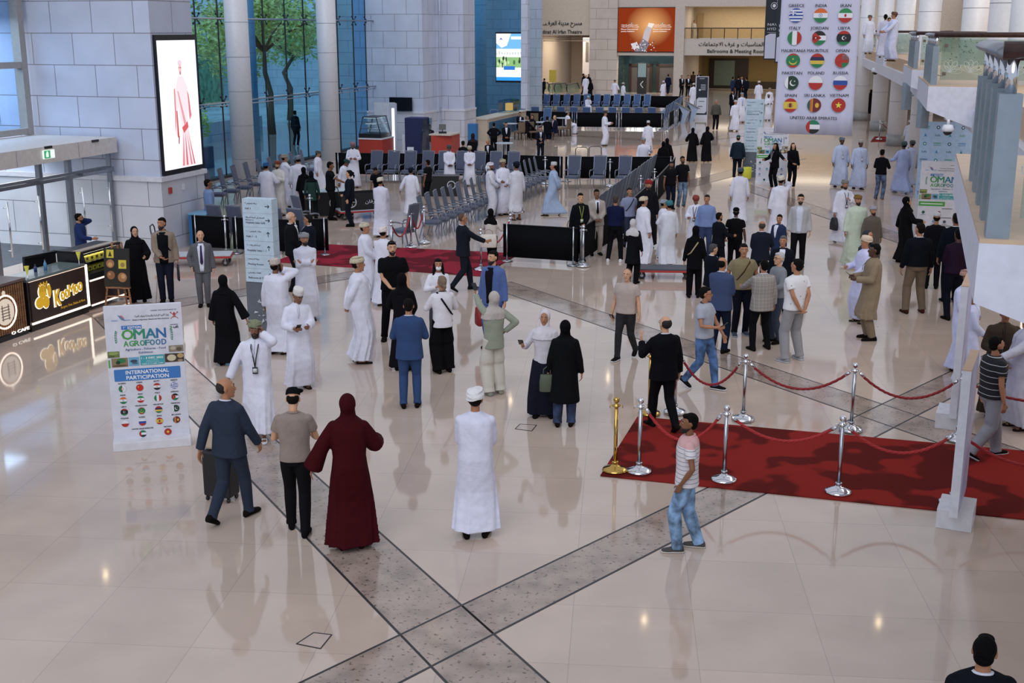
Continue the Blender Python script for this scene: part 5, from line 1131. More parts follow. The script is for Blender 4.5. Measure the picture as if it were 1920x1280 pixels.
# wayfinding totems
def totem(px, py, top, w, lab, d=.24):
    X, Y = at(px, py); s_, t_ = to_st(X, Y); _, h = zat(px, top, Y)
    r = empty('wayfinding_totem', label=lab, cat='sign')
    mb = MB(); wbox(mb, s_, s_+w, t_, t_+d, 1.0, h); mb.build('sign_panel', mat('totem_pale', 'B9CCDA', .5), r, fix=True)
    mb = MB(); wbox(mb, s_-.02, s_+w+.01, t_+.02, t_+d-.01, 0, 1.0); mb.build('plinth', mat('totem_grey', '5E656E', .5), r, fix=True)
    mb = MB()
    for i in range(1, 7): wbox(mb, s_-.002, s_+w+.002, t_-.002, t_+d+.002, 1.0+(h-1.0)*i/6.0-.004, 1.0+(h-1.0)*i/6.0) if i < 6 else None
    mb.build('seam', SEAM, r, fix=True)
    P_ = Print(st(s_, t_, 0), WX, (0, 0, 1)); k = (h-1.0)/6; ink = '2E343E'
    L_ = [(arabic('صالة المعارض ٣'), 'Hall 3', 'r'), (arabic('المصعد إلى أجنحة الضيافة'), 'Hospitality Suites 3a/3b', 'r'), (arabic('صالات المعارض ١ - ٢'), 'Halls 1 - 2', 'u'), (arabic('أجنحة الضيافة ١ - ٢'), 'Hospitality Suites 1 - 2', 'u'), (arabic('غرفة الاجتماعات'), 'Meeting Rooms', 'u'), (arabic('القاعات والمسارح'), 'Ballrooms & Theatre', 'u')]
    for i, (a, e, ar) in enumerate(L_):
        y = h-k*(i+1); P_.text(a, .06, y+k*.64, k*.10, ink, None, 'l', bold=.02); P_.text(e, .06, y+k*.25, k*.14, ink, None if len(e) < 20 else w*.66, 'l', bold=.015)
        if i == 1: P_.text('Elevator to', .06, y+k*.46, k*.10, ink, None, 'l', bold=.015)
        cx, cy = w-.10, y+k*.5; q = k*.17
        if ar == 'r': P_.line([(cx-q, cy), (cx+q, cy)], .014, ink, 1); P_.line([(cx+q*.3, cy+q*.7), (cx+q, cy), (cx+q*.3, cy-q*.7)], .014, ink, 1)
        else: P_.line([(cx, cy-q), (cx, cy+q)], .014, ink, 1); P_.line([(cx-q*.7, cy+q*.3), (cx, cy+q), (cx+q*.7, cy+q*.3)], .014, ink, 1)
    rr = random.Random(4)
    for i in range(14):      # cut star pattern of the plinth
        cx, cy = w*.62+rr.uniform(-.16, .16), .45+rr.uniform(-.35, .42); a = rr.uniform(0, PI); q = rr.uniform(.04, .1)
        P_.poly([(cx, cy), (cx+q*math.cos(a), cy+q*math.sin(a)), (cx+q*1.3*math.cos(a+.5), cy+q*1.3*math.sin(a+.5))], 'C4CCD6', 2)
    P_.done('printed_face', r); return r
totem(467, 622, 372, .62, 'pale blue wayfinding totem with hall and suite arrows near the entrance')
totem(1392, 332, 186, .70, 'pale grey wayfinding totem behind the sponsor poster stand')
# screens
sc_ = empty('video_screen', label='tall bright screen showing a figure in pink robes on white, on the stone block', cat='screen')
mb = MB(); wbox(mb, -18, -17.93, 27.7, 29.62, 2.0, 5.56); mb.build('screen_frame', mat('screen_black', '10131C', .3), sc_, fix=True)
mb = MB(); wbox(mb, -17.93, -17.925, 27.76, 29.58, 2.12, 5.42); mb.build('screen_face', emit_mat('screen_white', 'F4F6FF', 1.15), sc_, fix=True)
P_ = Print(st(-17.925, 28.66, 2.12), LX, (0, 0, 1)); 
P_.disc(.10, 2.72, .10, 'EBD8E4', 1, 16, .08); P_.disc(.10, 2.58, .075, 'F0C8C8', 1, 16, .13); P_.disc(.06, 2.60, .018, '8A3A48', 2, 8); P_.disc(.13, 2.60, .018, '8A3A48', 2, 8); P_.disc(.10, 2.46, .045, 'C88A98', 2, 10, .05)
P_.poly([(-.02, 2.38), (.22, 2.38), (.40, 2.1), (.50, 1.4), (.42, 1.2), (.34, 1.5), (.32, 1.1), (.58, .02), (-.1, .02), (.02, 1.05), (-.12, 1.6), (-.14, 1.0), (-.28, .8), (-.32, 1.1), (-.2, 2.0)], 'F6E6EE', 1)
for pts, c in (([(-.26, 2.05), (-.2, 2.1), (-.22, 1.3), (-.30, .9)], 'E08A90'), ([(-.2, 1.5), (-.16, 1.5), (-.14, .8), (-.22, .82)], 'C85048'), ([(.38, 2.0), (.44, 1.9), (.52, 1.35), (.42, 1.22)], 'DC8088'), ([(-.1, 2.0), (-.05, 2.0), (.24, 1.15), (.14, 1.1)], 'E8A0A8'), ([(.02, 1.05), (.3, 1.2), (.34, 1.05), (.1, .9)], 'D8646A'), ([(.08, 1.0), (-.06, .05), (.04, .05)], 'E0888E'), ([(.16, 1.0), (.12, .05), (.22, .05)], 'D8707A'), ([(.22, 1.0), (.34, .05), (.42, .05)], 'E0888E'), ([(.28, 1.0), (.5, .05), (.56, .05)], 'D05860'), ([(-.18, .82), (-.12, .84), (-.16, .62), (-.2, .66)], '9A4A50')): P_.poly(pts, c, 2)
P_.done('picture', sc_, .95)
s2 = empty('video_screen', label='bright blue and white event screen in the blue tinted bay', cat='screen')
sa, zt = on_t(929, 60, 75.7); sb, zb = on_t(981, 155, 75.7)
mb = MB(); wbox(mb, sa, sb, 75.7, 75.85, zb, zt); mb.build('screen_frame', mat('screen_black', '10131C', .3), s2, fix=True)
P_ = Print(st(sa+.05, 75.7, zb+.12), WX, (0, 0, 1), .01); w_ = sb-sa-.06; h_ = zt-zb-.22
P_.rect(0, 0, w_, h_, '6AA8D8', 0); P_.rect(0, h_*.25, w_, h_*.5, '7FA870', 1); P_.rect(0, h_*.5, w_, h_*.68, 'D8DCD8', 1); P_.rect(0, .2, w_, h_*.28, 'EEF2FA', 2); P_.rect(0, 0, w_, .22, '2E8AD8', 3); P_.poly([(0, h_), (w_*.55, h_), (w_*.4, h_*.75), (w_*.2, h_*.7), (0, h_*.8)], 'F4F6FC', 2)
P_.poly([(w_*.1, h_*.85), (w_*.18, h_*.92), (w_*.26, h_*.85), (w_*.18, h_*.88)], '2A5AA0', 3); P_.rect(w_*.55, h_*.88, w_*.95, h_*.94, 'E4ECF6', 2); P_.rect(w_*.05, h_*.52, w_*.9, h_*.55, 'F0F2F8', 2); P_.rect(w_*.28, h_*.23, w_*.7, h_*.31, '2E6AB8', 4)
rr = random.Random(8)
for i in range(16): P_.disc(rr.uniform(.1, w_-.1), h_*rr.uniform(.3, .48), rr.uniform(.04, .1), rr.choice(['2A3A34', '466A44', '8AB06A', 'B8C8A0']), 2, 8, rr.uniform(.1, .2))
for i in range(10): P_.rect(w_*.1*i, h_*.56, w_*.1*i+.06, h_*(.58+.06*rr.random()), 'A8B0B4', 2)
P_.done('picture', s2, 1.3)
s3 = empty('video_screen', label='orange screen with a silver arm splashing and white lettering on the far wall', cat='screen')
sa, zt = on_t(1160, 15, 110.9); sb, zb = on_t(1264, 97, 110.9)
mb = MB(); wbox(mb, sa-.06, sb+.06, 110.9, 111, zb-.06, zt+.06); mb.build('screen_frame', mat('screen_black', '10131C', .3), s3, fix=True)
w_ = sb-sa; h_ = zt-zb
om = bpy.data.materials.new('orange_glow'); om.use_nodes = True; nt = om.node_tree; nt.nodes.clear(); tc = nt.nodes.new('ShaderNodeTexCoord'); mp = nt.nodes.new('ShaderNodeMapping'); gr = nt.nodes.new('ShaderNodeTexGradient'); gr.gradient_type = 'SPHERICAL'; rp = nt.nodes.new('ShaderNodeValToRGB'); em = nt.nodes.new('ShaderNodeEmission'); ou = nt.nodes.new('ShaderNodeOutputMaterial')
mp.vector_type = 'POINT'; mp.inputs['Scale'].default_value = (2.2, 1, 2.0); mp.inputs['Location'].default_value = (-1.25, -0.5, -1.2)
nt.links.new(tc.outputs['Generated'], mp.inputs[0]); nt.links.new(mp.outputs[0], gr.inputs[0]); nt.links.new(gr.outputs[0], rp.inputs[0]); nt.links.new(rp.outputs[0], em.inputs[0]); nt.links.new(em.outputs[0], ou.inputs[0])
rp.color_ramp.elements[0].color = (*srgb('8A3418'), 1); rp.color_ramp.elements[1].color = (*srgb('F0B070'), 1); em.inputs[1].default_value = .9
mb = MB(); n_ = Vector((-LX.x, -LX.y, 0))*.01; mb.prism([st(sa, 110.9, zb)+n_*.5, st(sb, 110.9, zb)+n_*.5, st(sb, 110.9, zt)+n_*.5, st(sa, 110.9, zt)+n_*.5], n_); mb.build('screen_face', om, s3, fix=True)
P_ = Print(st(sa, 110.9, zb), WX, (0, 0, 1), .02)
P_.poly([(w_*.40, .3), (w_*.52, .5), (w_*.60, h_*.55), (w_*.52, h_*.6), (w_*.46, h_*.45)], 'B8AEB4', 1); P_.poly([(w_*.3, 0), (w_*.5, 0), (w_*.56, h_*.2), (w_*.44, h_*.3)], '7A7480', 2); P_.poly([(w_*.52, h_*.58), (w_*.60, h_*.54), (w_*.64, h_*.64), (w_*.54, h_*.66)], 'E8DCD4', 2); P_.poly([(w_*.23, h_*.18), (w_*.34, h_*.22), (w_*.38, h_*.1), (w_*.28, h_*.04)], 'C8C0C8', 2)
for i in range(70): x = w_*rr.gauss(.42, .1); y = abs(h_*rr.gauss(.1, .09)); P_.disc(x, y, rr.uniform(.015, .06), rr.choice(['F0ECEC', 'D8D0D4', '3A343C']), 3, 6)
for x, sgn in ((.05, 1), (.62, 1)):
    for i, (a, b) in enumerate(((.30, .60), (.32, .56), (.30, .5), (.24, .45))):
        P_.text(arabic('معرض مسقط الدولي للمجوهرات') if i < 2 else ('Muscat International' if i == 2 else 'Jewelry Exhibition'), w_*x, h_*b, h_*.032, 'F4E8E0', w_*a, 'l', 4)
P_.disc(w_*.24, h_*.65, .05, '6AC8D8', 4, 8); P_.disc(w_*.78, h_*.65, .05, '6AC8D8', 4, 8); P_.done('picture', s3, 1.0)
s4 = empty('wall_television', label='small black television mounted on the stone block wall', cat='television')
sa, zt = on_t(730, 182, 56.8); sb, zb = on_t(773, 208, 56.8); mb = MB(); wbox(mb, sa, sb, 56.78, 56.84, zb, zt); mb.build('screen', mat('screen_off', '0A0C12', .15), s4, fix=True); mb = MB(); wbox(mb, (sa+sb)/2-.2, (sa+sb)/2+.2, 56.84, 57, zb+.15, zt-.15); mb.build('bracket', BLACKM, s4, fix=True)
def far_text(t, x0, x1, py, cap, lab):
    a_, z_ = on_t(x0, py, 110.95); b_, _ = on_t(x1, py, 110.95); m = MB(); write(m, t, st(a_, 110.95, z_), WX, Vector((0, 0, 1)), cap, b_-a_, 'l', 0, .012, 0, .04); tag(m.build('wall_lettering', INK), lab, 'lettering')
# letters on the far walls
INK = mat('letter_black', '1C1A1C', .5, vary=0)
far_text('Madinat Al Irfan Theatre', 1007, 1091, 63, .34, 'black English theatre name lettering on the beige wall')
far_text(arabic('مسرح مدينة العرفـــان'), 1007, 1091, 47, .38, 'black Arabic theatre name lettering on the beige wall')
far_text('Ballrooms & Meeting Rooms', 1326, 1440, 99, .31, 'black English ballrooms lettering on the band below the mezzanine')
far_text(arabic('قاعات المناسبات و غرف الاجتماعات'), 1310, 1462, 86, .34, 'black Arabic ballrooms lettering on the band below the mezzanine')
# ------------------------------------------------------------ carpets
def carpet(name, corners, label, c='78201C'):
    mb = MB(); mb.prism([Vector((*p, .004)) for p in corners], (0, 0, .014)); o = mb.build(name, mat('carpet_'+c, c, .95, kind='carpet', spec=.1), fix=True, bevel=.004); tag(o, label, 'carpet')
ca = Vector((1.16, 15.06)); e1 = Vector((4.98, -1.47)).normalized(); e2 = Vector((1.47, 4.98)).normalized()
carpet('red_carpet', [ca, ca+e1*7.0, ca+e1*7.0+e2*2.62, ca+e2*2.62], 'long red carpet in the foreground between two rows of rope posts')
carpet('red_carpet', [st(-14.6, 27.15).xy, st(-9.0, 26.95).xy, st(-9.0, 30.1).xy, st(-14.6, 29.9).xy], 'red carpet beside the chairs enclosure in the middle of the hall', '802030')
carpet('red_carpet', [Vector(at(1632, 266)), Vector(at(1672, 266)), Vector(at(1676, 257)), Vector(at(1640, 256))], 'small red carpet between the columns under the balcony')
# ------------------------------------------------------------ rope posts
def rope_post(x, y, label, gold=False, group=None, h=.98, r0=.17):
    m = mat('brass', 'C8A45A', .12, 1) if gold else CHROME
    o = empty('rope_post', (x, y, .018 if gold is not None else 0), 0, label, 'rope post', group)
    mb = MB(); mb.lathe([(0, 0), (r0, 0), (r0, .018), (r0*.93, .035), (r0*.45, .065), (.04, .085), (.035, .10), (0, .10)], n=28); mb.build('base', m, o, smooth=True)
    mb = MB(); mb.lathe([(.026, .08), (.026, h-.09), (0, h-.09)], n=16); mb.lathe([(.0, .105), (.042, .105), (.046, .12), (.042, .135), (0, .135)], n=16); mb.build('pole', m if gold else STEEL, o, smooth=True)
    mb = MB(); mb.lathe([(0, h-.10), (.03, h-.10), (.05, h-.085), (.05, h-.07), (.02, h-.055), (.015, h-.03)], n=16); mb.ell((0, 0, h), (.042, .042, .042), None, 16, 10); mb.build('finial', m, o, smooth=True)
    for a in (0, 2*PI/4*2):
        mb = MB(); mb.tube([(.045*math.cos(a), .045*math.sin(a), h-.08), (.08*math.cos(a), .08*math.sin(a), h-.07), (.085*math.cos(a), .085*math.sin(a), h-.11)], .006, 6); mb.build('rope_hook', m, o, smooth=True)
    return o
def rope(a, b, label, sag=.38, h=.87, c='A8282A', group=None, r=.019):
    a = Vector((*a, h)); b = Vector((*b, h)); d = (b-a); d.z = 0; d.normalize(); a += d*.09; b -= d*.09; n = 34
    pts = [a.lerp(b, i/n)-Vector((0, 0, sag*(1-(2*i/n-1)**2))) for i in range(n+1)]
    o = empty('velvet_rope', (0, 0, 0), 0, label, 'rope', group)
    mb = MB(); side = Vector((-d.y, d.x, 0)); m = 90
    for ph in range(3):
        q = []
        for i in range(m+1):
            f_ = i/m*n; j = min(n-1, int(f_)); p = pts[j].lerp(pts[j+1], f_-j); tg = (pts[j+1]-pts[j]).normalized(); up_ = side.cross(tg); an = i*.42+ph*2*PI/3
            q.append(p+side*math.cos(an)*r*.5+up_*math.sin(an)*r*.5)
        mb.tube(q, r*.62, 6)
    mb.build('cord', mat('rope_'+c, c, .7), o, smooth=True)
    for e, f_ in ((pts[0], pts[1]), (pts[-1], pts[-2])):
        mb = MB(); t_ = (e-f_).normalized(); mb.tube([e-t_*.05, e+t_*.02, e+t_*.04], [r*1.25, r*1.25, .008], 10); mb.build('end_cap', CHROME, o, smooth=True)
fr = [(1153, 884, True), (1198, 886, False), (1357, 902, False), (1571, 925, False), (1785, 945, False)]; bk = [(1217, 777, True), (1265, 775, False), (1393, 788, False), (1595, 808, False), (1795, 826, False)]
FP = [at(x, y) for x, y, g_ in fr]; BP = [at(x, y) for x, y, g_ in bk]
fl = ['brass rope post at the front left corner of the red carpet', 'chrome rope post next to the brass post at the front of the carpet', 'chrome rope post behind the man in the pink and white shirt', 'chrome rope post in the middle of the front edge of the carpet', 'chrome rope post beside the white free-standing board at the carpet front']
bl = ['brass rope post at the back left of the carpet behind the man in black', 'chrome rope post at the back left of the carpet beside the man in black', 'chrome rope post on the back edge, second free-standing one from the left', 'chrome rope post at the back edge in front of the wide stone band', 'chrome rope post at the back edge beside the rear white board']
for (x, y, g_), p, l_ in zip(fr, FP, fl): rope_post(p[0], p[1], l_, g_)
for (x, y, g_), p, l_ in zip(bk, BP, bl): rope_post(p[0], p[1], l_, g_)
rope(FP[1], FP[2], 'red rope at the carpet front passing behind the man in the striped shirt', .36); rope(FP[2], FP[3], 'red rope at the carpet front between the two middle chrome posts', .24); rope(FP[3], FP[4], 'red rope at the carpet front ending at the white board', .26)
rope(BP[1], BP[2], 'dark red rope at the carpet back beside the man in black', .36, c='8C1F26'); rope(BP[2], BP[3], 'dark red rope at the carpet back, middle span', .3, c='8C1F26'); rope(BP[3], BP[4], 'dark red rope at the carpet back, right span by the rear white board', .3, c='8C1F26')
rope(BP[4], (BP[4][0]+1.75, BP[4][1]-.52), 'dark red rope running right behind the striped polo shirt man', .2, c='8C1F26'); rope(FP[4], (FP[4][0]+1.75, FP[4][1]-.4), 'red rope at the right end of the carpet front', .3)
# posts of the middle enclosure
for (x, y, lab) in ((425, 477, 'chrome post in the black cloth barrier near the stone block'), (735, 488, 'chrome rope post behind the white and red turban man'), (771, 464, 'chrome rope post standing in front of the chair row'), (796, 456, 'chrome rope post at the near end of the chair row'), (957, 474, 'chrome rope post at the left end of the long black barrier'), (902, 507, 'chrome rope post on the corner of the red carpet behind the pale jacket'), (1093, 500, 'chrome post behind the beige suit'), (583, 430, 'chrome post beside the large grey chair back'), (1200, 387, 'chrome post behind the dark robe, left one'), (1226, 372, 'chrome post behind the dark robe, right one'), (1648, 262, 'chrome rope post on the small carpet under the balcony'), (1022, 345, 'chrome post in the back barrier between the chair rows'), (1143, 350, 'chrome post beside the chair facing the camera')):
    X, Y = at(x, y); rope_post(X, Y, lab, False)
for a, b, lab in (((735, 488), (771, 464), 'dark red rope beside the white and red turban man'), ((771, 464), (796, 456), 'short red rope between the posts at the chair row end'), ((902, 507), (957, 474), 'red rope behind the woman in the pale jacket')): rope(at(*a), at(*b), lab, .4)
X, Y = at(1648, 262); rope((X, Y), (X+1.6, Y-.4), 'dark red rope on the small carpet under the balcony', .4, c='7C1A20')
# ------------------------------------------------------------ black cloth barriers
BK = mat('barrier_cloth', '0D0E12', .85, kind='cloth', spec=.1)
def barrier(a, b, label, z0=.12, z1=.95, n=None, group=None):
    a = Vector((*a, 0)); b = Vector((*b, 0)); L_ = (b-a).length; o = empty('cloth_barrier', a, 0, label, 'barrier', group); d = (b-a).normalized(); s_ = Vector((-d.y, d.x, 0)); k = max(2, int(L_*3))
    mb = MB(); rr_ = random.Random(int(L_*100)); off = [rr_.uniform(-.012, .012) for _ in range(k+1)]
    vs = []
    for i in range(k+1):
        p = d*(L_*i/k); vs += [p+Vector((0, 0, z0))+s_*off[i], p+Vector((0, 0, z1))]
    fs = [(2*i, 2*i+2, 2*i+3, 2*i+1) for i in range(k)]; mb.add(vs, fs); q = mb.build('cloth', BK, o, smooth=True); sd = q.modifiers.new('thick', 'SOLIDIFY'); sd.thickness = .012
    for p in (d*.10, d*(L_-.10)):
        mb = MB(); mb.lathe([(0, 0), (.09, 0), (.16, .015), (.03, .03), (0, .03)], p, 16); mb.tube([p+Vector((0, 0, .02)), p+Vector((0, 0, .98))], .022, 8); mb.build('post', STEEL, o, smooth=True)
    mb = MB(); mb.bar(Vector((0, 0, z1)), d*L_+Vector((0, 0, z1)), .03, .02); mb.build('top_bar', BLACKM, o)
S_ = lambda s, t: tuple(st(s, t).xy)
barrier(S_(-17.4, 28.0), S_(-16.3, 28.0), 'black cloth barrier between the stone block and the chrome post')
barrier(S_(-16.2, 28.0), S_(-14.3, 28.05), 'black cloth barrier behind the wayfinding totem')
barrier(S_(-14.2, 28.3), S_(-13.7, 28.5), 'black cloth barrier behind the two men in dark suits')
barrier(S_(-9.1, 29.0), S_(-7.15, 28.9), 'long black cloth barrier behind the woman in the pale jacket')
barrier(S_(-7.1, 28.95), S_(-6.9, 33.8), 'black cloth barrier beside the woman in the black suit', )
barrier(S_(-6.9, 34), S_(-7.2, 39.8), 'black cloth barrier behind the turned chair backs, near half'); barrier(S_(-7.2, 40), S_(-7.7, 46.6), 'black cloth barrier behind the turned chair backs, far half')
barrier(S_(-15.4, 45.6), S_(-11.9, 45.6), 'black cloth barrier behind the chairs beside the man in a dark suit'); barrier(S_(-11.8, 45.6), S_(-7.8, 46.7), 'black cloth barrier behind the three chairs that face the camera')
barrier(S_(-20.9, 44.4), S_(-15.5, 45.4), 'black cloth barrier behind the long front chair row')
barrier(S_(-17.7, 70.6), S_(-15.2, 71.0), 'far black cloth barrier left of the standing white-robed man'); barrier(S_(-15.1, 71.0), S_(-12.6, 71.5), 'far black cloth barrier right of the standing white-robed man')
barrier(S_(-27.0, 89.2), S_(-14.5, 90.0), 'farthest long black barrier behind the back chair row'); barrier(S_(-22.0, 71.2), S_(-17.8, 70.7), 'far black cloth barrier behind the cafe tables')
for i in range(5):
    barrier(S_(-12.35-.0*i, 71.8+3.3*i), S_(-12.55-.1*i, 74.9+3.3*i), ['nearest', 'second', 'third', 'fourth', 'farthest'][i]+' black barrier panel in the line receding beside the far chairs', group='receding barrier panels')
# ------------------------------------------------------------ banquet chairs
FAB = mat('chair_fabric', '4C546A', .8, kind='cloth', vary=.04, bump=.1); FRM = mat('chair_frame', '858B98', .35, .6)
FABB = mat('chair_fabric_blue', '3F5A86', .8, kind='cloth', vary=.04, bump=.1); FRMB = mat('chair_frame_blue', '8CA0BC', .35, .6)
def make_chair(fab, frm):
    o = empty('banquet_chair', (0, -50, 0), 0, 'x', 'chair')       # sits facing +y
    mb = MB(); mb.loft([superbox(0, 0, z, .24*f_, .235*f_) for z, f_ in ((.40, .97), (.42, 1), (.45, 1), (.475, .93), (.48, .8))]); mb.build('seat', fab, o, smooth=True)
    mb = MB(); mb.box((0, 0, .385), (.49, .48, .03)); mb.build('seat_frame', frm, o, bevel=.004)
    def bk(z): return -.23-.16*((z-.42)/.75)
    mb = MB(); mb.loft([[Vector((sx*w_, bk(z)+dy, z)) for sx, dy in ((-1, -.02), (1, -.02), (1, .025), (0, .035), (-1, .025))] for z, w_ in ((.50, .205), (.54, .215), (.9, .222), (1.12, .222), (1.14, .21))]); mb.build('backrest', fab, o, smooth=False, bevel=.008)
    mb = MB()
    for sx in (-1, 1): mb.bar((sx*.222, -.23, .39), (sx*.235, bk(1.17)+.0, 1.17), .028, .03, up=(0, 1, 0))
    mb.bar((-.245, bk(1.165), 1.165), (.245, bk(1.165), 1.165), .03, .035); mb.box((0, bk(1.165)+.0, 1.187), (.14, .03, .018)); mb.build('back_frame', frm, o, bevel=.004)
    for sx in (-1, 1):
        mb = MB(); mb.bar((sx*.225, .215, .39), (sx*.235, .225, 0), .028, .028, up=(0, 1, 0)); mb.build('leg', frm, o)
        mb = MB(); mb.bar((sx*.222, -.225, .39), (sx*.235, -.33, 0), .028, .028, up=(0, 1, 0)); mb.build('leg', frm, o)
        mb = MB(); mb.tube([(sx*.24, .2, .38), (sx*.265, .235, .52), (sx*.262, .2, .645), (sx*.258, .10, .67), (sx*.25, -.12, .655), (sx*.24, -.29, .69)], .015, 8); mb.tube([(sx*.262, .18, .665), (sx*.258, .05, .685), (sx*.255, -.06, .675)], (.022, .014), 8); mb.build('armrest', frm, o, smooth=True)
    return o
def superbox(x, y, z, rx, ry, e=6, n=20):
    return [Vector((x+rx*math.cos(t)*(abs(math.cos(t))**e+abs(math.sin(t))**e)**(-1/e), y+ry*math.sin(t)*(abs(math.cos(t))**e+abs(math.sin(t))**e)**(-1/e), z)) for t in [2*PI*j/n for j in range(n)]]
CH1 = make_chair(FAB, FRM); CH2 = make_chair(FABB, FRMB); used_ = {CH1: 0, CH2: 0}
def put_chair(proto, x, y, head, label, group):
    """head: direction the sitter looks, world degrees from +Y turning to +X"""
    rz = -math.radians(head)
    if not used_[proto]: used_[proto] = 1; proto.location = (x, y, 0); proto.rotation_euler = (0, 0, rz); tag(proto, label, None, group); return proto
    return copy_tree(proto, (x, y, 0), rz, label, group)
HB = 17
def row(proto, p0, p1, n, head, label, group, jit=0, skip=()):
    rr_ = random.Random(n); O_ = 'first second third fourth fifth sixth seventh eighth ninth tenth eleventh twelfth thirteenth fourteenth fifteenth sixteenth seventeenth eighteenth nineteenth twentieth'.split(); dr = 'from the left' if abs(p1[0]-p0[0]) > abs(p1[1]-p0[1]) else 'from the near end'
    for i in range(n):
        if i in skip: continue
        f_ = i/(n-1) if n > 1 else 0; s_ = p0[0]+(p1[0]-p0[0])*f_; t_ = p0[1]+(p1[1]-p0[1])*f_; p = st(s_, t_); put_chair(proto, p.x, p.y, head+rr_.uniform(-3, 3), label+', '+O_[i]+' '+dr, group)
row(CH1, (-18.75, 43.2), (-13.6, 44.4), 9, HB+180, 'grey banquet chair in the long row by the red counter', 'front chair row facing the camera')
row(CH1, (-11.0, 43.6), (-9.2, 44.1), 3, HB+180, 'grey chair in the short row of three by the barrier', 'three chairs facing the camera')
row(CH1, (-12.1, 31.9), (-11.9, 43.0), 19, HB+80, 'grey chair in the diagonal row by the belted robes', 'diagonal chair row facing right')
row(CH1, (-7.9, 31.4), (-8.6, 45.2), 20, HB-92, 'grey chair with turned back in the receding row', 'receding chair row facing left', skip=(0,))
row(CH1, (-20.7, 29.8), (-21.3, 43.0), 15, HB+75, 'grey chair in the row along the tall glass wall', 'chair row along the glass wall')
row(CH1, (-17.0, 28.9), (-14.6, 28.9), 5, HB+8, 'grey chair backing onto the near black barrier', 'chairs backing the near barrier')
x, y = at(577, 445); put_chair(CH1, x, y+.2, HB+35, 'grey banquet chair turned aside behind the two men in dark suits', None)
x, y = at(757, 462); put_chair(CH1, x, y+.1, HB-75, 'lone grey banquet chair facing left beside the rope posts', None)
row(CH2, (-26.5, 85.0), (-16.7, 87.6), 15, HB+180, 'blue-grey chair in the farthest row facing the camera', 'farthest chair row')
row(CH2, (-20.5, 72.2), (-13.6, 73.4), 10, HB, 'blue-grey chair back above the far black barrier', 'far chairs behind the barrier')
row(CH2, (-26.3, 76), (-26.8, 84), 9, HB+80, 'blue-grey chair in the far left row', 'far left chair row')
row(CH2, (-13.4, 75), (-14.4, 87), 9, HB-90, 'blue-grey chair in the far right row', 'far right chair row')
row(CH2, (-21.9, 67.8), (-19.3, 70.0), 3, HB+180, 'blue-grey chair near the far cafe tables', 'chairs near the cafe tables')
row(CH2, (-25.2, 68.5), (-25.9, 74), 6, HB+85, 'blue-grey chair behind the far blue counter', 'chairs behind the blue counter')
# ------------------------------------------------------------ cafe counters at the left
WSLAT = mat('slat_wood', '8A6242', .5, kind='wood'); BLKL = mat('black_laminate', '241E1E', .3); GLOW = emit_mat('led_strip', 'FFE9D8', 2.6)
def xy(px, py): return Vector((*at(px, py), 0))
# slatted counter at the frame edge
c1 = xy(57, 640); d1 = -Vector((LX.x, LX.y, 0)); out = Vector((WX.x, WX.y, 0))
sC, tC = to_st(-9.3, 22.7)
sC = -15.62
def cbox(mb, s0, s1, t0, t1, z0, z1, mi=0): wbox(mb, s0, s1, t0, t1, z0, z1, mi)
o = empty('cafe_counter', st(0, 0), 0, 'wooden slatted counter with a glowing round logo at the left edge', 'counter')
mb = MB(); cbox(mb, sC-.75, sC-.02, 15.0, 19.1, .1, 1.05); mb.build('body', mat('counter_dark', '2A211C', .5), o, fix=True)
mb = MB(); t = 15.0
while t < 19.08: cbox(mb, sC-.02, sC+.012, t, t+.035, .13, 1.03); t += .062
mb.build('slat_front', WSLAT, o, fix=True)
mb = MB(); cbox(mb, sC-.8, sC+.03, 15.0, 19.13, 1.05, 1.10); mb.build('worktop', mat('counter_top_brown', '6A5650', .3), o, fix=True)
mb = MB(); cbox(mb, sC-.7, sC+.0, 15.0, 19.1, 0, .1); mb.build('plinth', BLACKM, o, fix=True)
tl, zl = on_s(8, 585, sC); mb = MB(); c_ = st(sC+.02, tl, zl); R90 = Matrix.Rotation(-BA, 3, 'Z')
mb.tube([c_+LX*(.31*math.cos(a))+Vector((0, 0, .31*math.sin(a))) for a in [2*PI*i/40 for i in range(40)]], .016, 6, closed=True); mb.build('light_ring', GLOW, o)
mb = MB(); mb.poly([c_+LX*(.25*math.cos(a))+Vector((0, 0, .25*math.sin(a))) for a in [2*PI*i/40 for i in range(40)]]); 
mb.poly([c_+WX*.004+LX*(.05*math.cos(a))+Vector((0, 0, .36+.05*math.sin(a))) for a in [2*PI*i/16 for i in range(16)]]); mb.build('round_logo', emit_mat('logo_glow', 'D8C8B8', .9), o)
P_ = Print(st(sC+.03, tl, zl), LX, (0, 0, 1)); 
for q in range(5): P_.rect(-.12, -.14+.055*q, .12, -.12+.055*q, '9A8A7C', 1)
P_.rect(-.1, -.16, -.07, .14, '9A8A7C', 2); P_.rect(.07, -.16, .1, .14, '9A8A7C', 2); P_.done('logo_print', o)
mb = MB(); write(mb, 'O CAFE', st(sC+.03, tl+.12, zl-.47), LX, Vector((0, 0, 1)), .06, .50, 'l', 0, .02, 0, .02); mb.build('lettering', emit_mat('letter_glow', 'F0E8E0', 1.2), o)
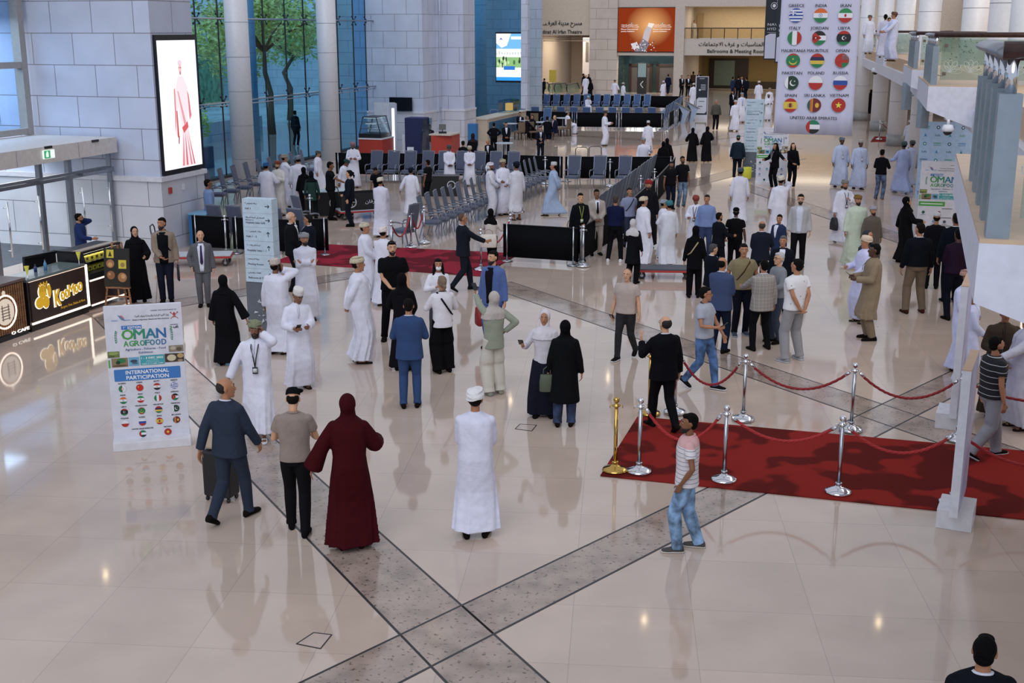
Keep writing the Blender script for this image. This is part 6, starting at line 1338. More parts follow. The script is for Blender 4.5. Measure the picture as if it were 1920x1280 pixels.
# lit counter with its name
o = empty('cafe_counter', st(0, 0), 0, 'dark counter with glowing edges and the yellow lit cafe name', 'counter')
mb = MB(); cbox(mb, sC-.62, sC-.02, 19.2, 21.02, .08, .98); mb.build('body', BLKL, o, fix=True)
mb = MB(); cbox(mb, sC-.64, sC, 19.18, 21.0, .98, 1.03); mb.build('worktop', mat('worktop_green_glass', '6E7C7C', .1), o, fix=True)
mb = MB(); cbox(mb, sC-.02, sC, 19.26, 20.98, .18, .98); mb.build('front_panel', mat('front_brown', '3A2A26', .35), o, fix=True)
mb = MB(); cbox(mb, sC-.01, sC+.012, 19.24, 21.02, .13, .165); cbox(mb, sC-.01, sC+.012, 21.0, 21.05, .13, 1.0); mb.build('light_strip', GLOW, o, fix=True)
mb = MB(); cbox(mb, sC-.01, sC+.008, 19.24, 21.0, .97, .98); mb.build('light_strip', emit_mat('led_strip_dim', 'FFE0C8', 1.1), o, fix=True)
mb = MB(); cbox(mb, sC-.6, sC, 19.2, 21.0, 0, .08); mb.build('plinth', BLACKM, o, fix=True)
YL = emit_mat('sign_yellow', 'D8A832', .75); WG = emit_mat('sign_edge', 'FFF0D8', 1.6)
mb = MB(); mb2 = MB(); u0 = 19.95
for i, (ch, wd, hh_) in enumerate((('K', .17, .34), ('o', .12, .2), ('o', .12, .2), ('M', .17, .24), ('o', .12, .2), ('o', .12, .2))):
    z_ = (.42 if i else .36)+.018*i; write(mb2, ch, st(sC+.008, u0+wd/2-.006, z_-.01), LX, Vector((0, 0, 1)), hh_*.95 if ch in 'KM' else hh_*1.32, wd*1.12, 'c', 0, .05, 0, .01); write(mb, ch, st(sC+.02, u0+wd/2, z_), LX, Vector((0, 0, 1)), hh_*.95 if ch in 'KM' else hh_*1.32, wd, 'c', 0, .03, 0, .01); u0 += wd+.012
write(mb, 'Burgers, Fries, Shakes & More', st(sC+.02, 20.1, .27), LX, (Vector((0, 0, 1))+LX*.1).normalized(), .05, .78, 'l', 0, .01)
ls = mb.build('lettering', YL, o); mb2.build('letter_edge', WG, ls)
mb = MB(); mb2 = MB()      # fries and cup emblem
for i, (u, z_, r1, r2) in enumerate(((19.50, .52, .13, .11), (19.68, .50, .10, .12), (19.60, .72, .12, .13), (19.80, .70, .06, .13))):
    for M_, k_, of in ((mb2, 1.13, .006), (mb, 1, .016)): M_.poly([st(sC+of, u, z_)+LX*(r1*k_*math.cos(a))+Vector((0, 0, r2*k_*math.sin(a))) for a in [2*PI*j/20 for j in range(20)]])
for i in range(6): cbox(mb, sC+.018, sC+.022, 19.5+.045*i, 19.53+.045*i, .74, .88+.03*(i % 2))
em_ = mb.build('emblem', YL, o); mb2.build('emblem_edge', WG, em_)
mb = MB()
for i in range(7): cbox(mb, sC+.024, sC+.026, 19.52+.04*i, 19.525+.04*i, .72, .86)
mb.build('emblem_lines', mat('emblem_brown', '3A2A18', .6), em_)
# display case section
o = empty('display_counter', st(0, 0), 0, 'dark counter with a lit glass display case of yellow food boxes', 'counter')
mb = MB(); cbox(mb, sC-.7, sC-.02, 21.1, 22.4, .08, .62); mb.build('body', BLKL, o, fix=True)
mb = MB(); cbox(mb, sC-.02, sC, 21.14, 22.4, .14, .62); mb.build('front_panel', mat('front_brown', '3A2A26', .35), o, fix=True)
mb = MB(); cbox(mb, sC-.01, sC+.012, 21.12, 22.42, .62, .65); cbox(mb, sC-.01, sC+.012, 22.40, 22.44, .12, .65); cbox(mb, sC-.01, sC+.012, 21.12, 22.42, .1, .13); mb.build('light_strip', emit_mat('led_strip_mid', 'FFE4D0', 1.7), o, fix=True)
mb = MB(); cbox(mb, sC-.72, sC+.01, 21.1, 22.42, .66, .78); cbox(mb, sC-.72, sC-.1, 21.1, 22.42, 1.20, 1.24); cbox(mb, sC-.74, sC-.70, 21.1, 22.42, .78, 1.2)
for t in (21.1, 22.38): mb.prism([st(sC-.7, t, .78), st(sC, t, .78), st(sC-.12, t, 1.22), st(sC-.7, t, 1.22)], LX*.03)
mb.build('case_frame', BLACKM, o, fix=True)
mb = MB(); cbox(mb, sC-.66, sC-.16, 21.2, 22.34, 1.18, 1.2); mb.build('case_lamp', emit_mat('case_glow', 'FFF2DC', 2.4), o, fix=True)
mb = MB(); mb.prism([st(sC-.0, 21.13, .79), st(sC-.0, 22.38, .79), st(sC-.11, 22.38, 1.2), st(sC-.11, 21.13, 1.2)], WX*.004); mb.build('glass_front', glass_mat('clear_pane', 'DCE6EA', .05), o)
mb = MB(); cbox(mb, sC-.68, sC-.14, 21.13, 22.38, .98, .99); mb.build('shelf', STEEL, o, fix=True)
mb = MB(); mb.prism([st(sC-.70, 21.13, 1.19), st(sC-.13, 21.13, 1.245), st(sC-.13, 22.4, 1.245), st(sC-.70, 22.4, 1.19)], (0, 0, .02)); mb.build('case_top', mat('case_top', 'B8A898', .3), o, fix=True)
proto = None
for lv, z_ in ((0, .79), (1, .99)):
    for i in range(7):
        if proto is None:
            proto = empty('food_box', (0, 0, 0), -BA, 'yellow burger box in the glass display case', 'food box', 'yellow boxes in the display case'); mb = MB(); mb.box((0, 0, .045), (.13, .13, .09), taper=.92); mb.build('carton', mat('box_yellow', 'D2C23E', .6), proto); mb = MB(); mb.box((.066, 0, .045), (.002, .06, .05)); mb.build('label', mat('box_print', '3A3420', .6), proto); q = proto
        else: q = copy_tree(proto, None, -BA)
        q.location = st(sC-.25-.05*lv, 21.25+.165*i, z_+.002); q['label'] = 'yellow burger box on the %s shelf, %s from the left' % (('lower', 'upper')[lv], 'first second third fourth fifth sixth seventh'.split()[i])
mb = MB(); cbox(mb, sC-1.2, sC-1.15, 20.6, 21.6, .3, 1.15); mb.bar(st(sC-1.17, 20.6, 1.15), st(sC-.95, 21.6, 1.15), .05); o = mb.build('privacy_screen', BLACKM, fix=True); tag(o, 'black panel standing behind the lit counter', 'panel')
def bottle(name, p, r_, h, m, lab, capm=None):
    o = empty(name, p, 0, lab, name.replace('_', ' ')); mb = MB(); mb.lathe([(0, 0), (r_, 0), (r_, h*.7), (r_*.4, h*.85), (r_*.4, h), (0, h)], n=14); mb.build('vessel', m, o, smooth=True)
    mb = MB(); mb.lathe([(0, h), (r_*.45, h), (r_*.45, h+.02), (0, h+.02)], n=10); mb.build('cap', capm or BLACKM, o, smooth=True)
bottle('water_bottle', st(sC-.3, 20.15, 1.03), .032, .2, mat('bottle_blue', '5A8CB8', .2), 'blue water bottle on the lit cafe counter'); bottle('drink_can', st(sC-.38, 19.95, 1.03), .033, .13, mat('can_navy', '223A6A', .3), 'dark blue can beside the water bottle on the counter')
for i, (t, lab) in enumerate(((19.3, 'yellow paper cone at the near end of the lit counter'), (20.9, 'yellow paper cone beside the glass display case'))):
    o = empty('paper_cone', st(sC-.06, t, 1.03), 0, lab, 'paper cone'); mb = MB(); mb.lathe([(0, 0), (.02, .0), (.006, .02), (.006, .08), (0, .08)], n=12); mb.build('stand', CHROME, o, smooth=True); mb = MB(); mb.lathe([(0, .05), (.05, .25), (.045, .25), (0, .07)], n=12); mb.build('cone', mat('cone_yellow', 'CFC844', .6), o, smooth=True)
# easel with menu board
E_ = xy(227, 580); o = empty('menu_easel', E_, math.radians(-8), 'wooden easel holding a black menu board with food pictures', 'easel')
WO = mat('easel_wood', '9A6A48', .5, kind='wood')
for sx in (-1, 1):
    mb = MB(); mb.bar((sx*.30, -.12, 0), (sx*.10, .05, 1.42), .03, .03); mb.build('leg', WO, o)
mb = MB(); mb.bar((0, .3, 0), (0, .07, 1.35), .03, .03); mb.build('leg', WO, o)
mb = MB(); mb.box((0, -.05, .48), (.52, .08, .03)); mb.box((0, -.04, .40), (.03, .03, .16)); mb.bar((-.27, -.09, .3), (.27, -.09, .3), .025); mb.build('ledge', WO, o)
R_ = Matrix.Rotation(-.12, 3, 'X'); mb = MB(); mb.box((0, -.03, .90), (.56, .02, .80), R_); bo_ = mb.build('menu_board', mat('menu_black', '14110F', .4), o)
P_ = Print(R_ @ Vector((-.28, -.011, -.40))+Vector((0, -.03, .9)), R_ @ Vector((1, 0, 0)), R_ @ Vector((0, 0, 1)))
P_.rect(.06, .60, .22, .77, 'CDBE3A', 1); P_.poly([(.1, .63), (.18, .63), (.14, .75)], '2A2620', 2); P_.disc(.14, .48, .09, '9A6A48', 1, 16); P_.disc(.14, .46, .05, 'C49A5A', 2, 12); P_.rect(.32, .38, .49, .56, 'CDBE3A', 1); P_.disc(.41, .46, .05, '9A7A4A', 2, 12); P_.disc(.15, .24, .09, '8A5A38', 1, 16); P_.disc(.12, .26, .03, 'C08A4A', 2, 8); P_.disc(.4, .2, .1, 'A07044', 1, 16); P_.disc(.42, .22, .05, 'C89A6A', 2, 12)
P_.done('menu_print', bo_)
# blue plastic bin by the stone block
B_ = st(-17.55, 28.9); o = empty('recycling_bin', B_, -BA, 'blue plastic recycling bin against the stone block', 'recycling bin')
mb = MB(); mb.box((0, 0, .44), (.55, .75, .86)); mb.build('body', mat('bin_blue', '2E6EA6', .5), o, bevel=.01); mb = MB(); mb.box((0, 0, .89), (.57, .77, .05)); mb.build('lid', mat('bin_lid', '6FA2C4', .4), o, bevel=.01)
P_ = Print((.276, -.3, .1), (0, 1, 0), (0, 0, 1))
for q in range(3):
    write(P_.mb, 'PLASTIC', P_.p(.1+.22*q, .62, 1), Vector((0, 0, -1)), Vector((0, 1, 0)), .07, .5, 'l', P_.ci('A8D0E8'), .01)
P_.done('lettering', o)
mb = MB(); mb.box((.276+.02, .30, .9), (.001, .001, .001)); 
mb = MB(); t_, z_ = on_s(318, 357, -17.94); cbox(mb, -17.94, -17.89, t_-.06, t_+.06, z_-.08, z_+.08); o = mb.build('fire_alarm', mat('alarm_red', 'A8352E', .5), fix=True, bevel=.004); tag(o, 'small red fire alarm box on the lower stone block', 'fire alarm')
mb = MB(); t_, z_ = on_s(343, 350, -17.94); cbox(mb, -17.94, -17.91, t_-.06, t_+.06, z_-.08, z_+.08); o = mb.build('wall_switch', mat('switch_white', 'D8D8DC', .5), fix=True, bevel=.004); tag(o, 'small white switch plate on the lower stone block', 'switch')
# trolleys
def trolley(p, ang, L_, W_, label, handle=True, z=.28, top='B4BAC4', load=None):
    o = empty('flatbed_trolley', p, ang, label, 'trolley')
    mb = MB(); mb.box((0, 0, z), (L_, W_, .03)); mb.build('deck', mat('deck_'+top, top, .5), o, bevel=.005)
    mb = MB(); mb.box((0, 0, z-.04), (L_+.02, W_+.02, .05)); mb.build('bumper', mat('trolley_red', 'A8322E', .5), o, bevel=.008)
    for sx in (-1, 1):
        for sy in (-1, 1):
            mb = MB(); R = Matrix.Rotation(PI/2, 3, 'X'); r_ = .09; y0 = sy*(W_/2-.09)
            mb.tube([(sx*(L_/2-.14), y0-.02, r_), (sx*(L_/2-.14), y0+.02, r_)], r_, 18); w_ = mb.build('wheel', mat('rubber_dark', '26282C', .6), o, smooth=False)
            mb = MB(); mb.tube([(sx*(L_/2-.14), y0-.024, r_), (sx*(L_/2-.14), y0+.024, r_)], .035, 12); mb.bar((sx*(L_/2-.14), y0-.03, r_), (sx*(L_/2-.14), y0-.03, z-.05), .03, .01); mb.build('hub', STEEL, w_)
    if handle:
        mb = MB(); x0 = -L_/2+.04; mb.tube([(x0, -W_/2+.06, z), (x0-.08, -W_/2+.06, .95), (x0-.1, -W_/2+.14, 1.02), (x0-.1, W_/2-.14, 1.02), (x0-.08, W_/2-.06, .95), (x0, W_/2-.06, z)], .016, 8); mb.build('handle', BLACKM, o, smooth=True)
    return o
p = xy(365, 497); trolley(p, math.radians(6), 1.85, .62, 'white topped flatbed trolley with red edge behind the grey checked suit'); 
p = xy(1245, 520); trolley(Vector((p.x, p.y, 0)), math.radians(-4), 1.35, .62, 'dark topped low trolley with red edge in the middle of the floor', False, .24, '3E4450')
p = xy(676, 408); o = trolley(p, math.radians(25), 1.5, .75, 'large luggage trolley with black printed side panels and red base')
mb = MB()
for (a, b) in (((-.72, -.36), (.72, -.36)), ((.72, -.36), (.72, .36)), ((-.72, .36), (.72, .36))): mb.bar((a[0], a[1], .55), (b[0], b[1], .55), .02, .5)
sp_ = mb.build('side_panel', mat('panel_black', '15161A', .5), o)
P_ = Print((-.7, -.375, .3), (1, 0, 0), (0, 0, 1)); P_.disc(.3, .25, .17, 'C8CCD2', 1, 20); P_.disc(.3, .25, .14, '15161A', 2, 20); 
for i in range(6): P_.line([(.3, .25), (.3+.14*math.cos(i), .25+.14*math.sin(i))], .014, 'C8CCD2', 3)
P_.text(arabic('عرفان'), .95, .2, .1, 'C8CCD2', .4); P_.done('panel_print', sp_)
for i, (px, py) in enumerate(((1089, 320), (1114, 318))):
    p = xy(px, py); o = trolley(p, math.radians(90-BA*57.3*0), 1.0, .62, ('platform trolley with black handle behind the barrier, the one on the left', 'platform trolley with black handle behind the barrier, the one on the right')[i])
# desk with flowers among the robed men
p = xy(617, 402); o = empty('reception_table', p, math.radians(12), 'table with a black printed front and a bouquet on top', 'table')
mb = MB(); mb.box((0, 0, .38), (1.5, .6, .74)); mb.build('skirt', mat('panel_black', '15161A', .5), o); mb = MB(); mb.box((0, 0, .76), (1.6, .7, .03)); mb.build('tabletop', mat('table_white', 'B9CCD4', .3), o)
P_ = Print((-.7, -.3, .05), (1, 0, 0), (0, 0, 1)); P_.disc(.9, .35, .2, 'C8CCD2', 1, 20); P_.disc(.9, .35, .17, '15161A', 2, 20); P_.done('printed_front', o)
fb = empty('flower_bouquet', p+Vector((.05, 0, .775)), 0, 'yellow and red flower bouquet on the table among the robed men', 'bouquet')
mb = MB(); mb.lathe([(0, 0), (.12, 0), (.16, .06), (0, .06)], n=14); mb.build('bowl', mat('leaf_dark', '2F5A34', .7), fb); rr = random.Random(5)
for cc, n_ in (('D8CC3E', 14), ('B8322E', 6), ('E0E0DC', 6)):
    mb = MB()
    for _ in range(n_): a = rr.uniform(0, 6.28); q = rr.uniform(0, .16); mb.ell((q*math.cos(a), q*math.sin(a), .08+.1*(1-q/.2)+rr.uniform(0, .03)), (.035, .035, .025), None, 8, 5)
    mb.build('blossom', mat('petal_'+cc, cc, .7), fb, smooth=True)
p = xy(826, 366); mb = MB(); mb.box((0, 0, .35), (1.3, .6, .68)); o = empty('reception_table', p, 0, 'black covered table behind the robed man at the front chair row', 'table'); mb.build('skirt', mat('panel_black', '15161A', .5), o); mb = MB(); mb.box((0, 0, .70), (1.34, .64, .02)); mb.build('tabletop', BLACKM, o); P_ = Print((-.6, -.3, .05), (1, 0, 0), (0, 0, 1)); P_.disc(1.0, .35, .15, 'C8CCD2', 1, 20); P_.disc(1.0, .35, .12, '15161A', 2, 20); P_.done('printed_front', o)
# red cafe counter with glass case
sR, tR = to_st(*at(708, 292)); RED = mat('counter_red', 'A8372A', .4); o = empty('cafe_counter', st(sR, tR), -BA, 'red counter carrying a curved glass pastry case by the stone block', 'counter')
mb = MB(); mb.box((0, 0, .42), (1.15, 1.6, .8)); mb.build('body', RED, o); mb = MB(); mb.box((0, 0, .84), (1.2, 1.65, .05)); mb.build('worktop', mat('top_white', 'D0D2D8', .4), o)
dc = empty('display_case', st(sR-.1, tR, .865), -BA, 'curved glass pastry display case on the red counter', 'display case')
mb = MB(); mb.box((0, 0, .09), (1.1, 1.2, .18)); mb.box((0, 0, .93), (.7, 1.2, .04)); 
for sy in (-1, 1): 
    for sx in (-1, 1): mb.bar((sx*.52, sy*.58, .18), (sx*(.33), sy*.58, .92), .03)
mb.build('case_frame', BLACKM, dc); mb = MB()
for z_ in (.4, .65): mb.box((0, 0, z_), (.95, 1.1, .015))
mb.build('shelf', STEEL, dc); mb = MB(); mb.box((0, 0, .90), (.6, 1.1, .015)); mb.box((0, 0, .63), (.5, 1, .01)); mb.build('case_lamp', emit_mat('case_glow2', 'F4FAFF', 1.3), dc)
mb = MB(); mb.quad((-.53, -.6, .18), (.53, -.6, .18), (.36, -.6, .92), (-.36, -.6, .92)); mb.quad((.54, -.6, .18), (.54, .6, .18), (.36, .6, .92), (.36, -.6, .92)); mb.build('glass', glass_mat('case_glass', 'C8E0E8', .1), dc)
# lit post beside it
mb = MB(); p = xy(739, 290); mb.box(p+Vector((0, 0, 1.2)), (.34, .12, 2.35)); o = mb.build('light_totem', mat('totem_silver', 'B4BACC', .3, .3)); tag(o, 'tall slim lit display post beside the red counter', 'sign'); mb = MB(); mb.box(p+Vector((.0, -.065, 1.15)), (.12, .01, 2.0)); mb.build('light_strip', emit_mat('totem_glow', 'E8F0FF', 1.6), o)
mb = MB(); p = xy(726, 284); mb.box(p+Vector((-.1, .3, 1.15)), (1.0, .06, 2.3)); tag(mb.build('white_partition', mat('partition', 'C4CAD8', .5)), 'plain white partition behind the lit display post', 'partition')
# navy covered cabinet and its neighbours
p = xy(783, 288); o = empty('covered_cabinet', p, -BA, 'tall cabinet under a navy blue cover by the stone block', 'cabinet'); mb = MB(); mb.box((0, 0, .85), (.95, .8, 1.66)); mb.build('cover', mat('navy_cloth', '1E2650', .8, kind='cloth'), o, bevel=.03); mb = MB(); mb.box((0, -.01, 1.685), (.9, .75, .02)); mb.build('lid', mat('navy_lid', '2A3464', .6), o)
p = xy(761, 288); mb = MB(); mb.box(p+Vector((0, 0, .45)), (.3, .4, .9)); tag(mb.build('pedestal', mat('pedestal_white', 'C8CCD6', .5), bevel=.01), 'slim white pedestal left of the navy covered cabinet', 'pedestal')
p = xy(770, 292); o = empty('shopping_bag', p, 0, 'white paper shopping bag in front of the navy cabinet', 'bag'); mb = MB(); mb.box((0, 0, .2), (.3, .14, .4)); mb.build('bag_body', mat('paper_white', 'D4DAE4', .7), o)
for y_ in (-.05, .05): mb = MB(); mb.tube([(-.07, y_, .4), (-.05, y_, .52), (.05, y_, .52), (.07, y_, .4)], .006, 6); mb.build('handle', BLACKM, o)
sT_, tT = to_st(*at(820, 292)); o = empty('cafe_counter', st(sT_, tT), -BA, 'orange fronted counter with a till beside the navy cabinet', 'counter')
mb = MB(); mb.prism([(0, -.8, 0), (.9, -.5, 0), (.9, .6, 0), (0, .6, 0)], (0, 0, 1.0)); mb.build('body', RED, o, fix=True); mb = MB(); mb.box((.42, -.05, 1.03), (1.05, 1.45, .06)); mb.build('worktop', mat('top_cream', 'C8BEB0', .4), o)
mb = MB(); mb.tube([(-.5, -.75, 1.05), (-.6, -.75, 1.4), (-.5, -.75, 1.75)], .02, 6); mb.prism([(-.52, -.75, .1), (-.52, .5, .1), (-.45, .5, 1.7), (-.45, -.75, 1.7)], (.02, 0, 0)); mb.build('glass_guard', glass_mat('case_glass', 'C8E0E8', .1), o)
ti = empty('cash_register', st(sT_+.35, tT-.2, 1.06), -BA+.4, 'black till screen on the orange fronted counter', 'cash register'); mb = MB(); mb.box((0, 0, .04), (.35, .3, .08)); mb.build('till_base', BLACKM, ti); mb = MB(); mb.box((0, .05, .28), (.32, .03, .26), Matrix.Rotation(-.3, 3, 'X')); mb.bar((0, .08, .06), (0, .06, .2), .04); mb.build('till_screen', mat('screen_off', '0A0C12', .15), ti)
# blue slatted far counter
sF, tF = to_st(*at(915, 262)); o = empty('cafe_counter', st(sF, tF), -BA, 'cream counter with blue slatted front between the pier and the seated guests', 'counter')
mb = MB(); mb.box((-.25, 2.9, .55), (.9, 7.2, 1.1)); mb.build('body', mat('counter_cream', 'BEB09C', .5), o); mb = MB(); mb.box((-.25, 2.9, 1.13), (1.0, 7.3, .06)); mb.build('worktop', mat('top_cream', 'C8BEB0', .4), o)
mb = MB()
for i in range(18): mb.box((.215, -.3+.31*i, .55), (.03, .26, .8))
mb.build('slat_front', mat('slat_blue', '2E5E80', .5), o)
mb = MB(); mb.box((-.25, 4.6, 1.5), (.7, 1.8, .7)); mb.build('display_cabinet', glass_mat('case_glass', 'C8E0E8', .1), o); mb = MB(); mb.box((-.3, 4.8, 1.45), (.3, .5, .4)); mb.build('lit_menu', emit_mat('menu_amber', 'E8B060', 1.0), o)
pp = empty('potted_plant', st(sF-.3, tF+6, 1.16), 0, 'small potted plant on the far blue slatted counter', 'potted plant'); mb = MB(); mb.lathe([(0, 0), (.1, 0), (.14, .2), (0, .2)], n=12); mb.build('pot', mat('pot_dark', '3A3A3E', .6), pp); mb = MB(); rr = random.Random(2)
for i in range(60): a = rr.uniform(0, 6.28); q = rr.uniform(.05, .25); c_ = Vector((q*math.cos(a), q*math.sin(a), .3+rr.uniform(0, .3))); mb.poly([c_, c_+Vector((.06, .02, .05)), c_+Vector((.1*math.cos(a), .1*math.sin(a), .1)), c_+Vector((-.02, .05, .05))])
mb.build('foliage', mat('leaf_pot', '3E6A40', .7), pp)
p = xy(887, 273); mb = MB(); mb.box(p+Vector((0, 0, .55)), (.42, .42, 1.1), Matrix.Rotation(-BA, 3, 'Z')); tag(mb.build('recycling_bin', mat('bin_blue', '2E6EA6', .5), bevel=.01), 'blue recycling bin against the corner of the stone pier', 'recycling bin')
# far cafe tables and brown chairs
BR = mat('brown_seat', '6E5D4E', .8); 
def cafe_table(px, py, lab, r_=.4, h=.74):
    p = xy(px, py); o = empty('cafe_table', p, 0, lab, 'table'); mb = MB(); mb.lathe([(0, h), (r_, h), (r_, h+.03), (0, h+.03)], n=24); mb.build('tabletop', mat('table_pale', 'B9C4D0', .3), o); mb = MB(); mb.lathe([(0, 0), (.2, 0), (.2, .02), (.03, .04), (.03, h), (0, h)], n=14); mb.build('pedestal', STEEL, o, smooth=True)
for a in ((957, 258, 'round pale cafe table beside the two standing women in black'), (986, 252, 'round cafe table between the seated guests in dark clothes'), (1016, 255, 'round cafe table beside the seated white-haired man'), (1055, 246, 'cafe table beside the seated white-robed man'), (946, 300, 'cafe table at the end of the front chair row behind the man in a suit')): cafe_table(*a)
bc = empty('cafe_chair', (0, -50, 0), 0, 'x', 'chair', None)
mb = MB(); mb.box((0, 0, .43), (.46, .46, .09)); mb.build('seat', BR, bc, bevel=.01); mb = MB(); mb.box((0, -.22, .68), (.46, .06, .5)); mb.build('backrest', BR, bc, bevel=.01)
for sx in (-1, 1):
    for sy in (-1, 1): mb = MB(); mb.bar((sx*.2, sy*.2, .4), (sx*.2, sy*.21, 0), .04); mb.build('leg', mat('leg_brown', '3A2A20', .5), bc)
for i, (px, py, a, lab) in enumerate(((975, 262, 30, 'brown cafe chair under the seated man in black'), (998, 262, -150, 'brown cafe chair left of the standing man with a tablet'), (1030, 262, 180, 'brown cafe chair in front of the seated white-haired man'), (1043, 256, -70, 'brown cafe chair under the white-haired man'), (1060, 255, 60, 'brown cafe chair under the seated white-robed man'), (1002, 243, 180, 'brown cafe chair behind the woman in black'), (968, 247, 100, 'brown cafe chair beside the blue chairs'))):
    q = bc if i == 0 else copy_tree(bc); q.location = xy(px, py); q.rotation_euler = (0, 0, math.radians(a)); q['label'] = lab; q['group'] = 'brown cafe chairs'
# dark stand with NAVIG print, kiosks, escalators
sN, tN = to_st(*at(1302, 222)); o = empty('sign_board', st(sN, tN), -BA, 'tall black and white free-standing sign board near the far lobby', 'sign')
h_ = zat(1302, 143, at(1302, 222)[1])[1]; w_ = 24/F_PX*80
mb = MB(); mb.box((w_/2, 0, h_/2), (w_, .12, h_)); mb.build('board', mat('frame_white', 'C8CCD6', .5), o)
P_ = Print((0, -.062, 0), (1, 0, 0), (0, 0, 1)); P_.rect(.06, .25, w_-.03, h_-.04, '16202A', 0); P_.poly([(.1, .35), (w_-.18, .35), (w_-.07, .47), (w_-.07, h_*.5), (.22, h_*.5), (.1, h_*.45)], 'C6C8D4', 1); P_.disc(w_*.35, h_*.68, .06, 'D8DAE2', 2, 12)
for q in range(5): P_.rect(w_*.42, h_*(.68+.03*q), w_*.8, h_*(.69+.03*q), 'B8BCC6', 1)
P_.rect(w_*.3, h_*.94, w_*.7, h_*.955, 'A8ACB4', 1); P_.rect(w_*.3, h_*.4, w_*.75, h_*.42, '7A7C88', 2); P_.rect(w_*.25, h_*.28, w_*.6, h_*.3, '4A5A7A', 2); P_.done('printed_face', o)
for i, (px, py) in enumerate(((1280, 231), (1297, 226))):
    p = xy(px, py); o = empty('info_kiosk', p, -BA-1.1, ('slanted grey information kiosk with a metal top, nearer one', 'slanted grey information kiosk with a metal top, farther one')[i], 'kiosk')
    mb = MB(); mb.prism([(-.2, -.4, 1.2), (-.2, .35, .8), (-.2, .05, 0), (-.2, -.2, 0), (-.2, -.1, .6)], (.4, 0, 0)); mb.build('body', mat('kiosk_grey', '9AAAC4', .5), o, fix=True); mb = MB(); mb.prism([(-.3, -.48, 1.27), (-.3, .45, .78), (-.3, .43, .74), (-.3, -.5, 1.23)], (.6, 0, 0)); mb.build('slanted_top', mat('kiosk_top', '8A8A7C', .4), o, fix=True)
p = xy(1203, 176); o = empty('sign_board', p, -BA, 'slim black wayfinding post with a white arrow between the elevator doors', 'sign'); hk = zat(1203, 118, p.y)[1]
mb = MB(); mb.box((0, 0, hk/2), (.85, .2, hk)); mb.build('board', mat('kiosk_black', '2A2826', .4), o); P_ = Print((-.42, -.102, 0), (1, 0, 0), (0, 0, 1)); P_.rect(.05, 1.5, .8, 2.7, '8FA8A8', 1); P_.line([(.55, 1.15), (.3, .85), (.55, .55)], .07, 'D8D8D4', 1); P_.done('printed_face', o)
for i, (sE, lab) in enumerate(((-30.4, 'escalator on the left in the theatre entrance'), (-28.7, 'escalator in the middle of the theatre entrance'), (-27.1, 'escalator on the right beside the group in robes'))):
    o = empty('escalator', st(sE, 104), -BA, lab, 'escalator', 'escalators at the theatre entrance')
    for k_, xx in enumerate((-.55, .55)):
        mb = MB(); prof = [(-1.0, .5), (-1.25, .8), (-1.1, 1.05), (-.8, 1.12), (2.5, 1.12), (3.4, .6)]; mb.tube([(xx, y_, z_) for y_, z_ in prof], .05, 8); mb.build('handrail', BLACKM, o, smooth=True)
        mb = MB(); mb.prism([(xx, -1.15, .3), (xx, 3.3, .3), (xx, 3.3, .55), (xx, 2.5, 1.08), (xx, -.9, 1.08), (xx, -1.2, .8)], (.02, 0, 0)); mb.build('balustrade', glass_mat('esc_glass', 'E0EEE8', .08, .08, (.8, .85, .82)), o, fix=True)
    mb = MB(); mb.prism([(-.45, -.8, 0), (-.45, -.8, .05), (-.45, 3.2, .05), (-.45, 3.2, 0)], (.9, 0, 0)); mb.build('steps', mat('step_steel', '8A8C90', .4, .5), o, fix=True)
    mb = MB(); 
    for xx in (-.38, .38): mb.ell((xx, -1.0, .15), (.16, .1, .14), None, 10, 6)
    mb.build('comb_lamp', emit_mat('comb_glow', 'E4E0FF', 1.6), o)
o = empty('notice_stand', xy(1036, 186), -BA, 'yellow caution notice on a stand before the escalators', 'sign'); mb = MB(); mb.box((0, 0, 1.9), (.6, .04, 1.0)); mb.build('notice', mat('notice_yellow', 'B8A23C', .6), o); mb = MB(); mb.tube([(0, 0, 0), (0, 0, 1.4)], .03, 6); mb.build('pole', STEEL, o)
# security cameras
def dome(px, py, Y, lab, r_=.12, top=3.96):
    x, z_ = zat(px, py, Y); o = empty('security_camera', (x, Y, z_), 0, lab, 'camera'); mb = MB(); mb.lathe([(0, r_*.9), (r_*.75, r_*.8), (r_, r_*.2), (r_, -r_*.3), (0, -r_*.3)], n=24); mb.tube([(0, 0, r_*.8), (0, 0, r_*1.7)], r_*.25, 10); mb.tube([(0, 0, r_*1.6), (r_*.2, .3, r_*1.7)], r_*.2, 8); mb.build('housing', mat('cam_white', 'D8DCE4', .3), o, smooth=True)
    mb = MB(); mb.lathe([(0, -r_*1.0), (r_*.4, -r_*.9), (r_*.7, -r_*.6), (r_*.75, -r_*.3), (0, -r_*.3)], n=20); mb.build('lens_dome', mat('cam_dark', '1A1C20', .1), o, smooth=True)
    mb = MB(); mb.tube([(0, 0, r_*1.7), (0, 0, top-z_)], .02, 8); mb.build('stem', mat('cam_white', 'D8DCE4', .3), o)
dome(1777, 243, 27, 'white dome security camera hanging under the balcony above the logo wall', .13); dome(1641, 133, 66, 'small white dome camera under the balcony edge by the flag banner', .2, 3.5)
for i, (px, py, Y) in enumerate(((1700, 180, 46), (1731, 208, 37))):
    x, z_ = zat(px, py, Y); mb = MB(); mb.box((x, Y, z_), (.28, .26, 1.0), Matrix.Rotation(.2, 3, 'Z')); o = mb.build('loudspeaker', mat('speaker_grey', '8A98A4', .5), bevel=.02); tag(o, ('grey column loudspeaker hanging under the balcony, farther one', 'grey column loudspeaker hanging under the balcony, nearer one')[i], 'loudspeaker')
    mb = MB(); mb.bar((x+.2, Y, z_), (x+.5, Y, z_+.4), .05); mb.build('bracket', STEEL, o)
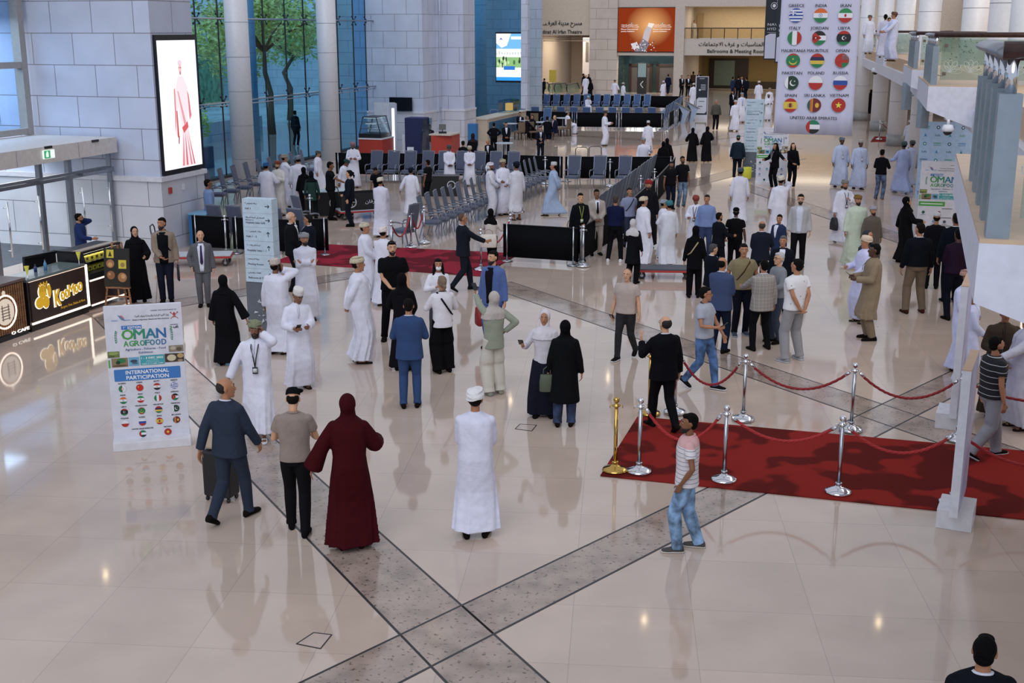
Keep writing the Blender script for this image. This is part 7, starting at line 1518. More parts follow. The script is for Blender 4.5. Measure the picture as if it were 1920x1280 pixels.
# floor hatches
for i, (c4, lab) in enumerate(((((556, 1207), (588, 1186), (622, 1190), (601, 1216)), 'square metal-edged floor hatch near the bottom of the photo'), (((966, 804), (975, 795), (1006, 797), (997, 808)), 'small metal-edged floor hatch left of the woman with the green bag'))):
    q = [xy(*p) for p in c4]; o = empty('floor_hatch', (sum(q, Vector())/4).xy.to_3d(), 0, lab, 'floor hatch'); c_ = sum(q, Vector())/4; mb = MB()
    for a, b in zip(q, q[1:]+q[:1]): mb.bar(a-c_+Vector((0, 0, .002)), b-c_+Vector((0, 0, .002)), .012, .006)
    mb.build('frame', JOINT, o); mb = MB(); mb.poly([p-c_+Vector((0, 0, .002)) for p in q]); mb.build('lid', mat('hatch_stone', 'C4B2A8', .15, kind='marble', scale=2), o)
# tall glass screen door by the right: black column base seen at right-bottom
# ------------------------------------------------------------ the people
def Rb(_h='B9AC92', **k): d = dict(kind='robe', c='DADBEA', head='turban', hc=_h, pat=1, gname='robe', shoe='2A221E', sandal=1); d.update(k); return d
def Ab(**k): d = dict(kind='robe', c='101014', head='hijab', hc='0E0E12', sleeve=1, gname='abaya', fem=1, placket=0, loose=.8, hem=.06); d.update(k); return d
def Su(c='1D2230', **k): d = dict(kind='suit', c=c, tc=c, sc='D4D8E6', head='hair'); d.update(k); return d
def Tp(c, tc='16171C', **k): d = dict(kind='top', c=c, tc=tc, head='hair'); d.update(k); return d
def bag_at(p, size, name, col, lab, rz=0, strap=None, taper=.9, cat='bag', handle=True):
    o = empty(name, p, rz, lab, cat); w_, d_, h_ = size; mb = MB()
    mb.loft([superbox(0, 0, z, w_/2*f_, d_/2*f2, 4, 16) for z, f_, f2 in ((-h_, .88, .9), (-h_*.95, .98, 1), (-h_*.5, 1, 1), (-h_*.08, taper, .6), (0, taper*.95, .3))]); mb.build('bag_body', mat('bag_'+col, col, .6), o, smooth=True)
    if handle: mb = MB(); mb.tube([(-w_*.25, 0, -.02), (-w_*.22, 0, .08), (0, 0, .12), (w_*.22, 0, .08), (w_*.25, 0, -.02)], .007, 6); mb.build('handle', mat('bag_handle_'+(strap or col), strap or col, .6), o, smooth=True)
    return o
# ---- foreground
P(438, 976, 708, 22, Su('273142', head='bald', hc='1E1714', legs='walkr', l='swingb', r='swingf', turn=55, skin='m', jb=.83), 'person in a dark blue suit walking away and pulling a black suitcase')
p = LH[0]; X, Y = at(417, 935); o = empty('suitcase', (X, Y, 0), -.35, 'black cabin suitcase with a small bag on top, pulled along', 'suitcase')
mb = MB(); mb.box((0, 0, .36), (.38, .25, .60)); mb.build('case', mat('case_black', '15161A', .5), o, bevel=.03); mb = MB(); mb.box((0, 0, .80), (.36, .2, .26)); mb.build('top_bag', mat('case_top', '101014', .7), o, bevel=.04)
for sx in (-1, 1): mb = MB(); mb.tube([(sx*.1, .1, .6), (sx*.1, .14, 1.0)], .008, 6); mb.build('pull_rod', STEEL, o)
for sx in (-1, 1):
    for sy in (-1, 1): mb = MB(); mb.tube([(sx*.15-.012, sy*.09, .03), (sx*.15+.012, sy*.09, .03)], .03, 12); mb.build('wheel', BLACKM, o)
P(560, 994, 730, -4, Tp('8E8078', '121215', head='beret', hc='0F1014', l='reads', r='reads', legs='step', nod=25, belt=1, skin='l', collar='8E8078', shoe='0E0E10', w=.97), 'person in a grey-brown uniform shirt and black beret seen from behind')
for i in range(0): pass
P(661, 1023, 738, -3, Ab(c='3C0C12', hc='3A0C12', l='out', r='bent', sleeve=1.6, w=1.05, loose=1.1, shoe='2A1014'), 'person in a long burgundy abaya and headscarf seen from behind')
P(893, 1003, 730, 2, Rb('DDDCDE', l='front', r='front', pat=0, c='D8DAEC', hem=.10, fold=.8, shoe='14110F', sandal=0, w=1.02), 'person in a white robe and white turban standing alone with their back turned')
pk = cl('D9D5DA', 'stripes', c2='4A4A54', period=.05, width=.10, below=1.27, top='D2A6A6')
P(1283, 1030, 775, -82, Tp('D9D5DA', '5E7C9E', m=pk, tm=cl('6F8CAC', 'denim'), l='pocket', r='down', legs='step', skin='b', hc='0D0B0B', sole='B8B4AC', shoe='4A4846', collar='D8A8A8', jb=.86, beard=1, bcol='1B1310', tw=1.15, turn=-12), 'person in a pink and white striped polo shirt and faded jeans')
yb = 7.46; person((3.2, yb, 0), 1.73, 5, Su('12151E', turn=22, hc='08080A', w=1.1, l='front', r='front', legs='close'), 'person with black hair and a dark suit cut off at the bottom right corner')
P(1241, 806, 592, -18, Su('0E0F14', head='bald', hc='1A1413', l='wave', r='down', legs='walk', turn=-10, skin='l', glasses=1, w=1.05), 'person in a black suit with a bald crown stepping onto the red carpet')
P(1058, 797, 600, 6, Tp('0F1013', '26334E', head='hijab', hc='0B0B0E', fem=1, jb=.42, l='down', r='down', sl='long', tw=1.2, w=1.08, pad=.02, gname='long_blouse', tm=cl('26334E', 'denim')), 'person in a long black blouse and black headscarf seen from behind with a green bag')
bag_at(LH[0]+V((-.02, -.05, .10)), (.22, .10, .26), 'shoulder_bag', '4E5644', 'olive green shoulder bag hanging at the side of the person in black', 0, '5A604C')
P(1020, 780, 582, 190, Tp('C9C6CE', '191A28', head='shawl', hc='CFCBD2', fem=1, l='down', r=((.30, .24, 1.22), (.5, -.6, -1), (.2, .8, .4), .6), sl='long', skirt=1, hem=.05, skin='m', phone=('r', 'black phone held up by the person in the white headscarf'), gname='blouse'), 'person in a white headscarf and dark skirt facing the camera with a phone')
P(926, 738, 546, -25, dict(kind='top', c='8E9484', tc='C4BFB4', head='shawl', hc='B4ABA6', fem=1, l='raise', r='hip', sl='long', tw=1.6, jb=.80, phone=('l', 'phone held high by the person taking a photo in the beige shawl'), shoe='8E9084', gname='shirt'), 'person in a beige shawl and cream trousers holding a phone up for a photo')
P(925, 652, 470, -150, Su('4E649A', sc='14141A', turn=15, open=.35, l='down', r='down', beard=1, legs='stand', skin='l', jb=.80), 'person in a bright blue suit over a black shirt holding a red bag')
bag_at(LH[1]+V((-.02, 0, -.02)), (.1, .3, .34), 'gift_bag', '8E1E1E', 'small red bag in the hand of the person in the bright blue suit', .3, taper=1)
sc1 = mat('scarf_pattern', 'C8C4C0', .8, kind='marks', c2='1A1A1E', scale=24, cut=.3)
P(831, 697, 517, -22, dict(kind='top', c='DCDAE2', tc='0E0E11', head='bun', hc='7A6450', fem=1, l='chest', r='bent', sl='long', tw=1.7, jb=.84, strap=-1, strapc='14141A', gname='jacket', w=1.05, collar='2A2A2E'), 'person in a white jacket and wide black trousers with a patterned scarf, seen from behind')
P(824, 648, 485, 172, dict(kind='top', c='DDDDE6', tc='3A3C44', head='long', hc='14100F', fem=1, mask=1, l='front', r='chest', sl='long', tw=1.3, jb=.84), 'person with long dark hair, a white face mask and a white shirt')
P(770, 762, 560, -3, Su('2F4670', hc='14100F', l='reads', r='reads', legs='stand', turn=5, skin='m', w=1.05, nod=10), 'person in a mid blue suit standing with their back to the camera')
P(739, 636, 452, 172, Tp('0E0E12', '0C0C10', l='down', r='front', legs='wide', sunglasses=1, skin='l', w=1.12, sl='elbow', sole='16161A', beard=1, turn=-5), 'smiling person in a loose black T-shirt with sunglasses pushed up')
P(758, 692, 512, 12, Ab(l='bent', r='front'), 'person in a black abaya in front of the smiling man in the black T-shirt')
P(677, 678, 482, 78, Rb('BEB59C', l='back', r='back', belly=.05, w=1.05, skin='m'), 'person in a white robe and beige turban in profile with hands behind the back')
P(688, 562, 418, 95, Rb('C2BAA4', l='front', r='front', skin='m', w=1.05), 'person in a white robe and beige turban by the middle red carpet')
P(722, 572, 426, 18, Rb('D9CFCB', l='front', r='front', pat=1, skin='m'), 'person in a white robe with a white and dark red turban seen from behind')
P(577, 600, 437, 165, Rb('8F8E92', l='fold', r='fold', turn=-12, beard=1, skin='m', pat=0), 'person in a white robe and grey turban with crossed arms beside the totem')
P(524, 662, 487, 22, Rb('C4B8B0', head='kumma', hc='C9BDB4', c2h='5A3A34', l='down', r='ear', w=1.12, phone=('r', 'phone at the ear of the person in the patterned round cap'), skin='b'), 'person in a white robe and patterned round cap phoning, seen from behind')
P(564, 728, 540, 155, Rb('DAD8DC', head='kumma', hc='D9D6D6', l='read', r='reads', nod=22, turn=-15, skin='b', phone=('r', 'phone read by the person in the white round cap')), 'person in a white robe and white round cap reading a phone')
P(489, 818, 602, 176, Rb('7E8468', l='ear', r='out', beard=1, lanyard='16161A', legs='walk', skin='b', w=1.05, hem=.14, phone=('l', 'phone at the ear of the person in the green turban and lanyard'), shoe='C8C8CC'), 'person in a white robe and green turban with a black lanyard walking while phoning')
P(428, 682, 515, 4, Ab(l='down', r='out', hm=None), 'person in a black abaya seen from behind left of the wayfinding totem')
P(552, 545, 397, 95, Su('121318', head='bald', hc='B4B0B0', skin='l', tie='14141A', l='front', r='front', glasses=1, belly=.04), 'elderly person in a black suit with white hair beside the totem')
P(583, 540, 402, -78, Su('161A26', hc='1B1817', skin='m', glasses=1, l='bent', r='front', w=1.05), 'person in a dark navy suit and glasses facing the elderly man')
gp = cl('595A60', 'plaid', c2='4F5056', period=.04, width=.2)
P(384, 574, 432, 168, Su('595A60', m=gp, tm=gp, hc='8A8886', head='bald', skin='l', tie='3A2A52', l='down', r='pocket', open=.35, legs='close', turn=-8, belly=.03), 'person in a grey checked suit and striped tie with one hand in the pocket')
P(314, 566, 408, 168, Su('8A7B6C', tc='1A1D2C', sc='101216', open=.75, turn=28, l='down', r='front', beard=1, strap=1, strapc='14141A', skin='m', jb=.84, legs='close'), 'person in a beige blazer over a black shirt walking with a backpack strap')
bag_at(LH[0]+V((0, 0, .04)), (.04, .26, .34), 'document_folder', '1A1C22', 'dark folder hanging from the hand of the person in the beige blazer', .4, taper=1, cat='folder', handle=False)
P(262, 565, 425, 172, Ab(l='bent', r='down', turn=-20, skin='l', loose=1.1, w=1.05), 'person in a black abaya walking toward the camera beside the menu easel')
P(158, 522, 400, 78, Su('1B2C5C', tc='1A2238', sc='1B2C5C', beard=1, glasses=1, l='ear', r='bent', turn=-10, phone=('l', 'phone at the ear of the person at the glass doors')), 'person in a royal blue blazer phoning in front of the glass doors')
person((*st(-17.25, 18.5).xy, 0), 1.70, 100, Tp('C8A02E', '1A1A1E', head='cap', hc='D2B02E', sit=1, nod=30, l='lap', r='table', skin='b'), 'person in a yellow cap and yellow shirt seated behind the cafe counter')
P(397, 456, 336, 62, Tp('6F86B0', '15161E', glasses=1, skin='b', sl='long', l='down', r='down', hc='0F0D0D'), 'person in a light blue shirt by the stone block corner')
P(1172, 672, 503, -152, Tp('AFA19A', '101116', head='shaved', skin='l', w=1.1, legs='walkr', r='down', l='down', turn=-8, sole='D0D0D6', beard=0, tw=.95, phone=('r', 'blue phone in the hand of the person in the beige T-shirt'), tm=cl('121318', 'denim')), 'person with a shaved head in a beige T-shirt and black jeans')
P(1316, 728, 538, 125, Tp('A2A7B4', '3A5478', tm=cl('3F5C86', 'denim'), skin='m', glasses=1, legs='walk', r='reads', l='swingf', collar='3A3E4C', turn=-25, sole='D0D0D6', hc='14110F', w=1.02, phone=('r', 'phone held by the person in the grey-blue polo shirt')), 'person in a grey-blue polo shirt, jeans and glasses walking with a phone')
# ---- group by the glass wall
P(504, 408, 305, 15, Rb('2E5E94', l='bent', r='bent', pat=0, w=1.12, skin='m'), 'person in a white robe and bright blue turban seen from behind')
P(525, 404, 302, -160, Rb('8A4A3A', c='D0CCC8', head='turban', pat=0, l='chest', r='down', skin='l', beard=1), 'person in a white robe with a brown cloak facing the blue turban')
P(538, 388, 290, 70, Rb('A89C8C', l='give', r='give', w=1.05), 'person in a white robe and patterned turban leaning toward the table')
P(563, 398, 292, -12, Rb('7A8290', l='down', r='give', w=1.05, pat=1), 'person in a white robe and grey turban seen from behind at the glass wall')
P(573, 402, 314, 10, Ab(), 'person in a black headscarf behind the grey chair backs')
P(587, 412, 326, -5, Tp('1E3A34', '14181A', head='hijab', hc='101418', fem=1, sl='long', jb=.7), 'person in a dark green top and black headscarf beside the bouquet')
P(598, 362, 283, 100, Rb('5A5A50', legs='walk', pat=0, nod=15), 'person in a white robe and dark olive turban walking in front of the white column')
P(622, 412, 303, 85, Tp('121317', '101114', l='down', r='give', skin='b', stripe_band=1, hc='0D0B0B', nod=10), 'person in a black polo shirt reaching a hand toward the woman in the suit')
P(658, 424, 319, -85, Su('151824', fem=1, head='bun', hc='120F10', glasses=1, skin='l', l='down', r='front', shoe='14110F'), 'person in a dark trouser suit with tied black hair beside the trolley')
P(643, 385, 297, 110, Rb('2A4A4A', pat=0, lean=14, nod=20, l='down', r='down', skin='b'), 'person in a white robe and dark green turban bending forward')
P(664, 352, 266, 178, Rb('8A6A70', l='reads', r='read', nod=25, skin='b', beard=1), 'person in a white robe and mauve turban looking at their hands near the red counter')
P(712, 398, 308, -165, Tp('131419', '111216', lean=28, l='low', r='low', skin='b', stripe_band=1), 'person in a black polo shirt bending over the trolley')
P(716, 444, 333, 8, Rb('C9C2B0', head='turban', pat=1, l='front', r='front', skin='m', c='D2D2E4'), 'person in a white robe and cream turban seen from behind in front of the trolley')
P(772, 404, 316, 10, Rb('1C2030', pat=0, l='out', r='down', w=1.12, skin='b'), 'person in a white robe and black turban seen from behind at the chairs')
P(803, 384, 300, -62, Tp('111216', '111216', skin='b', stripe_band=1, l='down', r='down'), 'person in a black polo shirt standing sideways at the front chair row')
P(843, 354, 272, 168, Rb('4E5258', l='front', r='front', skin='d', beard=1, bcol='6A6460'), 'person in a white robe and dark grey turban in front of the orange counter')
P(881, 349, 286, 178, Rb('B0A690', l='front', r='front', nod=28, w=1.1, skin='b'), 'person in a white robe and beige turban looking down by the front chair row')
for (x, fy, hy, a, sp, lab) in ((920, 406, 305, 95, Rb('DCDCE4', head='wrap', pat=0, l='front', r='front', beard=1, skin='b', m=cl('CFCFDA')), 'person in a belted white robe and white head wrap, first of the three belted robes'),
        (943, 403, 299, 150, Rb('B8AE96', l='front', r='bent', skin='b'), 'person in a white robe and beige turban between the two belted robes'), (968, 412, 304, -30, Rb('1A1E2A', pat=0, l='front', r='down', skin='b', m=cl('CFCFDA'), hem=.2), 'person in a belted white robe and black turban, third of the three belted robes')): P(x, fy, hy, a, sp, lab)
P(1037, 404, 305, -82, Rb('B8BCC4', head='kumma', hc='C4C6CC', c2h='8A8E98', c='9DB0CE', l='back', r='back', legs='walk', skin='m', fold=.7), 'person in a pale blue robe and white round cap walking to the left')
P(869, 545, 400, 72, Su('1A1D28', head='shaved', hc='55392C', skin='m', glasses=1, tie='24283A', l='down', r='give', legs='walk'), 'person in a dark suit with a shaved head striding across the red carpet')
P(921, 505, 398, 15, Tp('C6BEB8', '0D0D10', head='shawl', hc='0D0D10', fem=1, l='chest', r='bent', sl='long', jb=.84, tw=1.0, gname='jacket', legs='walk'), 'person in a pale cream jacket and black headscarf with a white handbag')
bag_at(LH[2]+V((-.02, -.1, -.12)), (.40, .13, .32), 'handbag', 'CFC8C0', 'large white handbag on the back of the person in the cream jacket', 0, '8A6A5A', taper=.95)
P(1087, 489, 362, 172, Su('0F1015', fem=1, head='bun', hc='0F0C0C', skin='l', sc='1A1B20', l='front', r='down', lanyard='8EA04A', shoe='14110F', legs='close'), 'person in a black trouser suit with a green lanyard facing the camera')
P(1117, 478, 355, 172, Su('A79C94', skin='b', tie='1A1A20', l='front', r='front', hc='14100E', legs='stand'), 'person in a light beige suit and black tie with folded hands')
P(1152, 490, 366, 15, Tp('151B3A', '101116', sl='long', skin='m', hc='3A2E28', legs='wide', shoe='D0D0D6', sole='D8D8DC', l='front', r='front', w=1.05, jb=.95), 'person in a dark navy shirt and white shoes seen from behind')
P(1178, 462, 352, 165, Tp('8088A6', '2A3048', sl='elbow', strap=-1, strapc='15161A', skin='m', hc='2A2422'), 'person in a light blue shirt with a dark cross-body strap')
P(1213, 464, 338, 175, dict(kind='robe', c='14141A', head='turban', hc='8E2220', pat=0, skin='m', l='down', r='down', gname='robe', placket=0, beard=1, sandal=1, loose=.7), 'person in a long black robe and bright red turban')
P(1185, 531, 411, 28, Tp('101116', '0E0E12', head='shawl', hc='C2BFC2', fem=1, sl='long', jb=.55, l='bent', r='down', tw=1.2, gname='long_blouse'), 'person in black with a long white headscarf and white handbag')
bag_at(LH[0]+V((0, 0, -.02)), (.24, .10, .20), 'handbag', 'D6D6DC', 'small white handbag of the person in the long white headscarf', .4)
P(1204, 497, 369, 62, Rb('C6B89E', skin='m', l='down', r='down'), 'person in a white robe and cream turban in profile beside the turquoise turban')
P(1242, 484, 376, 80, Rb('8E96A0', l='down', r='down', pat=0), 'person in a white robe mostly hidden behind the turquoise turban')
P(1251, 498, 377, -18, Rb('2A6A72', l='chest', r='down', beard=1, pat=1, c='D2D6E2', skin='m'), 'person in a pale robe and turquoise turban seen from behind')
P(1256, 392, 303, 170, Tp('101115', '141826', skin='b', stripe_band=1, beard=1, l='down', r='down', w=1.05), 'bearded person in a black polo shirt behind the chair backs, the one in front')
P(1277, 389, 293, 165, Tp('121318', '5A6E86', skin='b', stripe_band=1, beard=1, tm=cl('5A6E86', 'denim'), w=1.05), 'person in a black polo shirt and light jeans behind the chair backs')
P(1302, 478, 366, -155, Rb('7E2E2A', lanyard='14182A', l='reads', r='reads', nod=25, skin='b'), 'person in a white robe, red turban and dark lanyard looking at a phone')
P(1321, 487, 365, -165, Tp('7286B4', '2E3A5C', sl='long', belt=1, skin='m', hc='2E2824', w=1.05, l='down', r='down', collar='7286B4'), 'person in a long-sleeved blue shirt beside the red turban')
P(1300, 557, 423, 8, Tp('0D0E12', '0B0B0F', head='hijab', hc='0B0B0F', fem=1, sl='long', jb=.70, tw=1.15, strap=1, strapc='A89878', shoe='121218'), 'person in black with a black headscarf and thin shoulder strap seen from behind')
P(1344, 515, 404, 60, Su('11141C', sc='3A4450', skin='m', l='front', r='bent', beard=1), 'person in a dark blazer over a grey shirt facing right in the central group')
P(1375, 512, 390, 12, Tp('0C0C10', '0D0D11', head='cap', hc='0C0C10', skin='d', stripe_band=1, w=1.08, l='down', r='down'), 'person in a black crew polo shirt and black cap seen from behind')
cb = MB(); pc = LH[2]; Rz = Matrix.Rotation(LH[3], 3, 'Z'); write(cb, 'Set-up Crew', Rz @ V((0, 0, 0)), Rz @ V((1, 0, 0)), V((0, 0, 1)), .035, .26, 'c', 0, .01)
crew = [o for o in bpy.data.objects if o.get('label', '').startswith('person in a black crew polo')][0]
cb2 = MB(); write(cb2, 'Set-up Crew', V((0, -.185, 1.36*1.0)), V((1, 0, 0)), V((0, 0, 1)), .035, .26, 'c', 0, .01); cb2.build('lettering', mat('letter_white', 'D0D2D8', .6), crew)
P(1422, 548, 414, -5, Su('1A1F2C', head='bald', hc='3A2E28', w=1.12, skin='m', l='front', r='bent'), 'broad person in a dark grey suit seen from behind in the central group')
P(1331, 600, 457, 68, Su('0F131C', skin='l', hc='3E3C40', w=1.05, l='front', r='front', nod=8), 'person in a black suit and white shirt looking right beside the blue checked blazer')
bp = cl('34456A', 'plaid', c2='2F3E60', period=.045, width=.12)
P(1347, 660, 482, 32, Su('34456A', m=bp, tc='161D30', head='bald', hc='15110F', skin='m', w=1.05, l='front', r='front', turn=10), 'person in a blue checked blazer seen from behind in the central group')
P(1387, 628, 457, 176, Tp('7E7356', '121420', skin='m', strap=-1, strapc='4A2E1C', legs='stand', l='pocket', r='pocket', turn=8, w=1.08, shoe='3A4656', sole='9AA0A8', collar='7E7356', hc='1B1614', belt=1), 'person in a khaki shirt with a brown cross-body strap facing the camera')
pb = cl('8E8884', 'plaid', c2='A8A29C', period=.065, width=.12)
P(1424, 655, 487, -16, Su('8E8884', m=pb, tc='101115', hc='0D0B0B', l='give', r='down', jb=.78, w=1.1, legs='wide'), 'person in a grey checked blazer with a raised left hand seen from behind')
P(1452, 642, 473, -108, Tp('7A7E86', '3A4254', sl='long', head='hair', hc='B4B2B4', glasses=1, skin='l', l='bent', r='down', belly=.04, legs='stand', turn=-5), 'elderly person with white hair and a grey sweater holding a printed bag')
bag_at(LH[1]+V((.02, -.06, -.02)), (.34, .1, .42), 'tote_bag', '8A7A56', 'khaki printed tote bag held by the person with white hair', .2, taper=1)
wp = mat('shirt_pattern', 'DCDCE0', .8, kind='marks', c2='9A9AA4', scale=11, cut=.13)
P(1484, 676, 485, -28, Tp('DCDCE0', '8E8E92', m=wp, l='back', r='back', legs='wide', skin='m', hc='121011', tw=1.2, sole='B4B4B8', shoe='8A8A90', w=1.08, turn=-15), 'person in a white patterned shirt and grey cargo trousers with hands clasped behind')
P(1461, 588, 442, -165, Su('10141E', hc='55504E', skin='m', w=1.08, turn=10), 'grey-haired person in a black suit and white shirt facing the camera in the central group')
P(1455, 520, 412, -130, Su('1E2A4A', hc='14100F', skin='m', turn=-20), 'person in a navy suit half hidden beside the light grey jacket')
P(1494, 500, 364, -165, Su('A8A8AC', tc='101114', sc='C4CADA', open=.4, hc='181514', glasses=1, beard=1, skin='l', l='down', r='down', jb=.84), 'person in a light grey jacket, glasses and black trousers')
P(1458, 452, 330, 5, Rb('CFC8B8', r='ear', l='down', skin='b', phone=('r', 'phone at the ear of the person in the cream turban')), 'person in a white robe and cream turban phoning, seen from behind near the sponsor poster')
P(1384, 420, 315, 6, Rb('4A5260', pat=0, w=1.08, skin='b'), 'person in a white robe and slate grey turban seen from behind')
P(1381, 334, 254, 12, Su('1D2836', tc='131822', head='cap', hc='1F4A44', skin='l', w=1.1), 'person in a dark teal suit and green cap seen from behind')
P(1399, 330, 262, -100, Su('12151C', hc='14100F'), 'person in a dark suit hidden behind the sponsor poster stand')
bag_at(V((*at(1400, 338), .52)), (.34, .2, .46), 'shopping_bag', 'C8C83A', 'yellow plastic shopping bag beside the sponsor poster stand', 0, '15161A', taper=1)
P(1450, 353, 268, -120, Su('0E0F14', fem=1, head='long', hc='0F0C0C', skin='m', sc='1A1B20', lanyard='C8C8D0', l='side', r='bent'), 'person in a black trouser suit reaching out beside the sponsor poster')
P(1483, 352, 268, 175, Su('0E0F13', fem=1, head='long', hc='0F0C0C', skin='l', sc='0E0F13', l='down', r='front', nod=-12), 'laughing person in a black trouser suit with long black hair')
P(1573, 351, 258, 176, Rb('6E7A88', lanyard='C4C6CE', skin='d', c='B9C4E0', pat=1, w=1.12, legs='step'), 'person in a pale blue-white robe with a badge, left of the walking pair')
P(1608, 354, 263, 174, Rb('B0A8A0', lanyard='C4C6CE', skin='d', c='B9C4E0', w=1.2, legs='step', head='kumma', hc='A8A29C'), 'person in a pale blue-white robe with a badge, right of the walking pair')
P(1648, 375, 280, 38, Tp('111217', '4A5872', sl='long', tm=cl('4A5872', 'denim'), hc='14100F', l='reads', r='reads', sole='A8ACB4'), 'person in a black sweater and blue jeans photographing near the columns')
P(1688, 362, 266, -12, Rb('3E5654', c='A8B4DC', legs='walk', l='bent', r='down', shoe='C8C8CC', skin='d', pat=1, w=1.08), 'person in a lilac-blue robe walking away beside the column')
P(1704, 350, 264, -30, Rb('4A5252', c='B4BEDC', r='wave', skin='b'), 'person in a pale robe with a raised hand behind the lilac robe')
P(1750, 364, 270, 158, Su('12141C', hc='100D0D', skin='b', tie='2A3A6A', l='front', r='front'), 'person in a black suit and blue tie in front of the logo wall')
P(1765, 368, 286, -20, Su('0F1118', tc='3A3230', hc='14100F', skin='b'), 'person in a black jacket seen from behind in front of the logo wall')
P(1577, 457, 338, 172, Rb('7E7C78', lanyard='14161E', l='chest', r='down', legs='walk', beard=1, skin='m', shoe='B8B8BC'), 'person in a white robe and patterned turban walking with a black bag')
bag_at(LH[1]+V((0, 0, 0)), (.12, .32, .34), 'handbag', '15171F', 'black zipped bag in the hand of the walking white-robed man', .3)
P(1600, 500, 366, 174, Rb('7A5A2A', c='BECAB8', pat=0, beard=1, skin='m', l='down', r='down', w=1.12, legs='step'), 'person in a mint green robe and mustard turban')
P(1629, 505, 387, 165, Rb('9A9CA4', c='5A5048', tas='3A322C', skin='m', beard=1, w=1.15, l='down', r='down'), 'person in a brown robe and grey turban')
P(1617, 592, 432, 150, Tp('2E323A', '6A6C70', head='shawl', hc='2E323A', fem=1, sl='long', jb=.5, skin='m', l='front', r='front'), 'person in a dark grey headscarf partly hidden behind the tan tunic')
P(1613, 604, 443, -105, Rb('CDB8A4', c='C6C8EA', pat=0, l='front', r='reads', skin='m'), 'person in a lilac-white robe and cream turban beside the tan tunic')
P(1627, 636, 457, -85, Rb('7E6E58', c='85755F', head='hair', hc='12100F', hem=.42, inner='7A6A56', skin='d', sandal=0, shoe='14110F', l='reads', r='reads', tas='6A5C4A', fold=.5, phone=('r', 'phone and wallet held by the person in the tan tunic'), gname='tunic'), 'person in a long tan tunic and tan trousers holding a phone')
P(1712, 586, 418, -3, Tp('0F111A', '6E5E4E', sl='long', hc='15110F', w=1.2, belly=.03, collar='D0D2DC', legs='wide', jb=.93, shoe='3A1E18', turn=-20, tw=1.15), 'person in a black sweater and khaki trousers seen from behind')
P(1692, 492, 369, 80, Ab(skin='l', r='bent', l='out', head='hijab', turn=20), 'person in an open black abaya at the left edge of the exhibition poster')
P(1745, 540, 399, 18, Tp('101116', '101116', sl='long', head='cap', hc='B8B8BC', skin='m'), 'person in black with a white cap in front of the exhibition poster')
P(1779, 565, 396, 0, Su('0D121E', hc='1A1513', w=1.15, skin='b'), 'broad person in a dark navy suit seen from behind at the exhibition poster')
P(1783, 598, 428, -6, Tp('251628', '10131E', sl='long', hc='0D0B0B', w=1.08, l='front', r='down', skin='d'), 'person in a dark plum shirt seen from behind under the balcony')
P(1797, 694, 507, 150, Rb('B08A80', c='C2C8E8', lanyard='20242E', skin='b', beard=1, l='front', r='front'), 'person in a bluish white robe and pink turban beside the balcony')
P(1806, 722, 545, 100, Rb('A8A4A0', c='C0C6E8', skin='b', l='front', r='front'), 'person in a white robe half hidden behind the rear white board')
ps = cl('15171F', 'stripes', c2='B4B8BE', period=.085, width=.10)
P(1847, 858, 630, 80, Tp('15171F', '8E9098', m=ps, legs='walk', skin='m', hc='12100F', beard=1, tw=1.25, sole='B8BCC4', l='down', r='down', w=1.1), 'person in a black polo shirt with thin white stripes behind the white board')
P(1866, 780, 575, -165, Rb('5A4A3A', c='3A2E24', tas='2A221C', skin='b', l='front', r='reads', w=1.15), 'person in a dark brown robe under the balcony')
P(1908, 802, 585, -95, Rb('C8C0B4', c='C4C6D8', skin='m', l='give', r='front', w=1.15), 'person in a white robe at the right edge under the balcony')
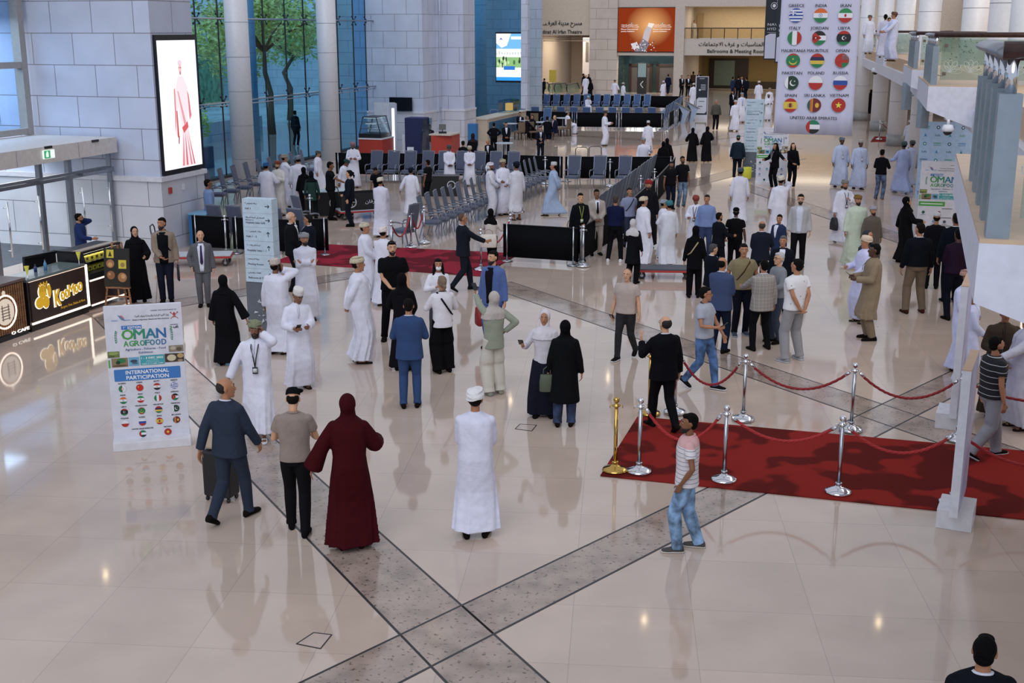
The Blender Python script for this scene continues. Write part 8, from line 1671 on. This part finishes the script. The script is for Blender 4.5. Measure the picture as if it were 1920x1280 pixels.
# ---- middle distance and far
FAR = [
 (1013, 302, 237, 172, Su('131724', lanyard='14141A', l='front', r='read'), 'person in a dark suit and white shirt holding a paper in the aisle'),
 (1133, 273, 209, 100, Rb('3A3E48', pat=0, l='read', r='reads', shoe='14110F'), 'white-robed person with a dark cap in front of the far barrier'),
 (1214, 290, 227, 8, Rb('D0D4DC', head='kumma', hc='C4C8D2', l='down', r='down'), 'white-robed person in a round cap walking away toward the far barrier'),
 (1205, 335, 259, 172, Rb('A0A4A8', l='wave', r='down', w=1.12), 'white-robed person gesturing behind the back barrier'),
 (1249, 330, 264, 20, Ab(), 'person in black with a headscarf behind the receding chair backs'), (1242, 338, 276, 10, Ab(), 'person in a black abaya nearest the receding chair backs'),
 (1297, 304, 240, 3, Ab(w=1.1, l='bent'), 'person in a black abaya, left of the two seen from behind'), (1324, 304, 237, -3, Ab(w=1.1, r='bent'), 'person in a black abaya, right of the two seen from behind'),
 (949, 291, 229, 172, Su('11131B', tie='2A4A9A', l='front', r='front'), 'person in a black suit and blue tie with folded hands by the far counter'),
 (926, 291, 238, -8, Tp('101116', '0E0F13', sl='long', l='hip', r='hip'), 'person in black with hands on hips by the far counter'),
 (1341, 244, 187, 175, Tp('4E4C46', '121318', sl='long', w=1.2, hc='8A8886'), 'heavy person in an olive grey shirt walking toward the camera'),
 (1377, 246, 188, 172, Rb('D0D0D6', legs='step', l='down', r='down'), 'white-robed person walking left of the far totem'),
 (1389, 230, 174, 175, Rb('9AA2B0', lanyard='5A8AC8'), 'white-robed person with a blue lanyard behind the far totem'),
 (1371, 217, 170, 150, Su('10131A', r='ear', l='bent'), 'person in a dark suit phoning near the far lobby'),
 (1421, 200, 152, 8, Rb('D0C8C0', legs='step'), 'white-robed person walking away in the far lobby'),
 (1441, 214, 165, 172, Rb('9A8E7A'), 'white-robed person in a beige turban beside the flag banner'), (1439, 226, 177, 176, Rb('8A8078', l='reads', r='reads', skin='d'), 'white-robed person looking at their hands beside the flag banner'),
 (1373, 184, 144, 60, Su('1A2846'), 'person in a blue suit at the left of the far lobby group'), (1383, 186, 140, 20, Su('11141C'), 'person in a black suit second in the far lobby group'), (1389, 184, 143, 170, Su('14161E', l='front'), 'person in an open suit facing the far lobby group'), (1398, 185, 145, -30, Su('131826'), 'person in a dark suit at the right of the far lobby group'),
 (1277, 181, 141, 160, Su('14161C', l='front', r='front'), 'person in a dark suit by the far pillar, left one'), (1289, 182, 141, 170, Su('0F1116', l='front', r='front'), 'person in a dark suit by the far pillar, right one'),
 (1299, 203, 156, -10, Rb('C8C0B4', w=1.1), 'white-robed person beside the black and white sign board'), (1299, 173, 134, 30, Tp('5A4A3E', '1A1A1E', sl='long'), 'person in a brown jacket behind the dark sign board'), (1310, 172, 134, -150, Su('14161A'), 'person in black at the far lobby doorway'),
 (1252, 178, 139, 20, Su('141C34', legs='walk'), 'person in a navy suit walking by the elevator doors'), (1243, 190, 152, -20, Rb('D4D4DA', r='ear'), 'white-robed person phoning by the elevator doors'),
 (1152, 188, 150, -160, Rb('5A4A42', legs='walk', l='out', w=1.1), 'white-robed person striding left in front of the elevators'), (1168, 194, 155, 60, Rb('D4D2CE'), 'white-robed person with a white turban in front of the elevators'),
 (1098, 182, 141, 170, Rb('C8C4BC'), 'white-robed person by the theatre escalators'), (1107, 184, 150, -30, Ab(), 'person in a black robe by the theatre escalators'), (1094, 178, 138, 120, Ab(), 'person in black behind the white robe at the escalators'), (1103, 176, 139, -160, Ab(), 'person in a dark veil behind the white robe at the escalators'),
 (1020, 183, 147, -70, Su('101218', l='give'), 'person in a black suit at the escalator entrance'),
 (1630, 214, 168, -30, Ab(), 'person in black standing between the far columns'),
 (1702, 285, 236, 20, Rb('D0D4DC', c='C4CCDC'), 'white-robed person between the columns behind the rope'),
]
for a in FAR: P(*a)
SEAT = [
 (975, 251, 211, 175, Su('131622', sit=1, l='lap', r='chin'), 'seated person in a dark suit resting the head on a hand'),
 (988, 262, 218, 75, Su('101218', sit=1, l='table', r='table', hc='5A5856'), 'seated person in black with grey hair at the cafe table'),
 (998, 258, 217, -170, Ab(sit=1, l='table', r='table'), 'seated person in a black headscarf at the cafe table'),
 (1026, 263, 219, 10, Su('0E1016', sit=1, l='table', r='table', hc='1A1614'), 'seated person in black seen from behind at the cafe table'),
 (1040, 262, 216, -120, Su('141A30', sit=1, hc='C8B8B0', head='shaved', skin='l', sc='C8A8B8', l='lap', r='lap'), 'seated white-haired person in a navy jacket at the cafe table'),
 (1064, 251, 209, 80, Rb('8A8E94', sit=1, l='lap', r='lap'), 'seated person in a white robe beside the far barrier'),
 (1102, 212, 183, 176, Rb('9AC0B8', sit=1, lean=12, l='chin', r='lap'), 'white-robed person seated in the farthest chair row'),
 (962, 206, 178, 100, Su('101218', sit=1, l='lap', r='lap'), 'person in black seated in the far left chair row'),
 (887, 306, 250, -10, Ab(sit=1, hc='2A2024', l='table', r='table'), 'seated person in a brown headscarf behind the front chair row'),
 (920, 312, 269, -150, Su('12141A', sit=1, head='bald', hc='2A2220', lean=18, nod=20), 'bald seated person leaning forward behind the front chair row'),
 (869, 318, 273, 20, Tp('101116', '101116', sit=1, sl='long'), 'dark-haired seated person behind the front chair row'),
 (806, 280, 240, 175, Tp('1A1A20', '1A1A20', sit=1), 'person seated behind the navy covered cabinet'),
]
for a in SEAT: P(*a)
for x, hy, Y, a, sp, lab in ((1632, 26, 62, 175, Rb('6E6460'), 'white-robed person at the far upper balcony rail, leftmost'), (1661, 27, 54, 20, Rb('14110F', head='hair', hc='0F0C0C', c='C4C4D8', sleeve=0), 'dark-haired person in a pale robe on the upper balcony'),
      (1668, 33, 56, 160, Rb('14110F', head='hair', hc='0F0C0C', c='C8C8DA'), 'person half hidden behind others on the upper balcony'), (1677, 23, 48, -100, Rb('6A5048', l='table', r='table', c='C8CEE8', w=1.1), 'white-robed person in a patterned turban leaning on the balcony rail')):
    X, zt = zat(x, hy, Y); person((X, Y, 4.505), max(1.6, min(1.85, zt-4.5)), a, sp, lab)
xx, zz = zat(1301, 72, 115); person((xx, 115, 4.76), 1.7, 150, Rb('2A2422', head='hair', c='B0A8A0'), 'robed person standing on the far mezzanine')
xo = st(-28.5, 56); person((xo.x, xo.y, 0), 1.75, 30, Su('14181E'), 'person in dark clothes standing outside beyond the glass wall')
